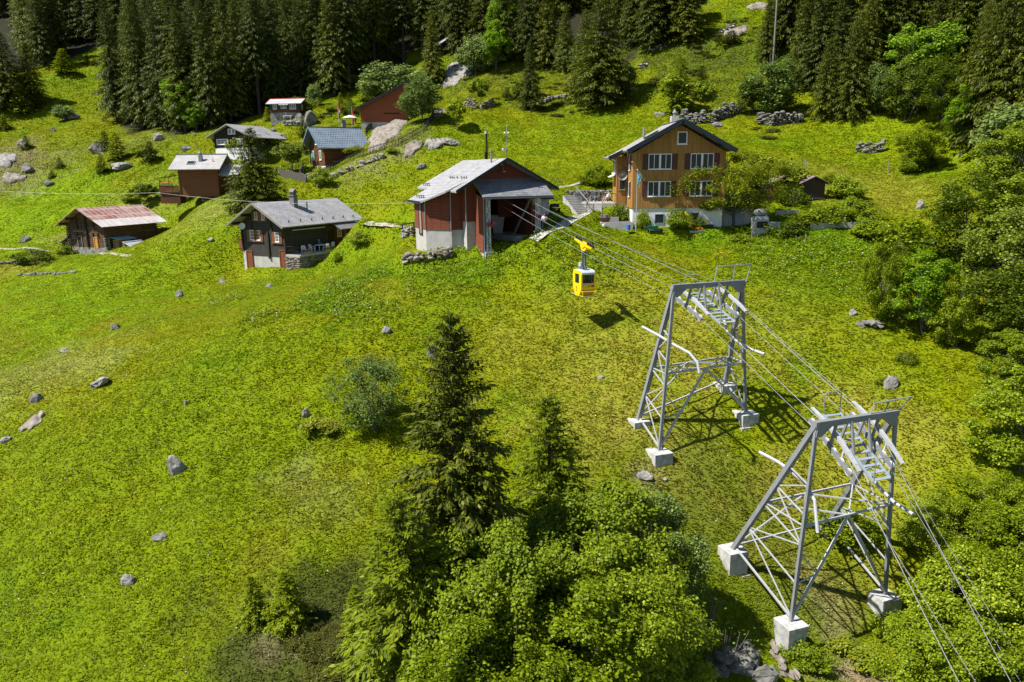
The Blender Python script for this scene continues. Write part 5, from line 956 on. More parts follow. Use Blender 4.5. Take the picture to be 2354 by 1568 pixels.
for nm, box_, fr_ in (('door_window', (-W1 - .005, -W1 + .03, -.36, .36, zb + .98, zb + 1.68), 'x'), ('door_window', (W1 - .03, W1 + .005, -.36, .36, zb + .98, zb + 1.68), 'x'), ('front_window', (-W1 + .12, W1 - .12, -L1 - .004, -L1 + .03, zb + 1.02, zb + 1.66), 'y'), ('front_window', (-W1 + .12, W1 - .12, L1 - .03, L1 + .004, zb + 1.02, zb + 1.66), 'y')):
    x0, x1, y0, y1, z0, z1 = box_; mb = MB(); e = .035
    if fr_ == 'x':
        for q in ((y0, y0 + e, z0, z1), (y1 - e, y1, z0, z1), (y0 + e, y1 - e, z0, z0 + e), (y0 + e, y1 - e, z1 - e, z1), (-.02, .02, z0 + e, z1 - e)): mb.box(x0, x1, q[0], q[1], q[2], q[3])
    else:
        for q in ((x0, x0 + e, z0, z1), (x1 - e, x1, z0, z1), (x0 + e, x1 - e, z0, z0 + e), (x0 + e, x1 - e, z1 - e, z1)): mb.box(q[0], q[1], y0, y1, q[2], q[3])
    fo = mb.build(nm, M['black'], cc); mb = MB()
    if fr_ == 'x': mb.box((x0 + x1) / 2 - .004, (x0 + x1) / 2 + .004, y0 + e, y1 - e, z0 + e, z1 - e)
    else: mb.box(x0 + e, x1 - e, (y0 + y1) / 2 - .004, (y0 + y1) / 2 + .004, z0 + e, z1 - e)
    if 'clear_glass' not in M:
        m, N, L, b = newmat('clear_glass', .03, .5); tr_ = N.new('ShaderNodeBsdfTransparent'); tr_.inputs[0].default_value = (.72, .80, .80, 1); mx = N.new('ShaderNodeMixShader'); mx.inputs[0].default_value = .22; b.inputs['Base Color'].default_value = (.05, .07, .08, 1); L.new(tr_.outputs[0], mx.inputs[1]); L.new(b.outputs[0], mx.inputs[2]); L.new(mx.outputs[0], N['Material Output'].inputs['Surface']); M['clear_glass'] = m
    mb.build('pane', M['clear_glass'], fo)
def digit_one(Mx, h): mb = MB(); mb.M = Mx; w_ = h * .16; mb.box(-w_ / 2, w_ / 2, 0, h, -.002, .012); mb.poly([(-w_ / 2, h, -.002), (-w_ / 2 - h * .20, h * .80, -.002), (-w_ / 2 - h * .20, h * .70, -.002), (-w_ / 2, h * .82, -.002)], (0, 0, .014)); return mb.build('number', M['black'], cc)
digit_one(Matrix(((0,0,-1,-W1),(-1,0,0,.04),(0,1,0,zb + .30),(0,0,0,1))), .42); digit_one(Matrix(((1,0,0,.06),(0,0,-1,-L1),(0,1,0,zb + .68),(0,0,0,1))), .20)
mb = MB()
n = 9
for k in range(n):
    x0, x1 = -.52 + 1.04 * k / n, -.52 + 1.04 * (k + .55) / n; mb.poly([(x0, -L1 - .008, zb + .93), (x1, -L1 - .008, zb + .93), (x1 - .04, -L1 - .008, zb + .985), (x0 - .04, -L1 - .008, zb + .985)], (0, -.006, 0))
sp_ = MB(); sp_.box(-.54, .54, -L1 - .007, -L1 + .001, zb + .925, zb + .99); so = sp_.build('hazard_stripe', M['white'], cc); mb.build('stripe_mark', flat('stripe_red', (.45, .02, .03)), so)
mb = MB(); mb.box(.24, .48, -L1 - .01, -L1 + .001, zb + .72, zb + .85); mb.build('plate', flat('plate_red', (.30, .03, .02)), cc)
for s_ in (-1, 1):
    mb = MB(); y0, y1 = L1 * .42 * s_, (L1 + .28) * s_
    for z in (zb + .05, zb + .42): mb.tube([(-W1, L1 * (.62 if z < zb + .2 else .95) * s_, z), (-W1, y1, z), (W1, y1, z), (W1, L1 * (.62 if z < zb + .2 else .95) * s_, z)], .022, 6)
    for x in (-W1, W1): mb.tube([(x, y1, zb + .05), (x, y1, zb + .42)], .022, 6)
    mb.tube([(-W1, y1, zb + .23), (W1, y1, zb + .23)], .015, 6); br2 = mb.build('bumper_rail', M['yellow'], cc); mb = MB(); ya, yb = sorted((y0, y1)); mb.box(-W1 + .02, W1 - .02, ya, yb, zb + .0, zb + .045); mb.build('step_grating', M['steel'], br2)
mb = MB(); mb.box(-W1 + .05, W1 - .05, L1 - .45, L1 - .08, zb + .45, zb + .5); mb.box(-W1 + .05, W1 - .05, -L1 + .08, -L1 + .45, zb + .45, zb + .5); mb.build('bench_seat', M['wood_tan'], cc)
CABIN = (Cb, cr_, zb)
# ---------------------------------------------------------------- the forest: every spruce its own tree
def forest(regions, n_max, spacing, hmin, hmax, label, group, keys):
    pts = []; rr = random.Random(5)
    for poly, want in regions:
        us = [p[0] for p in poly]; vs_ = [p[1] for p in poly]; got = 0; tries = 0
        while got < want and tries < want * 60:
            tries += 1; u, v = rr.uniform(min(us), max(us)), rr.uniform(min(vs_), max(vs_)); c = False
            for (x1, y1), (x2, y2) in zip(poly, poly[1:] + poly[:1]):
                if (y1 > v) != (y2 > v) and u < (x2 - x1) * (v - y1) / (y2 - y1) + x1: c = not c
            if not c: continue
            p = G(u, v)
            if any((p.x - q.x) ** 2 + (p.y - q.y) ** 2 < spacing ** 2 for q in pts): continue
            pts.append(p); got += 1
            tree('spruce_tree', rr.choice(keys), p, rr.uniform(hmin, hmax), label, group, wide=rr.uniform(.85, 1.15))
forest([([(268,298),(420,305),(520,293),(590,268),(690,230),(680,200),(420,250),(268,250)], 26), ([(690,228),(770,222),(830,202),(890,158),(960,138),(1050,125),(1050,100),(830,170),(690,195)], 22),
        ([(260,250),(600,230),(800,180),(1050,100),(1050,-10),(260,-10)], 62), ([(260,-10),(1150,-10),(1150,-170),(260,-170)], 34)], 160, 3.4, 19, 27,
       'tall dark spruce in the dense forest above the hamlet', 'spruces of the forest behind the hamlet', ['far0', 'far1', 'far3', 'far2'])
forest([([(97,160),(168,95),(206,98),(257,110),(262,60),(60,40),(60,130)], 18), ([(-120,60),(262,60),(262,-60),(-120,-60)], 34), ([(-150,-60),(300,-60),(300,-180),(-150,-180)], 16)], 80, 3.9, 19, 26,
       'tall shaded spruce in the forest above the sunny clearing', 'spruces above the clearing', ['far0', 'far1', 'far3'])
forest([([(1060,125),(1180,140),(1210,60),(1060,60)], 9), ([(1420,135),(1500,125),(1540,75),(1640,5),(1500,-40),(1420,60)], 12), ([(1150,60),(1420,60),(1420,-60),(1150,-60)], 12), ([(1640,0),(1800,-60),(2353,-60),(2353,-140),(1600,-140)], 20), ([(1790,60),(1830,190),(1900,250),(1990,250),(2010,150),(2353,190),(2353,-80),(1770,-80)], 40)], 90, 3.4, 15, 22,
       'dark spruce in the shaded wood along the top of the hill', 'spruces of the wood on the hilltop', ['far0', 'far1', 'far3', 'mid1'])
# ---------------------------------------------------------------- trees one can tell apart: foot (U,V), top row, kind, girth, words
def at_tree(name, key, U, V, Vtop, label, group, wide=1.0, cat='tree', **k):
    p = G(U, V); H = height_to(p, Vtop); return tree(name, key, p, H, label, group, cat, wide=wide, **k)
SP = 'spruces standing by themselves on the slope'
for a in [('spruce_tree','mid0',590,478,292,'broad dark spruce between the dark chalet and the small wooden chalet',1.5),
 ('spruce_tree','mid1',996,188,20,'tall slender spruce in front of the forest hut',.8),
 ('spruce_tree','mid2',1219,252,90,'slim spruce beside the low stone wall on the hillside',.85),
 ('spruce_tree','mid0',1382,240,-20,'huge broad spruce on the slope above the wooden house',1.25),
 ('spruce_tree','mid1',1345,205,20,'second spruce crowding the huge broad spruce from behind',1.1),
 ('spruce_tree','mid1',1578,92,-75,'dense spruce on the hilltop meadow near the pale rock slab',1.15),
 ('spruce_tree','far0',1210,150,-70,'shaggy dark spruce with a bare trunk beside the bright birch',1.1),
 ('spruce_tree','mid1',1260,150,-40,'drooping spruce above the meadow next to the shaggy dark one',1.0),
 ('spruce_tree','mid2',1300,160,10,'dark spruce at the wood edge over the shaded hollow',1.0),
 ('spruce_tree','mid0',1955,268,40,'dark spruce over the shaded end of the terrace wall',.9),
 ('spruce_tree','mid1',1895,272,85,'bushy spruce growing on the terrace wall by the pines',.9),
 ('spruce_tree','mid0',1850,165,-20,'tall open spruce above the bushy spruces of the terrace wall',.9),
 ('spruce_tree','mid2',1910,150,-30,'thin spruce with yellow tips behind the terrace wall thicket',.9),
 ('spruce_tree','mid1',1760,140,-15,'ragged yellowish spruce next to the bare dead tree',.75),
 ('spruce_tree','mid1',1985,200,-10,'dark spruce behind the large bright broadleaf tree',.9),
 ('spruce_tree','mid0',2290,330,-60,'giant shaggy spruce with hanging branches at the wood edge',1.05),
 ('spruce_tree','mid1',2345,330,-40,'giant dark spruce beyond the hanging branched one',1.1),
 ('spruce_tree','mid1',2240,300,0,'spruce half hidden by the pale bushes of the wood edge',.9),
 ('spruce_tree','mid2',2150,170,-60,'spruce rising behind the bright broadleaf trees',1.0),
 ('spruce_tree','mid0',2060,150,-60,'spruce in the gap over the bright broadleaf crown',1.0),
 ('spruce_tree','yf0',2063,265,205,'small bright spruce at the foot of the broadleaf trees',1.1),
 ('spruce_tree','mid2',2135,385,310,'dark spruce among light bushes by the little dry stone wall',1.1),
 ('spruce_tree','mid2',75,238,95,'green spruce in the light grove beside the clearing',1.25),
 ('spruce_tree','mid0',22,250,70,'wide spruce at the border of the light grove',1.2),
 ('spruce_tree','yf0',52,262,190,'young spruce at the front of the light grove',1.2),
 ('spruce_tree','yf1',85,250,205,'little spruce with its shadow on the clearing',1.0),
 ('spruce_tree','yf0',148,168,112,'bright young spruce alone in the clearing',1.45),
 ('spruce_tree','sf0',10,298,268,'dark bushy sapling at the border of the clearing',1.6),
 ('spruce_tree','sf0',200,147,128,'low dark sapling near the top of the clearing',1.7),
 ('spruce_tree','sf1',218,150,133,'low sapling touching the dark sapling in the clearing',1.6),
 ('spruce_tree','yf0',271,365,305,'young spruce next to the large grey boulder',1.35),
 ('spruce_tree','sf0',347,370,325,'small spruce on the meadow behind the pale roofed chalet',1.1),
 ('spruce_tree','sf1',138,385,362,'round spruce sapling alone on the grass',1.3),
 ('spruce_tree','yf1',235,395,352,'light green young spruce by the mossy rocks',1.2),
 ('spruce_tree','sf0',243,345,300,'sapling touching the large grey boulder',1.0),
 ('spruce_tree','sf1',120,408,392,'small sapling among the rocks over the hay field',1.4),
 ('spruce_tree','sf0',62,342,312,'sapling among the rubble of the stony slope',1.2),
 ('spruce_tree','yf0',615,278,245,'small conical spruce beside the red trimmed cottage',1.0),
 ('spruce_tree','yf1',697,312,268,'young spruce by the pointed boulder',.95),
 ('spruce_tree','yf0',783,240,212,'little spruce on the lawn above the flag poles',1.1),
 ('spruce_tree','yf1',802,240,213,'twin of the little spruce on the lawn',1.1),
 ('spruce_tree','yf0',838,232,178,'young spruce on the bank behind the rust red shed',1.0),
 ('spruce_tree','yf1',897,170,120,'light spruce at the forest edge over the big willow',1.0),
 ('spruce_tree','sf0',1190,225,190,'young spruce at the end of the tumbled stone wall',1.5),
 ('spruce_tree','sf1',1165,225,200,'lower young spruce at the tumbled stone wall',1.4),
 ('spruce_tree','yf0',1560,262,130,'wispy young spruce on the bank behind the wooden house',.9),
 ('spruce_tree','yf1',1610,225,150,'yellow green young spruce in the bracken bank',1.1),
 ('spruce_tree','sf0',1680,100,70,'flat golden juniper like spruce on the slope',2.4)]:
    at_tree(a[0], a[1], a[2], a[3], a[4], a[5], SP, a[6])
at_tree('spruce_tree','big',1058,1500,718,'tallest spruce of the near slope hung with cones', SP, .98, rz=.4)
at_tree('spruce_tree','second',1262,1330,905,'yellow green spruce standing just behind the tallest near one', SP, 1.15)
at_tree('spruce_tree','second',940,1640,1130,'spruce overlapping the foot of the tallest near one', SP, 1.15, rz=2)
at_tree('spruce_tree','young0',583,1425,1320,'smaller of the two young spruces on the heath', SP, 1.05)
at_tree('spruce_tree','young1',662,1435,1310,'larger of the two young spruces on the heath', SP, 1.25)
at_tree('spruce_tree','young0',822,1475,1345,'young spruce at the edge of the near thicket', SP, .85)
BL = 'broadleaf trees on the slope'
for a in [('broadleaf_tree','near0',1130,1640,1230,'shady leafy tree in the shadow of the tallest near spruce',.8),('broadleaf_tree','near1',1360,1500,1125,'bright leafy tree in the middle of the near thicket',.9),
 ('broadleaf_tree','near2',1280,1690,1300,'leafy tree at the lower border of the near thicket',1.0),('broadleaf_tree','near0',1425,1640,1270,'leafy tree of the near thicket beside the bare twigs',.85),
 ('broadleaf_tree','near_pale',1505,1430,1140,'pale silvery tree at the outer edge of the near thicket',.85),('broadleaf_tree','near1',1110,1760,1370,'leafy tree at the foot of the near spruces',.8),
 ('willow_tree','willow',862,985,805,'grey green willow bush standing alone on the meadow',1.0),
 ('maple_tree','maple',1685,520,352,'wide maple in front of the wooden house',1.0),
 ('round_tree','round',673,397,328,'round topped garden tree by the blue roofed chalet',1.0),('round_tree','round',335,470,422,'round garden tree under the wooden balcony',1.0),
 ('broadleaf_tree','bright0',425,300,168,'vivid light green tree at the forest edge',1.0),('broadleaf_tree','bright1',450,300,235,'small light tree under the vivid one at the forest edge',1.0),('broadleaf_tree','bright0',500,345,305,'little yellow green tree by the lamp post',.9),
 ('willow_tree','grey0',905,245,140,'large silvery willow over the rust red shed',1.55),('willow_tree','grey1',968,280,175,'silvery willow behind the rock face',1.1),
 ('broadleaf_tree','grey0',1095,170,78,'pale tree leaning over the smooth rock slab',1.1),('broadleaf_tree','bright0',1158,130,-10,'bright birch at the wood edge over the rock slab',.9),('broadleaf_tree','bright1',1140,165,50,'small bright birch below the tall bright one',.9),
 ('broadleaf_tree','ash',1050,302,225,'slender young tree beside the corrugated lean to roof',1.1),('broadleaf_tree','ash',975,262,215,'slim young tree among the rocks',1.2),('broadleaf_tree','ash',1105,245,180,'young dark tree growing out of the stone wall',1.1),
 ('broadleaf_tree','grey0',1300,165,100,'pale grey green bush tree under the spruces',.7),('broadleaf_tree','grey1',1440,215,150,'pale leafed tree in the shade of the huge spruce',.8),
 ('broadleaf_tree','ash',1545,262,165,'thin sapling with light leaves over the stone wall',1.2),('broadleaf_tree','ash',1620,262,185,'spindly sapling on the stone wall',1.0),
 ('pine_tree','grey0',1775,268,135,'grey green pine on the terrace wall',1.1),('pine_tree','dark0',1725,262,175,'crooked dark pine next to the terrace wall',.8),
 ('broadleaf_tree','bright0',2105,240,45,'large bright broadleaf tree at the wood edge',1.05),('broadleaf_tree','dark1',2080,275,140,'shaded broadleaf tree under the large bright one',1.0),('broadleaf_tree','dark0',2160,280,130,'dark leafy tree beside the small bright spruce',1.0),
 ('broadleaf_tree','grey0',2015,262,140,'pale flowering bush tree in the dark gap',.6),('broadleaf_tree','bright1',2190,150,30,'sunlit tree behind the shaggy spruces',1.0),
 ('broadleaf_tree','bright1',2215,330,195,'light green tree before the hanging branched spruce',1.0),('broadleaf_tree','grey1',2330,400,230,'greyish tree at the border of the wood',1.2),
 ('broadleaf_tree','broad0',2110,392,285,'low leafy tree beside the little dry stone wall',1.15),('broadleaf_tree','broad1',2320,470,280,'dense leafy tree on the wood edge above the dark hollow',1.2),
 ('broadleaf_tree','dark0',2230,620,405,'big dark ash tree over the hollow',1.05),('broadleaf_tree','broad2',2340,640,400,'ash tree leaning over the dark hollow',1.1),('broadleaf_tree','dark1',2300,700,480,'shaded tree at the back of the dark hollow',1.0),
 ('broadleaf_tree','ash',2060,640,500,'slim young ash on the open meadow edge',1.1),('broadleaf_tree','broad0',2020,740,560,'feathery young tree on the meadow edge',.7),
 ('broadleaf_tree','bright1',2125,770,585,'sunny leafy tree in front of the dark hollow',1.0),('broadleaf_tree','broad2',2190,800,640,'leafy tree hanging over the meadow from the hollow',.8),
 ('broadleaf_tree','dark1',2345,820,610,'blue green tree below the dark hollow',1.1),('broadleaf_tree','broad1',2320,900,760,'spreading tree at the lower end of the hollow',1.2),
 ('broadleaf_tree','broad0',2335,1080,850,'bright rounded tree beside the second pylon',1.05),
 ('broadleaf_tree','near1',2290,1260,1090,'leafy tree right under the outgoing ropes',1.1),('broadleaf_tree','near2',2200,1330,1150,'leafy tree behind the last concrete footing',1.0),('broadleaf_tree','near0',2350,1420,1180,'full leafy tree beyond the outgoing ropes',1.1),
 ('broadleaf_tree','near1',2230,1540,1270,'leafy tree crossed by the outgoing ropes',1.1),('broadleaf_tree','near2',2360,1620,1330,'leafy tree at the bottom of the rope track',1.1),('broadleaf_tree','near0',2180,1680,1420,'low leafy tree below the last concrete footing',1.0),
 ('broadleaf_tree','near0',2130,1280,1140,'small shaded tree between pylon and thicket',.8)]:
    at_tree(a[0], a[1], a[2], a[3], a[4], a[5], BL, a[6])
SH = 'bushes scattered on the slope'
for i, a in enumerate([('shrub0',1370,425,378,'rounded laurel bush behind the terrace of the wooden house',1.1),('shrub_dark',78,603,573,'dark bush on the hay field by the low stone wall',1.5),('shrub0',165,583,560,'pale weeds bush in front of the old barn',1.6),
 ('grey0',148,277,240,'grey willow bush beside the flat rock in the clearing',1.3),('shrub0',330,355,330,'leafy bush by the stones over the pale roofed chalet',1.5),('shrub_dark',700,250,222,'dark garden bush beside the red trimmed cottage',1.4),('grey1',725,245,192,'blue green pine bush behind the red trimmed cottage',.8),
 ('shrub0',760,255,240,'low bush on the lawn near the benches',1.4),('shrub_olive',820,352,335,'olive bush growing along the path fence',1.6),('shrub0',900,350,338,'green bush on the dry stone bank',1.8),('shrub0',740,425,385,'climbing bush on the white wall of the blue roofed chalet',.9),
 ('shrub_dark',800,262,232,'garden bush by the umbrella',.8),('shrub_olive',735,990,955,'mossy bush covering the pale rock on the meadow',1.2),('shrub0',1490,505,478,'flowering bush at the corner of the wooden house',1.2),('shrub0',1425,505,470,'leafy perennial bush in the raised bed',1.0),
 ('shrub_dark',1800,540,505,'dark rounded hedge bush by the fountain',1.4),('shrub0',1900,515,470,'berry bush in the kitchen garden',1.7),('shrub0',1960,500,455,'tall kitchen garden shrub',1.5),('shrub0',1850,520,488,'low garden shrub before the grey wall',1.7),
 ('shrub0',1905,420,400,'small bush above the garden sheds',1.4),('shrub0',1945,455,405,'flowering elder bush beside the brown shed',1.3),('shrub_olive',1770,430,360,'light elder bush over the left brown shed',1.2),('shrub_dark',1820,470,425,'climber bush between the two brown sheds',.9),
 ('shrub0',2090,395,360,'bush at the little dry stone wall',1.2),('shrub0',2000,545,500,'weedy bush at the garden fence',1.5),('shrub0',1700,555,535,'weed clump under the maple',1.6),
 ('shrub_dark',2080,832,805,'tiny dark bush on the meadow',.9),('shrub0',2030,880,862,'leafy bush shading the small rock',1.3),('shrub0',2150,1165,1120,'bush at the back footing of the nearer pylon',1.0),('shrub0',1935,1225,1170,'bush at the foot of the nearer pylon',1.5),
 ('shrub0',1850,1530,1480,'leafy bush beside the tall concrete footing',1.2),('shrub0',2050,1465,1420,'bush hiding the last concrete footing',1.2),('shrub_olive',1960,1510,1470,'tuft of long bright grass on the slope',1.2),('shrub0',1570,1590,1500,'small leafy bush by the shaded rocks',1.0),
 ('shrub0',640,600,585,'flower bush along the terrace steps of the dark chalet',.7),('shrub0',690,610,585,'weed bush at the stone terrace',1.0),('shrub0',775,600,578,'plant against the terrace corner',.7),('shrub0',828,560,530,'flowering border bush beside the garden steps',1.3),
 ('shrub_olive',585,470,450,'hay coloured bush under the broad dark spruce',1.6),('shrub0',300,462,440,'garden bush behind the round tree',1.4),('shrub0',430,460,425,'dark ivy bush on the brown timber wall',1.2),('shrub0',555,352,300,'ivy climbing the dark house gable',1.0),('shrub0',600,352,310,'leafy bush hiding the side of the dark house',1.5)]):
    at_tree('leafy_bush', a[0], a[1], a[2], a[3], a[4], SH, a[5], 'bush', crown_name='foliage')
HM = 'low heather cushions on the slope'
rr = random.Random(9); hl = 0
for (u, v, r, n) in [(745,1470,55,14),(790,1545,70,14),(1060,180,60,12),(1230,185,70,14),(1300,215,60,12),(1480,170,50,8),(1620,110,60,12),(1560,190,60,10),(1700,70,60,8),(1140,225,40,6),(1250,260,40,5),(1790,300,60,6),(1640,330,50,0)]:
    for k in range(n):
        a, q = rr.uniform(0, 6.28), r * math.sqrt(rr.random()); p = G(u + q * math.cos(a), v + q * math.sin(a) * .5)
        tree('heather_cushion', 'heath', p, rr.uniform(.22, .5), 'low brown green heather cushion among others on the slope', HM, 'heather', crown_name='foliage', wide=rr.uniform(.8, 1.6))

for x, y, h, wd, l in ((1.0, -.45, 1.7, .75, 'espalier climbing on the white basement wall at the house corner'), (4.6, -.5, 1.8, 1.15, 'wide espalier on the white basement wall between the cellar windows'), (6.6, -.45, 1.0, .8, 'low espalier branch under the right cellar window')):
    tree('leafy_bush', 'shrub0', Vector(OH_O) + Vector((x, y, -1.85)), h, l, SH, 'bush', crown_name='foliage', wide=wd)
# ================================================================ people
def skin_mesh(name, pts, edges, m_, parent=None, root=0, sub=1):
    me = bpy.data.meshes.new(name); me.from_pydata([p[:3] for p in pts], edges, []); me.materials.append(m_); o = bpy.data.objects.new(name, me); COL.objects.link(o)
    md = o.modifiers.new('skin', 'SKIN'); md.use_smooth_shade = True
    for i, sv in enumerate(me.skin_vertices[0].data): r = pts[i][3]; sv.radius = (r, r); sv.use_root = i == root
    ss = o.modifiers.new('sub', 'SUBSURF'); ss.levels = sub; ss.render_levels = sub
    if parent is not None: o.parent = parent
    return o
def person(loc, rz, h, label, shirt, trousers, hair='hair', pose='stand', arms=None, group='people in the hamlet', short=False, cap=None):
    """one continuous body; clothes and hair are its parts; faces local -y"""
    S = h / 1.75; s = lambda p: tuple(c * S for c in p)
    if pose == 'stand':
        J = dict(pel=(0,0,.95,.125), spi=(0,0,1.15,.12), che=(0,-.01,1.34,.135), nec=(0,-.01,1.49,.055), hb=(0,-.03,1.58,.085), ht=(0,-.03,1.68,.08), hipL=(-.09,0,.90,.10), hipR=(.09,0,.90,.10), kneL=(-.11,-.04,.50,.06), kneR=(.11,.0,.50,.06), ankL=(-.12,.02,.09,.042), ankR=(.12,.06,.09,.042), toeL=(-.13,-.14,.035,.035), toeR=(.13,-.10,.035,.035))
        top = 0
    else:
        lean = .18 if pose == 'sit' else .38
        J = dict(pel=(0,.05,.52,.13), spi=(0,.05+lean*.4,.72,.125), che=(0,.05+lean*.8,.92,.135), nec=(0,.05+lean,1.07,.055), hb=(0,.03+lean,1.16,.085), ht=(0,.03+lean,1.26,.08), hipL=(-.10,0,.50,.10), hipR=(.10,0,.50,.10), kneL=(-.14,-.40,.52,.06), kneR=(.14,-.40,.54,.06), ankL=(-.14,-.52,.09,.042), ankR=(.15,-.60,.09,.042), toeL=(-.15,-.68,.04,.035), toeR=(.17,-.76,.05,.035))
    cz, cy = J['che'][2], J['che'][1]
    for sd, k in (('L', -1), ('R', 1)):
        J['sho' + sd] = (.17 * k, cy, cz + .07, .062); el, wr = (arms or {}).get(sd, ((.23, .02, -.22), (.25, -.10, -.46)))
        J['elb' + sd] = (el[0] * k, cy + el[1], cz + el[2], .045); J['wri' + sd] = (wr[0] * k, cy + wr[1], cz + wr[2], .030)
        d = (Vector(J['wri' + sd][:3]) - Vector(J['elb' + sd][:3])).normalized(); w0 = Vector(J['wri' + sd][:3]); J['pal' + sd] = (*(w0 + d * .08), .028); sidev = d.cross(Vector((0, 1, .3))).normalized()
        for i, (ln, of) in enumerate(((.075, -.028), (.085, -.009), (.08, .010), (.062, .028))): J[f'f{i}{sd}'] = (*(w0 + d * (.085 + ln) + sidev * of * 1.5 + Vector((0, -.02, -.012))), .009)
        J['th' + sd] = (*(w0 + d * .075 - sidev * .055), .010)
    E_ = [('pel','spi'),('spi','che'),('che','nec'),('nec','hb'),('hb','ht')]
    for sd in 'LR': E_ += [('pel','hip'+sd),('hip'+sd,'kne'+sd),('kne'+sd,'ank'+sd),('ank'+sd,'toe'+sd),('che','sho'+sd),('sho'+sd,'elb'+sd),('elb'+sd,'wri'+sd),('wri'+sd,'pal'+sd),('wri'+sd,'th'+sd)] + [('pal'+sd, f'f{i}{sd}') for i in range(4)]
    J['nose'] = (J['hb'][0], J['hb'][1] - .105, J['hb'][2] + .03, .014); E_.append(('hb', 'nose'))
    def sub_skel(keys, grow, edges):
        ks = list(keys); return [(*[c * S for c in J[k][:3]], (J[k][3] + grow) * S) for k in ks], [(ks.index(a), ks.index(b)) for a, b in edges]
    p, e = sub_skel(J, 0, E_); b = skin_mesh('person', p, e, M['skin']); b.location = loc; b.rotation_euler = (0, 0, rz); tag(b, label, 'person', group)
    ke = ['pel', 'spi', 'che', 'shoL', 'shoR', 'elbL', 'elbR']; p, e = sub_skel(ke, .016, [('pel','spi'),('spi','che'),('che','shoL'),('che','shoR'),('shoL','elbL'),('shoR','elbR')]); skin_mesh('shirt', p, e, shirt, b)
    ke = ['pel', 'hipL', 'hipR', 'kneL', 'kneR'] + ([] if short else ['ankL', 'ankR']); p, e = sub_skel(ke, .02, [('pel','hipL'),('pel','hipR'),('hipL','kneL'),('hipR','kneR')] + ([] if short else [('kneL','ankL'),('kneR','ankR')])); skin_mesh('trousers', p, e, trousers, b)
    for sd in 'LR': p, e = sub_skel(['ank'+sd, 'toe'+sd], .012, [('ank'+sd, 'toe'+sd)]); skin_mesh('shoe', p, e, M['black'], b)
    hx = J['ht']; mb = MB(); mb.blob((hx[0]*S, (hx[1]+.03)*S, (hx[2]+.0)*S), .098*S, .105*S, .095*S, 1, .05); mb.build('hair' if not cap else 'cap', M[hair] if not cap else cap, b, smooth=True)
    mb = MB(); [mb.blob(((k*.035)*S, (J['hb'][1]-.082)*S, (J['hb'][2]+.05)*S), .012*S, .01*S, .012*S, 1, 0, 1) for k in (-1, 1)]; mb.build('eyes', M['black'], b); mb = MB(); mb.box(-.028*S, .028*S, (J['hb'][1]-.09)*S, (J['hb'][1]-.07)*S, (J['hb'][2]-.035)*S, (J['hb'][2]-.025)*S); mb.build('mouth', flat('lips', (.35,.12,.10)), b)
    return b
WHITE, BLACK_ = flat('cloth_white', (.75,.75,.76), .8), flat('cloth_black', (.015,.016,.02), .8)
crossed = {'L': ((.24,.0,-.20), (.05,-.20,-.14)), 'R': ((.24,.0,-.20), (.05,-.22,-.10))}
lap = {'L': ((.24,-.02,-.22), (.14,-.28,-.30)), 'R': ((.24,-.02,-.22), (.14,-.28,-.30))}
face_up = {'L': ((.24,-.12,-.20), (.05,-.17,.12)), 'R': ((.24,-.02,-.22), (.16,-.25,-.32))}
q = G(1251, 534); person((q.x, q.y, q.z), ST_R - .3, 1.78, 'person in white shirt and black trousers standing at the station portal', WHITE, BLACK_, arms=crossed)
def L2(o, r, x, y, z): return Vector(o) + Matrix.Rotation(r, 3, 'Z') @ Vector((x, y, z))

# ================================================================ terrace of the dark chalet
ter = thing('stone_terrace', 'small stone walled terrace with concrete rim in front of the dark chalet', 'terrace', CH_O, CH_R)
mb = MB(); mb.box(-.15, 6.2, -2.25, -.03, 1.30, 1.52); mb.box(6.2, 12.6, -2.3, -.03, 1.35, 1.56); mb.build('slab', M['concrete'], ter); mb = MB(); rr = random.Random(8)
for j in range(8):
    for i in range(5): mb.chip((-.05, -.25 - i * .42 + rr.uniform(-.08, .08), -.35 + j * .22), .28, .36, .19, j * 9 + i)
    for i in range(15): mb.chip((.15 + i * .42 + rr.uniform(-.1, .1), -2.12, -.35 + j * .22), .36, .28, .19, 100 + j * 19 + i)
mb.build('stone_face', M['stone_tan'], ter); mb = MB(); mb.box(0, 6.2, -2.1, -.1, -1, 1.29); mb.build('core', M['stone'], ter)
mb = MB()
for k in range(16): y = -.15 - k * .125; mb.tube([(.0, y, 1.5), (.0, y, 2.4)], .018, 5); mb.blob((.0, y, 1.95), .03, .045, .06, 1, 0, 1)
mb.box(-.04, .04, -2.1, -.05, 2.4, 2.46); mb.box(-.03, .03, -2.1, -.05, 1.56, 1.60); mb.build('rail', M['black'], ter)
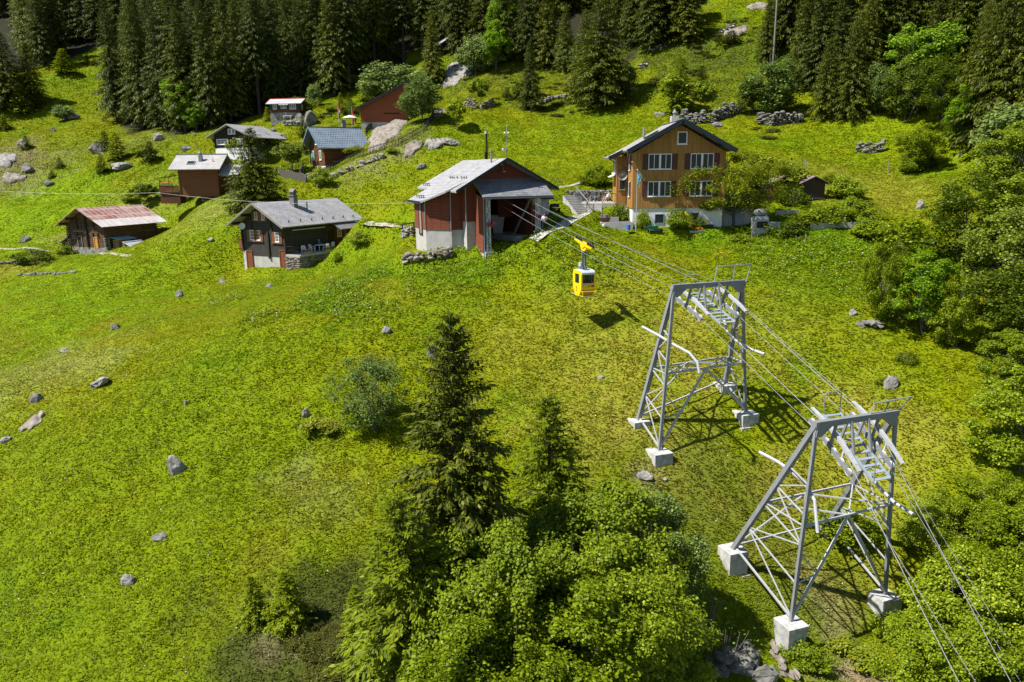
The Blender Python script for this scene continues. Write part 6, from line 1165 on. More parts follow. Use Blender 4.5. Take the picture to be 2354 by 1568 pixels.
def plastic_chair(o, r, lab):
    t = thing('garden_chair', lab, 'chair', o, r, 'white plastic garden chairs'); m_ = M['white']
    mb = MB(); mb.poly([(-.22,-.22,.42),(.22,-.22,.42),(.20,.20,.40),(-.20,.20,.40)], (0,0,.035)); mb.build('seat', m_, t)
    mb = MB()
    for k in range(5): x = -.19 + k * .085; mb.poly([(x,.19,.44),(x+.06,.19,.44),(x+.05,.30,.86),(x+.005,.30,.86)], (0,.025,0))
    mb.poly([(-.23,.29,.84),(.23,.29,.84),(.17,.32,.93),(-.17,.32,.93)], (0,.03,0)); mb.poly([(-.25,.18,.42),(-.20,.18,.42),(-.19,.31,.88),(-.23,.31,.88)], (0,.03,0)); mb.poly([(.20,.18,.42),(.25,.18,.42),(.23,.31,.88),(.19,.31,.88)], (0,.03,0)); mb.build('backrest', m_, t)
    for x in (-.22, .22):
        for y in (-.2, .2): mb = MB(); mb.bar((x*1.08, y*1.12, 0), (x, y, .43 if y > 0 else .64), .05, .035); mb.build('leg', m_, t)
        mb = MB(); mb.bar((x*1.05, -.24, .65), (x*1.05, .24, .68), .055, .03); mb.build('armrest', m_, t)
    return t
for x, y, a, l in ((1.6, -1.2, 2.2, 'white plastic chair nearest the railing of the dark chalet'), (3.1, -1.0, 1.6, 'white plastic chair at the end of the terrace table facing the railing'), (4.5, -1.95, 3.1, 'white plastic chair with its back to the meadow at the terrace table'), (6.0, -1.5, -1.5, 'white plastic chair nearest the porch post')): plastic_chair(L2(CH_O, CH_R, x, y, 1.54), CH_R + a, l)
t = thing('garden_table', 'white plastic table on the stone terrace', 'table', L2(CH_O, CH_R, 4.5, -1.1, 1.53), CH_R); mb = MB(); mb.lathe([(.02,.70),(.55,.70),(.58,.72),(.55,.745),(.02,.745)], (0,0,0), 20); [setattr(v, 'x', v.x * 1.5) for v in mb.v]; mb.build('table_top', M['white'], t)
for x in (-.6, .6):
    for y in (-.35, .35): mb = MB(); mb.bar((x, y, 0), (x*.9, y*.9, .70), .05); mb.build('leg', M['white'], t)
person(L2(CH_O, CH_R, 5.2, -.45, 1.50), CH_R, 1.72, 'grey haired person in a teal shirt seated behind the terrace table', flat('cloth_teal', (.03,.16,.20), .8), BLACK_, 'hair_grey', 'sit', lap)
t = thing('folding_chair', 'chair carrying the person behind the terrace table', 'chair', L2(CH_O, CH_R, 5.2, -.42, 1.53), CH_R); mb = MB(); mb.box(-.22,.22,-.2,.22,.38,.42); mb.build('seat', M['wood_dark'], t); mb = MB(); mb.box(-.22,.22,.24,.28,.45,.9); mb.build('backrest', M['wood_dark'], t)
for x in (-.2,.2):
    for y in (-.18,.2): mb = MB(); mb.bar((x,y,0),(x,y,.38),.035); mb.build('leg', M['wood_dark'], t)
def flower_box(o, r, ln, lab, petal, n=70):
    t = thing('flower_box', lab, 'flower box', o, r, 'flower boxes and pots'); mb = MB(); mb.frustum(0, 0, 0, .2, ln/2*.92, .1, ln/2, .14); mb.build('trough', M['concrete'], t); g = np.random.default_rng(int(abs(o[0]*100)))
    c = np.stack([g.uniform(-ln/2, ln/2, n*2), g.normal(0,.1,n*2), .24+.2*g.random(n*2)], 1); d = unit(g.normal(0,1,(n*2,3))); u = unit(np.cross(d, g.normal(0,1,(n*2,3))))
    for nm, K, mt in (('blossoms', kites(c[:n]+np.array([0,0,.08]), d[:n], u[:n], np.full(n,.11), np.full(n,.10)), petal), ('foliage', kites(c[n:]-np.array([0,0,.06]), d[n:], u[n:], np.full(n,.14), np.full(n,.09)), M['leaf_dark'])): o2 = bpy.data.objects.new(nm, crown_mesh(nm, K, mt)); COL.objects.link(o2); o2.parent = t
    return t
YEL = m_leaf('yellow_petals', (.70,.40,.01), (.85,.55,.02), (.9,.65,.05), .1); LIL = m_leaf('lilac_petals', (.55,.12,.36), (.75,.28,.55), (.8,.5,.7), .1); ORA = m_leaf('orange_petals', (.80,.14,.01), (.9,.3,.02), (.9,.5,.03), .1); RED = m_leaf('red_petals', (.6,.02,.02), (.8,.04,.06), (.85,.1,.2), .1)
for x, y, ln, l, pm in ((1.3, -2.0, 1.0, 'trough of lilac flowers on the terrace rim near the railing', LIL), (4.6, -2.2, 1.0, 'trough of lilac flowers at the terrace corner pillar', LIL), (6.6, -2.5, 1.2, 'pale trough of yellow flowers by the porch', YEL)): flower_box(L2(CH_O, CH_R, x, y, 1.54), CH_R, ln, l, pm)
for (u, v, ln, l, pm) in ((448,452,.9,'pink flowers in a pot below the wooden balcony',LIL),(470,462,.8,'red flowers in a pot beside the pink ones',RED),(425,462,.8,'orange flowers under the round garden tree',ORA)): flower_box(G(u, v), 0, ln, l, pm, 40)
flower_box(L2(SC_O, 0, -1.6, -.1, 1.05), 0, 1.2, 'orange flowers on the wooden balcony rail', ORA, 50); flower_box(L2(SC_O, 0, -3.0, 1.6, 1.02), 0, .9, 'red flowers at the balcony corner', RED, 40)
flower_box(G(1600, 535), 0, 1.4, 'orange marigolds at the foot of the basement wall', ORA, 40)
q = L2(CH_O, CH_R, 10.6, -2.2, 1.5); t = thing('closed_parasol', 'closed dark parasol standing by the porch of the dark chalet', 'parasol', q, 0); mb = MB(); mb.tube([(0,0,-.3),(0,0,2.3)], .025, 6); mb.build('pole', M['steel_white'], t); mb = MB(); mb.lathe([(.05,.8),(.16,.9),(.12,1.6),(.04,2.2)], (.35,0,-.5), 10); mb.build('cover', flat('cloth_navy', (.02,.04,.07)), t); mb = MB(); mb.bar((0,0,2.2),(.7,0,2.3),.03); mb.build('arm', M['steel_white'], t)
mb = MB(); rr = random.Random(2)
for i in range(7): p = L2(CH_O, CH_R, 8.2 + i * .8, -3.2 - i * .1, 0); z = hz(p.x, p.y); mb.box(p.x-.4, p.x+.4, p.y-.22, p.y+.22, z-.15, z+.07)
tag(mb.build('stepping_stones', M['concrete_old']), 'row of pale stone steps down the grass beside the dark chalet', 'garden steps')

# ================================================================ terrace and stairs of the wooden house
pt = thing('house_patio', 'raised concrete patio with dry stone back wall beside the wooden house', 'patio', OH_O); mb = MB(); mb.box(-5.6, -1.13, 3.0, 7.5, -1.6, .42); mb.box(-5.6, -3.9, 2.4, 3.0, -1.6, .10); mb.build('slab', M['concrete'], pt); mb = MB()
for j in range(6):
    for i in range(13): mb.chip((-5.9 + i * .38, 7.6, .5 + j * .2), .32, .28, .18, j * 31 + i)
mb.build('stone_face', M['stone'], pt)
def stairs(lab, p0, d, n, w_, rise=.17, run=.30):
    p0 = Vector(p0); d = Vector(d).normalized(); s_ = Vector((-d.y, d.x, 0)); mb = MB()
    for k in range(n): a = p0 + d * run * k; mb.poly([a - s_ * w_/2 + Vector((0,0,rise*k-.6)), a + s_ * w_/2 + Vector((0,0,rise*k-.6)), a + s_ * w_/2 + d * run * 1.05 + Vector((0,0,rise*k-.6)), a - s_ * w_/2 + d * run * 1.05 + Vector((0,0,rise*k-.6))], (0,0,.6+rise))
    o = mb.build('stone_stairs', M['concrete']); return tag(o, lab, 'stairs', 'outdoor stairs of the wooden house')
p = G(1340, 492); stairs('long flight of pale concrete steps up to the patio back wall', p, (-.35, 1, 0), 11, 1.3, .155, .33); stairs('short flight of steps from the footpath to the patio', L2(OH_O, 0, -3.6, .9, -.95), (.1, 1, 0), 7, 1.5, .17, .30)
def railing(lab, pts, h, m_='wood_dark', r=.05, mid=True):
    t = thing('handrail', lab, 'railing', pts[0], 0, 'handrails of the wooden house'); P0 = Vector(pts[0]); L0 = [Vector(p) - P0 for p in pts]; mb = MB()
    for a, b in zip(L0, L0[1:]): mb.bar(a + Vector((0,0,h)), b + Vector((0,0,h)), .09, .06)
    mb.build('rail', M[m_], t)
    for a in L0: mb = MB(); mb.bar(a - Vector((0,0,.2)), a + Vector((0,0,h)), r); mb.build('post', M['steel'], t)
railing('brown handrail along the patio edge and short steps', [L2(OH_O,0,-4.4,.9,-.8), L2(OH_O,0,-4.1,2.9,.42), L2(OH_O,0,-2.6,3.05,.42), L2(OH_O,0,-1.2,3.1,.42)], .95)
railing('slanting steel handrail beside the long steps', [p + Vector((.6, .2, .15)), p + Vector((-.5, 3.4, 1.7))], .95, 'steel')
t = thing('garden_chair', 'aluminium folding chair on the patio of the wooden house', 'chair', L2(OH_O,0,-2.0,4.1,.42), .9, 'patio chairs')
def alu(t, m_): 
    mb = MB(); mb.box(-.25,.25,-.22,.22,.40,.44); mb.build('seat', m_, t); mb = MB(); mb.poly([(-.25,.2,.44),(.25,.2,.44),(.25,.45,1.1),(-.25,.45,1.1)], (0,.03,0)); mb.build('backrest', m_, t)
    for x in (-.25,.25):
        for a, b in (((x,-.3,0),(x,.22,.62)),((x,.35,0),(x,-.2,.62))): mb = MB(); mb.bar(a, b, .03); mb.build('leg', M['steel_white'], t)
        mb = MB(); mb.box(x-.03,x+.03,-.22,.25,.62,.65); mb.build('armrest', M['steel_white'], t)
alu(t, M['steel']); person(L2(OH_O,0,-2.0,4.1,.34), -.75, 1.76, 'person in shorts resting in a patio chair with a hand at the face', flat('cloth_pale', (.50,.55,.48), .8), flat('cloth_grey', (.28,.27,.27), .8), pose='recline', arms=face_up, short=True)
t = thing('garden_chair', 'dark empty reclining chair at the patio stone wall', 'chair', L2(OH_O,0,-3.4,5.2,.42), -.4, 'patio chairs'); alu(t, M['fascia'])
mb = MB(); mb.box(-.4,.4,-.35,.35,0,1.0); mb.box(-.45,.45,-.4,.4,1.0,1.06); o = mb.build('storage_box', M['steel']); o.location = L2(OH_O,0,-5.0,4.2,.42); tag(o, 'grey storage box on the patio beside the steps', 'box')
# raised bed, planter, buckets, wheelbarrow, hose
rb = thing('raised_bed', 'concrete edged raised flower bed before the wooden house', 'flower bed', OH_O); mb = MB(); mb.box(-3.2,.0,-.9,-.72,-2.6,-1.25); mb.box(-3.2,-3.02,-.72,1.0,-2.6,-1.25); mb.box(-4.0,-1.2,.55,.72,-2.4,-.85); mb.build('edging', M['concrete'], rb); mb = MB(); mb.box(-3.0,0,-.72,2.9,-2.6,-1.3); mb.build('soil', flat('soil', (.06,.045,.03), .95), rb)
for x, y, z, prof_, m_, nm, lab in ((-2.7,-.1,-1.25,[(.25,0),(.45,.06),(.62,.42),(.58,.42),(.02,.3)],flat('terracotta',(.16,.065,.04)),'planter','wide terracotta bowl on the raised bed'),(-2.6,-.1,-.92,[(.22,0),(.28,.38),(.26,.38),(.02,.3)],M['steel'],'bucket','grey tin pot standing in the terracotta bowl'),(-.55,-1.5,-1.98,[(.2,0),(.23,.5),(.21,.5),(.02,.4)],flat('bucket_blue',(.06,.17,.52)),'bucket','blue bucket on the grass at the house corner'),(-2.9,-1.2,-1.7,[(.15,0),(.17,.3),(.15,.3),(.02,.2)],M['white'],'bucket','small white pot on the corner of the raised bed')):
    mb = MB(); mb.lathe(prof_, (0,0,0), 16); o = mb.build(nm, m_, smooth=False); o.location = L2(OH_O,0,x,y,z); tag(o, lab, nm)
q = G(1500, 535); wb = thing('wheelbarrow', 'green wheelbarrow parked on the grass by the flag pole', 'wheelbarrow', q, rad(-8)); mb = MB(); T0 = [(-.75,-.32,.55),(.55,-.32,.72),(.55,.32,.72),(-.75,.32,.55)]; B0 = [(-.35,-.2,.28),(.35,-.2,.32),(.35,.2,.32),(-.35,.2,.28)]; mb.add(T0 + B0, [(4,5,6,7),(0,1,5,4),(1,2,6,5),(2,3,7,6),(3,0,4,7)]); mb.build('tray', flat('barrow_green',(.02,.22,.12),.4), wb, flip=False)
mb = MB(); [mb.tube([(-.95,y,.62),(-.3,y,.27),(.75,y*.4,.2)], .025, 6) for y in (-.25,.25)]; [mb.tube([(-.3,y,.27),(-.35,y,0)], .02, 5) for y in (-.25,.25)]; mb.build('frame', M['steel'], wb); mb = MB(); mb.M = Matrix.Translation((.78,0,.2)) @ Matrix.Rotation(math.pi/2,4,'X'); mb.lathe([(.05,-.05),(.2,-.05),(.22,0),(.2,.05),(.05,.05)], (0,0,0), 14); mb.build('wheel', M['black'], wb)
q = L2(OH_O, 0, 5.35, -.4, -1.9); mb = MB(); rr = random.Random(6)
for k in range(16): a = -1 + 2 * k / 15; mb.tube([(a*.55,-.25+rr.uniform(-.1,.1),.03),(a*.42,-.12,.7),(a*.16,0,1.35),(a*.08,.05,1.55)], .045, 5)
o = mb.build('yellow_hose', flat('hose_yellow',(.62,.47,.02),.4)); o.location = q; tag(o, 'bundle of yellow hose hanging against the basement wall', 'hose')
q = L2(OH_O, 0, 7.3, -.6, -1.9); t = thing('toy_boat', 'black plastic tub with a small yellow toy at the maple', 'tub', q); mb = MB(); mb.frustum(0,0,0,.28,.6,.25,.75,.32); mb.build('tub', M['black'], t); mb = MB(); mb.blob((0,0,.5),.12,.1,.14); mb.blob((.05,0,.68),.08,.08,.08); mb.build('toy', YEL if False else flat('toy_yellow',(.8,.5,.02)), t)
# garden of the wooden house: low walls, stone grill, fence posts
for (u0, v0), (u1, v1), h, lab in (((1782,495),(1835,490),.5,'upper grey concrete garden wall behind the outdoor grill'),((1862,528),(1990,518),.5,'lower grey concrete garden wall of the kitchen garden')):
    a, b = G(u0, v0), G(u1, v1); mb = MB(); z = max(a.z, b.z) + h * .6; mb.poly([(a.x,a.y,a.z-.5),(b.x,b.y,b.z-.5),(b.x,b.y,z),(a.x,a.y,z)], (0,.22,0)); tag(mb.build('garden_wall', M['concrete']), lab, 'wall')
q = G(1745, 535); t = thing('outdoor_grill', 'whitewashed outdoor grill with grey cover at the garage', 'grill', q, .2); mb = MB(); mb.box(-.7,.7,-.4,.4,-.4,1.3); mb.frustum(0,0,1.3,1.6,.75,.45,.6,.35); mb.build('hearth', M['concrete_old'], t); mb = MB(); mb.box(-.55,.55,-.45,-.3,.5,1.1); mb.build('opening', M['black'], t); mb = MB(); mb.box(.75,1.9,-.4,.4,.3,.9); mb.box(.7,1.95,-.45,.45,.9,1.0); mb.build('side_counter', M['concrete_old'], t); mb = MB(); mb.blob((.0,0,1.95),.8,.45,.35,3,.12); mb.build('cover', M['stone_pale'], t)
def post_thing(u, v, h, lab, m_='wood_grey', r=.05, grp='loose fence posts'):
    p = G(u, v); mb = MB(); mb.tube([(0,0,-.3),(0,0,h)], [r, r*.9], 6); o = mb.build('fence_post', M[m_]); o.location = p; return tag(o, lab, 'post', grp)
for u, v, h, l in ((1847,388,1.3,'left one of two thin posts on the meadow above the sheds'),(1851,391,1.2,'right one of two thin posts on the meadow above the sheds'),(2040,398,1.6,'single grey post near the wood edge'),(1727,555,1.1,'grey weathered post under the maple'),(1935,520,1.2,'dark post at the garden net'),(1967,478,1.0,'stake at the end of the garden net'),(1850,560,.9,'short wooden stake in the weeds')): post_thing(u, v, h, l)

# ================================================================ poles and flags
def flag_pole(u, v, vt, lab, colors, drop, r=.04):
    p = G(u, v); h = height_to(p, vt); t = thing('flag_pole', lab, 'flag pole', p, 0, 'flag poles'); mb = MB(); mb.tube([(0,0,-.4),(0,0,h)], [r*1.3, r*.8], 8); mb.blob((0,0,h+.05),.07,.07,.07); mb.build('pole', M['steel_white'], t)
    fl = MB(); L_ = drop; n = 12; W_ = .40; rows = []
    for i in range(n + 1):
        z = h - .15 - L_ * i / n; row = []
        for j in range(7): x = .05 + W_ * j / 6 * (.75 + .2 * math.sin(i * .5)); row.append((x, .10 * math.sin(j * 1.9 + i * .35), z - .18 * j / 6))
        rows.append(row)
    f0 = [[], [], []]
    for i in range(n):
        for j in range(6):
            k = 0
            if colors == 'swiss': k = 1 if (5 <= i <= 6 and 1 <= j <= 4) or (4 <= i <= 7 and 2 <= j <= 3) else 0
            elif colors == 'blue': k = 1 if 2 <= j <= 3 else 0
            f0[k].append((rows[i][j], rows[i][j+1], rows[i+1][j+1], rows[i+1][j]))
    for q in f0[0]: fl.add(list(q), [(0,1,2,3)])
    fo = fl.build('flag', flat('flag_red',(.55,.015,.02),.8) if colors == 'swiss' else flat('flag_blue',(.13,.38,.52),.8), t, flip=False); w_ = MB()
    for q in f0[1]: w_.add([(a[0], a[1], a[2]) for a in q], [(0,1,2,3)])
    w_.build('cross' if colors == 'swiss' else 'stripe', WHITE if colors == 'swiss' else flat('flag_yellow',(.55,.58,.30),.8), fo, flip=False)
flag_pole(779, 283, 235, 'left of the two flag poles on the lawn with a red and white flag', 'swiss', 2.9); flag_pole(810, 292, 248, 'right of the two flag poles on the lawn with a red and white flag', 'swiss', 2.9); flag_pole(1461, 532, 392, 'tall slim pole with a pale blue pennant before the wooden house', 'blue', 1.3, .035)
def pole(u, v, vt, d, lab, nm, m_, r, extra=None):
    p = G(u, v); h = height_to(p, vt); t = thing(nm, lab, 'pole', p); mb = MB(); mb.tube([(0,0,-.5),(0,0,h)], [r*1.15, r*.85], 8); mb.build('shaft', M[m_], t)
    if extra == 'cap': mb = MB(); mb.tube([(0,0,h-.35),(0,0,h+.05)], r*1.5, 8); mb.build('cap', M['steel_white'], t)
    if extra == 'lamp': mb = MB(); mb.lathe([(.03,0),(.16,.05),(.2,.3),(.24,.32),(.05,.45)], (0,0,h), 10); mb.build('lamp_shade', M['steel'], t)
    return t
pole(1119, 400, 302, 0, 'dark wooden utility pole with a metal cap behind the station roof', 'utility_pole', 'wood_dark', .16, 'cap'); mb = MB(); p = G(1116, 402); mb.tube([p + Vector((0,0,-.3)), p + Vector((0,0,3))], .12, 7); tag(mb.build('pole_stub', M['wood_dark']), 'short dark stub standing against the wooden utility pole', 'post')
pole(1776, 148, -30, 0, 'tall grey forest pole rising beside the dead spruce', 'utility_pole', 'wood_grey', .16); pole(452, 345, 312, 0, 'thin lamp post behind the pale roofed chalet', 'lamp_post', 'steel', .05, 'lamp')
tree('dead_tree', 'bare', G(1780, 245), 9, 'grey dead spruce with bare branches by the forest pole', 'dead wood of the slope', wide=.55)
tree('dead_shrub', 'bare', G(1590, 1475), 3.4, 'bare grey twigs of a dead shrub in the shade of the thicket', 'dead wood of the slope', cat='bush', wide=1.3, crown_name='foliage'); tree('dead_shrub', 'bare', G(1655, 1530), 2.8, 'bare silvery roots and twigs over the shaded rocks', 'dead wood of the slope', cat='bush', wide=1.4, crown_name='foliage')

# ================================================================ fences
def picket_fence(lab, pts, h, gap, pw, m_, rails=(.25, .85), post_every=12, top=None, grp='picket fences of the hamlet'):
    P_ = [G(u, v) for u, v in pts]; line = []
    for a, b in zip(P_, P_[1:]):
        k = max(1, int((Vector((b.x,b.y)) - Vector((a.x,a.y))).length / gap)); line += [a.lerp(b, i / k) for i in range(k)]
    line.append(P_[-1]); line = [Vector((p.x, p.y, hz(p.x, p.y))) for p in line]
    zs = [p.z for p in line]; 
    for i in range(2, len(line) - 2): line[i].z = sum(zs[i-2:i+3]) / 5
    O = line[0]; t = thing('fence', lab, 'fence', O, 0, grp); mb = MB()
    for i, p in enumerate(line):
        q = p - O; mb.box(q.x - pw/2, q.x + pw/2, q.y - .015, q.y + .015, q.z + .05, q.z + h)
    for a, b in zip(line, line[1:]):
        for k in rails: mb.bar(a - O + Vector((0,.03,h*k)), b - O + Vector((0,.03,h*k)), .04, .06)
    mb.build('panel', m_, t)
    for p in line[::post_every]: mb = MB(); q = p - O; mb.box(q.x-.05, q.x+.05, q.y+.03, q.y+.13, q.z-.3, q.z + h + .08); mb.build('post', m_, t)
    return t
picket_fence('long black picket fence climbing along the rock path', [(704,420),(735,407),(768,391),(795,377),(823,364),(859,353),(892,343),(923,334),(951,317),(980,298),(997,274)], 1.15, .22, .07, M['black']); picket_fence('black picket fence running up to the rust red shed', [(841,312),(853,298),(884,277),(914,258),(945,240)], 1.15, .24, .07, M['black'])
picket_fence('black picket fence behind the children', [(648,395),(676,388),(708,378)], 1.1, .22, .07, M['black']); picket_fence('grey boarded fence below the children', [(642,403),(670,411),(702,421)], 1.2, .11, .10, M['wood_grey'], post_every=9)
f5 = lambda x, y: ((550+.2549*x)*.57446, (440+.2549*y)*.57446)
pts = [G(*f5(x, y)) for x, y in ((540,1475),(772,1440),(990,1358),(1225,1282),(1430,1180))]; O = pts[0]; t = thing('fence', 'rail fence of metal bars on wooden posts below the small chalet', 'fence', O, 0, 'rail fences'); mb = MB()
for a, b in zip(pts, pts[1:]):
    for k in (.45, .95): mb.tube([a - O + Vector((0,0,k)), b - O + Vector((0,0,k))], .03, 5)
mb.build('rail', M['steel'], t)
for p in pts: mb = MB(); mb.tube([p - O - Vector((0,0,.3)), p - O + Vector((0,0,1.1))], .06, 6); mb.build('post', M['wood_tan'], t)
mb = MB(); a, b = G(925, 538), G(952, 535); O = a; t = thing('wooden_railing', 'black timber railing beside the left wing of the station', 'railing', O); mb.bar(Vector((0,0,1.0)), b - O + Vector((0,0,1.0)), .12, .16); mb.build('rail', M['black'], t)
for p in (a, b): mb = MB(); mb.bar(p - O - Vector((0,0,.8)), p - O + Vector((0,0,1.05)), .13); mb.build('post', M['black'], t)

# ================================================================ dry stone walls and rocks
DW = 'dry stone walls on the slope'
def stone_wall(lab, pts, h, thick=.5, st_=.34, m_='stone', seed=1, fall=.0):
    P_ = [G(u, v) for u, v in pts]; O = P_[0]; mb = MB(); rr = random.Random(seed)
    for a, b in zip(P_, P_[1:]):
        ln = (b - a).length; n = max(2, int(ln / st_))
        for i in range(n):
            hh = h * rr.uniform(1 - fall, 1.08)
            for j in range(max(1, int(hh / (st_ * .62)))):
                p = a.lerp(b, (i + rr.uniform(-.3, .3)) / n); z = hz(p.x, p.y) + j * st_ * .62 + .05
                k_ = rr.uniform(.6, 1.35); mb.chip((p.x - O.x + rr.uniform(-.1,.1), p.y - O.y + rr.uniform(-.15,.15), z - O.z), st_*k_*rr.uniform(.6,1.0), thick*rr.uniform(.7,1.0), st_*k_*rr.uniform(.4,.62), rr.randint(0,99999))
    o = mb.build('stone_wall', M[m_]); o.location = O; return tag(o, lab, 'wall', DW)
stone_wall('low curved dry stone wall at the foot of the station wing', [(931,602),(945,601),(975,599),(1010,592),(1045,584)], .95, .5, .42, 'stone_tan', 1); stone_wall('pale stone wall under the black railing by the station', [(925,546),(952,543)], .9, .5, .36, 'stone_pale', 2)
stone_wall('tumbled pale stone wall on the hillside above the station', [(1062,246),(1085,248),(1110,250),(1135,242)], 1.5, .7, .46, 'stone_tan', 3, .5); stone_wall('short stone wall between the slim spruce and the huge spruce', [(1246,236),(1275,228),(1306,222)], 1.1, .6, .5, 'stone_pale', 4, .4)
stone_wall('big dry stone terrace wall right behind the wooden house', [(1569,282),(1600,285),(1640,280),(1675,268),(1707,260)], 2.2, .8, .46, 'stone', 5, .35); stone_wall('dark dry stone terrace wall under the pines', [(1742,284),(1775,289),(1810,285),(1848,280)], 1.9, .8, .44, 'stone', 6, .3)
stone_wall('little dry stone wall alone in the meadow by the wood', [(1973,350),(2000,352),(2035,347)], 1.5, .5, .40, 'stone', 7, .15); stone_wall('row of pale stones up on the hill near the dense spruce', [(1488,120),(1510,114),(1532,106)], 1.0, .6, .6, 'stone_pale', 8, .5); stone_wall('heap of pale stones at the shadow edge of the huge spruce', [(1471,157),(1496,152)], 1.2, .7, .6, 'stone_pale', 9, .4); stone_wall('stone row at the top of the hill beside bare rock', [(1656,74),(1697,64)], 1.4, .8, .7, 'stone_pale', 10, .4)
stone_wall('low grey stone wall at the edge of the hay field', [(-5,608),(20,607),(48,604)], .6, .5, .36, 'stone', 11, .3); stone_wall('line of mossy stones on the left meadow', [(50,632),(90,632),(130,631),(180,626)], .45, .5, .5, 'stone', 12, .6)
stone_wall('rough stone bank below the picket fence', [(730,428),(760,412),(790,398),(820,386),(850,372),(885,360)], .95, .6, .55, 'stone_pale', 13, .5); stone_wall('stones retaining the bank by the cottage', [(655,288),(690,290)], 1.2, .6, .5, 'stone_pale', 14, .2); stone_wall('shaded stone heap under the leafy tree of the dark hollow', [(1985,750),(2035,752)], .7, .6, .4, 'stone', 15, .5); stone_wall('broken stones at the bottom of the tall footing', [(1775,1480),(1800,1545),(1850,1560)], .5, .5, .3, 'stone_tan', 16, .5); stone_wall('stony ledge in the shade at the bottom of the thicket', [(1600,1560),(1680,1535),(1740,1500)], 1.2, .7, .55, 'stone', 17, .4)
RK = 'rocks lying on the slope'
def rock(u, v, wpx, hpx, lab, m_='stone_pale', seed=1, asp=1.0, tilt=0.0, nm='boulder', sink=.40, yaw=None):
    p = G(u, v); d = -(R3.T @ np.array(p))[2]; w_ = wpx * d / F; h = hpx * d / F; bm = bmesh.new(); bmesh.ops.create_icosphere(bm, subdivisions=3, radius=1); rr = random.Random(seed)
    for _ in range(17):     # chip planes off a ball: facets like split rock
        n = Vector((rr.gauss(0,1), rr.gauss(0,1), rr.gauss(0,1))).normalized(); k = rr.uniform(.55, .88)
        for vv in bm.verts:
            e = vv.co.dot(n) - k
            if e > 0: vv.co -= n * e
    for vv in bm.verts: vv.co += Vector((rr.gauss(0,.035), rr.gauss(0,.035), rr.gauss(0,.035)))
    me = bpy.data.meshes.new(nm)
    for vv in bm.verts: vv.co = Vector((vv.co.x * w_ * .60, vv.co.y * w_ * .48 * asp, vv.co.z * h * .75))
    bm.to_mesh(me); bm.free(); me.materials.append(M[m_]); o = bpy.data.objects.new(nm, me); COL.objects.link(o); o.location = p + Vector((0, 0, h * (.5 - sink))); o.rotation_euler = (0, tilt, rr.uniform(-.5,.5) if yaw is None else yaw); return tag(o, lab, 'rock', RK)
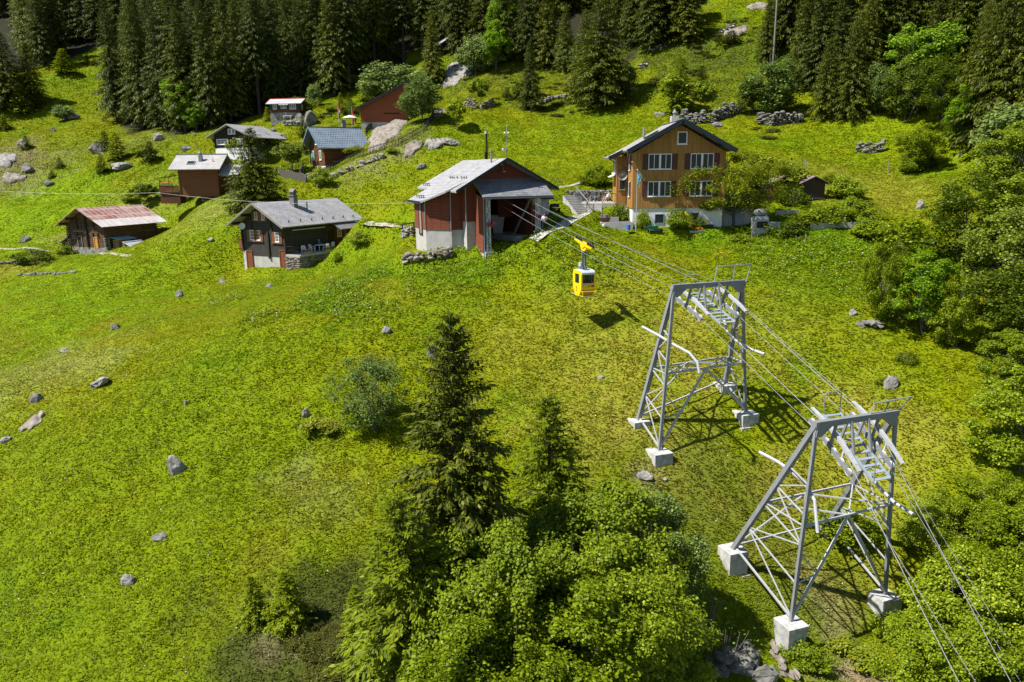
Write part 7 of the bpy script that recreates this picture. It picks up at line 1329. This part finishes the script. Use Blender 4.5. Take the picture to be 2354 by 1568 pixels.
for i, a in enumerate([(408,1082,36,50,'large pale boulder in the middle of the near meadow','stone_pale',1.0,-.5),(297,1337,34,30,'white boulder with dark lichen low on the near meadow','stone_pale',1.0,.2),(413,683,24,20,'dark rock with moss on the meadow below the dark chalet','stone',1,0),(265,757,26,22,'dark rock with a grassy cap on the left meadow','stone',1,0),(80,921,28,24,'dark wedge of rock at the left meadow edge','stone',1,-.4),(228,884,52,20,'long pale ledge of rock in the left meadow','stone_pale',1,-.45),(12,1013,26,14,'small pale slab at the meadow border','stone_pale',1,-.4),(148,809,20,10,'small flat pale stone in the left meadow','stone_pale',1,0),(427,929,11,14,'tiny pale stone in the middle of the meadow','stone_pale',1,0),(368,1236,36,12,'flat grey stone in worn grass','stone',1,0),
 (995,818,22,40,'pale split rock behind the top of the tallest near spruce','stone_pale',1,0),(888,764,24,20,'pointed pale stone on the meadow above the willow','stone_pale',1,-.7),(1382,868,16,10,'little whitish stone on the dry meadow','stone_pale',1,0),(702,955,18,26,'pale rock beside the mossy bush','stone_pale',1,0),(1482,1096,36,16,'whitish rock below the farther pylon','stone_pale',1,0),(1528,1103,14,8,'small whitish stone next to the rock below the farther pylon','stone_pale',1,0),(2047,888,30,30,'small pale rock under a leafy bush by the nearer pylon','stone_pale',1,.3),(620,660,20,12,'dark stone in the meadow below the dark chalet steps','stone',1,0),(510,650,18,12,'flat pale stone near the dark chalet plinth','stone_pale',1,0),(485,553,16,10,'pale stone in the mown bank between barn and chalet','stone_pale',1,-.4),
 (227,350,44,32,'large grey boulder with a split face on the upper left meadow','stone',1,.1),(714,285,38,42,'pointed grey boulder in front of the red trimmed cottage','stone',1,0),(643,322,34,28,'pale angular boulder above the dark house','stone_pale',1,.15),(693,284,26,30,'smaller boulder leaning on the pointed one','stone',1,0),(588,340,18,12,'grey stone on the bank below the cottage','stone',1,0),(625,305,20,16,'grey rock on the lawn by the cottage','stone',1,0),(160,270,40,22,'flat rock next to the grey willow bush in the clearing','stone_pale',1,.2),(123,302,14,10,'dark little rock in the clearing','stone',1,0),(362,322,24,24,'pale boulder between young spruces over the chalet','stone_pale',1,0),(66,392,28,22,'grey rock in the stony left slope','stone',1,0),(52,335,26,22,'pale rock among saplings on the stony left slope','stone_pale',1,0),(280,385,60,14,'long low ledge of pale rock on the upper meadow','stone_pale',1,0),(115,425,26,14,'grey rocks over the hay field','stone',1,0),(58,555,24,16,'grey boulder on the mown field by the barn','stone',1,0),(430,345,26,16,'grey boulder between lamp post and dark house','stone',1,0),
 (1040,330,36,14,'stones beside the slender young tree','stone_pale',1,0),(1012,262,34,18,'rubble below the corrugated shelter','stone_tan',1,0),(970,385,26,16,'single dark rock on the meadow above the station','stone',1,0),(1650,290,24,16,'pale round stone below the terrace wall','stone_pale',1,0),(1515,265,24,10,'flat stone on the meadow bank','stone_pale',1,0),(1555,283,20,18,'block of rock at the end of the terrace wall','stone',1,0),(1815,395,26,16,'flat topped rock above the garden sheds','stone_pale',1,0),(2115,478,26,24,'pale rock with a hole beside the young ash','stone_pale',1,0),(1960,722,20,18,'pale rock at the meadow edge trees','stone_pale',1,0),(1690,1530,70,60,'large shaded rock under the dead shrub','stone',1,0),(1755,1560,60,50,'shaded rock beside the broken stones','stone',1,0)]):
    rock(a[0], a[1], a[2], a[3], a[4], a[5], 50 + i, a[6], a[7])

def outcrop(u, v, wpx, hpx, lab, m_, tilt, seed, lift=.5):
    lift *= .6
    """bedrock showing through the turf: follows the slope, ridged and broken at the rim"""
    ca, sa = math.cos(tilt), math.sin(tilt); n = 26; O = G(u, v); vs_, ok, fs = [], {}, []; rr = random.Random(seed); ph = rr.uniform(0, 6)
    for i in range(n + 1):
        for j in range(n + 1):
            a, b = 2 * i / n - 1, 2 * j / n - 1; th = math.atan2(b, a); rim = 1 + .16 * math.sin(3 * th + ph) + .10 * math.sin(7 * th + 2 * ph); r = math.hypot(a, b) / rim
            if r > 1.0: continue
            p = G(u + (a * ca * wpx - b * sa * hpx) / 2, v + (a * sa * wpx + b * ca * hpx) / 2); x, y = np.array([p.x]), np.array([p.y])
            h = lift * (1 - r * r) ** .5 * (.55 + .9 * float(vnoise(x, y, 1.6, seed)[0])) + (abs(float(vnoise(x + y * .5, y, .7, seed + 1)[0]) - .5) * .5 - .02) * min(1, (1 - r) * 4) - .12 * (r > .9)
            ok[(i, j)] = len(vs_); vs_.append((p.x - O.x, p.y - O.y - h * .35, p.z - O.z + h))
    for i in range(n):
        for j in range(n):
            q = [(i, j), (i + 1, j), (i + 1, j + 1), (i, j + 1)]
            if all(k in ok for k in q): fs.append(tuple(ok[k] for k in q))
    mb = MB(); mb.add(vs_, fs); o = mb.build('rock_outcrop', M[m_]); o.location = O; return tag(o, lab, 'rock', RK)
for i, a in enumerate([(1052,168,92,44,'smooth bare rock slab on the hillside above the willows','stone_pale',-.55,.8),(882,312,100,44,'long rock outcrop between the two picket fences','stone_tan',-.62,.7),(912,285,60,24,'upper rock outcrop near the rust red shed','stone_tan',-.5,.6),(948,344,56,26,'pale rock face under the picket fence','stone_tan',-.6,.8),(1003,332,60,22,'grey rock knobs at the top of the station meadow','stone_pale',-.15,.8),(1690,74,60,24,'bare pale rock slab near the top of the hill','stone_tan',-.25,.5),(1745,16,60,18,'bare rock under the forest pole','stone_tan',0,.5),(14,368,52,34,'rock outcrop on the stony left slope','stone_pale',0,.9),(30,410,60,24,'brush covered rock at the left border','stone_tan',0,.6),(76,972,78,22,'long pinkish rock slab half under the grass','stone_tan',-.62,.25),(640,470,30,10,'narrow rock rib under the mown bank','stone_pale',-.3,.4),(715,405,40,10,'ledge of rubble beside the grey boarded fence','stone_pale',-.3,.4)]): outcrop(a[0], a[1], a[2], a[3], a[4], a[5], a[6], 200 + i, a[7])
# ================================================================ small things of the upper hamlet
t = thing('sun_umbrella', 'white open sun umbrella between the flag poles', 'umbrella', G(805, 296)); mb = MB(); mb.tube([(0,0,-.2),(0,0,2.35)], .03, 6); mb.build('pole', M['wood_tan'], t); mb = MB(); mb.lathe([(1.55,1.95),(1.57,1.92),(1.1,2.12),(.05,2.45),(.02,2.5)], (0,0,0), 8); mb.build('canopy', WHITE, t)
def picnic(u, v, rz, lab, m_):
    t = thing('picnic_table', lab, 'table', G(u, v), rz, 'picnic tables'); mb = MB(); mb.box(-.9,.9,-.4,.4,.70,.76); mb.build('table_top', m_, t)
    for y in (-.75,.75): mb = MB(); mb.box(-.9,.9,y-.14,y+.14,.42,.46); mb.build('bench', m_, t)
    for x in (-.65,.65): mb = MB(); mb.bar((x,-.75,0),(x,-.2,.7),.07); mb.bar((x,.75,0),(x,.2,.7),.07); mb.bar((x,-.8,.39),(x,.8,.39),.06); mb.build('leg', m_, t)
picnic(662, 275, 0, 'white picnic table in front of the red trimmed cottage', M['white']); picnic(730, 272, .1, 'dark picnic table right of the pointed boulder', M['wood_dark'])
t = thing('garden_bench', 'dark garden bench with a white end beside the dark picnic table', 'bench', G(752, 270)); mb = MB(); mb.box(-.9,.9,-.2,.2,.40,.45); mb.build('seat', M['wood_dark'], t); mb = MB(); mb.box(-.9,.9,.2,.25,.5,.9); mb.build('backrest', M['wood_dark'], t)
for x in (-.8,.8): mb = MB(); mb.box(x-.04,x+.04,-.2,.25,0,.5); mb.build('leg', M['wood_dark'], t)
t = thing('corrugated_shelter', 'tiny shelter with a corrugated white roof at the top of the picket fence', 'shelter', G(1005, 268), rad(15)); mb = MB()
for k in range(12): x = -.9 + k*.15; mb.poly([(x,-.7,1.0),(x+.075,-.7,1.07),(x+.15,-.7,1.0),(x+.15,.7,1.35),(x+.075,.7,1.42),(x,.7,1.35)], (0,0,-.02))
mb.build('roof', M['steel_white'], t); mb = MB(); [mb.box(x-.05,x+.05,y-.05,y+.05,-.3,1.0+.25*(y+.6)) for x in (-.75,.75) for y in (-.55,.55)]; mb.box(-.7,.7,-.5,.5,-.2,.55); mb.build('frame', M['stone'], t); mb = MB(); mb.bar((-1.4,-.2,1.0),(1.6,-.2,1.0),.06); mb.build('beam', M['wood_grey'], t)
PINK, DKB = flat('cloth_pink', (.70,.05,.14), .8), flat('cloth_blue', (.05,.12,.28), .8)
person(G(668,404), .6, 1.32, 'child in a pink top and pale cap on the lawn by the garden tree', PINK, flat('cloth_ltblue',(.25,.35,.45),.8), cap=flat('cap_pale',(.6,.55,.4)), short=True); person(G(690,402), -.5, 1.15, 'small fair haired child in a dark shirt on the lawn', DKB, flat('cloth_tan',(.30,.24,.16),.8), cap=flat('hair_fair',(.55,.33,.10)), short=True); person(G(697,396), 2.2, 1.5, 'person in brown reaching up at the fence corner by the white wall', flat('cloth_brown',(.12,.07,.05),.8), DKB, arms={'L': ((.26,-.1,.0),(.22,-.22,.25)), 'R': ((.24,.02,-.22),(.24,-.1,-.44))})
person(G(636,400), .3, 1.3, 'dark clothed person by the grey boarded fence under the big spruce', DKB, BLACK_); person(G(817,284), 1.0, 1.72, 'person in a yellow green shirt on the lawn behind the right flag pole', flat('cloth_lime',(.35,.40,.05),.8), BLACK_)
p = G(655, 392); t = thing('swing', 'children swing hanging from the round topped garden tree', 'swing', p + Vector((.3,.4,0))); mb = MB(); [mb.tube([(x,0,.5),(x,0,2.9)], .012, 4) for x in (-.2,.2)]; mb.build('chains', M['steel'], t); mb = MB(); mb.box(-.25,.25,-.1,.1,.46,.5); mb.build('seat', M['wood_tan'], t)
# bicycle
q = G(1277, 431); bk = thing('bicycle', 'green bicycle leaning at the path behind the station', 'bicycle', q, rad(12))
for x in (-.52,.52):
    mb = MB(); mb.M = Matrix.Translation((x,0,.34)) @ Matrix.Rotation(math.pi/2,4,'X'); k = 22; [mb.tube([(math.cos(6.283*i/k)*.33, math.sin(6.283*i/k)*.33, 0),(math.cos(6.283*(i+1)/k)*.33, math.sin(6.283*(i+1)/k)*.33, 0)], .025, 5, False) for i in range(k)]; [mb.tube([(0,0,0),(math.cos(i*.785)*.33, math.sin(i*.785)*.33,0)], .004, 3) for i in range(8)]; mb.build('wheel', M['black'], bk)
mb = MB(); [mb.tube(s_, .022, 6) for s_ in ([(-.52,0,.34),(-.05,0,.32),(.40,0,.78),(-.18,0,.76),(-.52,0,.34)],[(-.05,0,.32),(-.2,0,.9)],[(.52,0,.34),(.38,0,.92)])]; mb.build('frame', flat('bike_green',(.20,.42,.05),.4), bk); mb = MB(); mb.tube([(.36,-.28,.95),(.40,0,.95),(.36,.28,.95)], .016, 5); mb.build('handlebar', M['black'], bk); mb = MB(); mb.blob((-.22,0,.93),.14,.07,.04); mb.build('saddle', M['black'], bk)
q = S0(8.9, 3.6, 0); mb = MB(); mb.box(-.5,.5,-.2,.2,.42,.48); [mb.box(x-.04,x+.04,-.18,.18,-.1,.42) for x in (-.4,.4)]; mb.box(-.5,.5,.2,.24,.55,.9); o = mb.build('bench', M['wood_dark']); o.location = (q.x, q.y, hz(q.x,q.y)); o.rotation_euler = (0,0,ST_R); tag(o, 'dark bench behind the station eave next to the bicycle', 'bench')
# two passengers in the cabin
cb, crz, zb_ = CABIN
person(cb + Matrix.Rotation(crz,3,'Z') @ Vector((.18,-.28,zb_+.02)), crz + math.pi, 1.6, 'passenger in a white top by the cabin front window', WHITE, BLACK_, pose='sit', arms=lap, group='cabin passengers'); person(cb + Matrix.Rotation(crz,3,'Z') @ Vector((-.22,.30,zb_+.02)), crz, 1.6, 'passenger in a grey top by the cabin side window', flat('cloth_grey2',(.22,.22,.24),.8), BLACK_, pose='sit', arms=lap, group='cabin passengers')
# weeds with white umbels below the station
W = [(1050,625,5,120),(760,690,3.5,110),(820,640,3,70),(520,690,2,50),(590,735,2,60),(1000,600,3,70),(860,700,4,120),(1120,600,3,70),(1350,600,4,90),(1250,560,3,60),(1900,600,6,170),(1800,575,5,140),(1980,620,4,110),(1750,600,4,60),(2050,700,4,60)]
c = []; rr = random.Random(12)
for u, v, r, n in W:
    p0 = G(u, v)
    for k in range(n):
        a, q = rr.uniform(0,6.28), r*math.sqrt(rr.random()); c.append((p0.x+q*math.cos(a), p0.y+q*math.sin(a)))
c = np.array(c); z = hz(c[:,0], c[:,1]); n = 16; g = np.random.default_rng(77); idx = np.repeat(np.arange(len(c)), n); cc3 = np.stack([c[idx,0], c[idx,1], z[idx]+.12], 1) + g.normal(0,1,(len(idx),3))*np.array([.2,.2,.11]); nr = unit(g.normal(0,.6,(len(idx),3))+np.array([0,0,1])); d = unit(np.cross(nr, g.normal(0,1,(len(idx),3)))); l = .13+.13*g.random(len(idx))
K = kites(cc3, d, np.cross(nr,d), l, l*.6); o = bpy.data.objects.new('weeds', crown_mesh('weeds', K, M['leaf'])); COL.objects.link(o); stuff(o, 'broad leafed weeds growing in patches in the meadow')
n2 = 3; idx = np.repeat(np.arange(len(c)), n2)[::7]; cc3 = np.stack([c[idx,0], c[idx,1], z[idx]+.38], 1) + g.normal(0,1,(len(idx),3))*np.array([.25,.25,.1]); d = unit(g.normal(0,1,(len(idx),3))*np.array([1,1,.2])); u_ = np.cross(np.array([0,0,1.0])[None], d); l = .07+.06*g.random(len(idx)); o = bpy.data.objects.new('umbel_flowers', crown_mesh('umbel_flowers', kites(cc3, d, unit(u_), l, l), M['petal'])); COL.objects.link(o); stuff(o, 'white umbel flowers standing above the weeds')
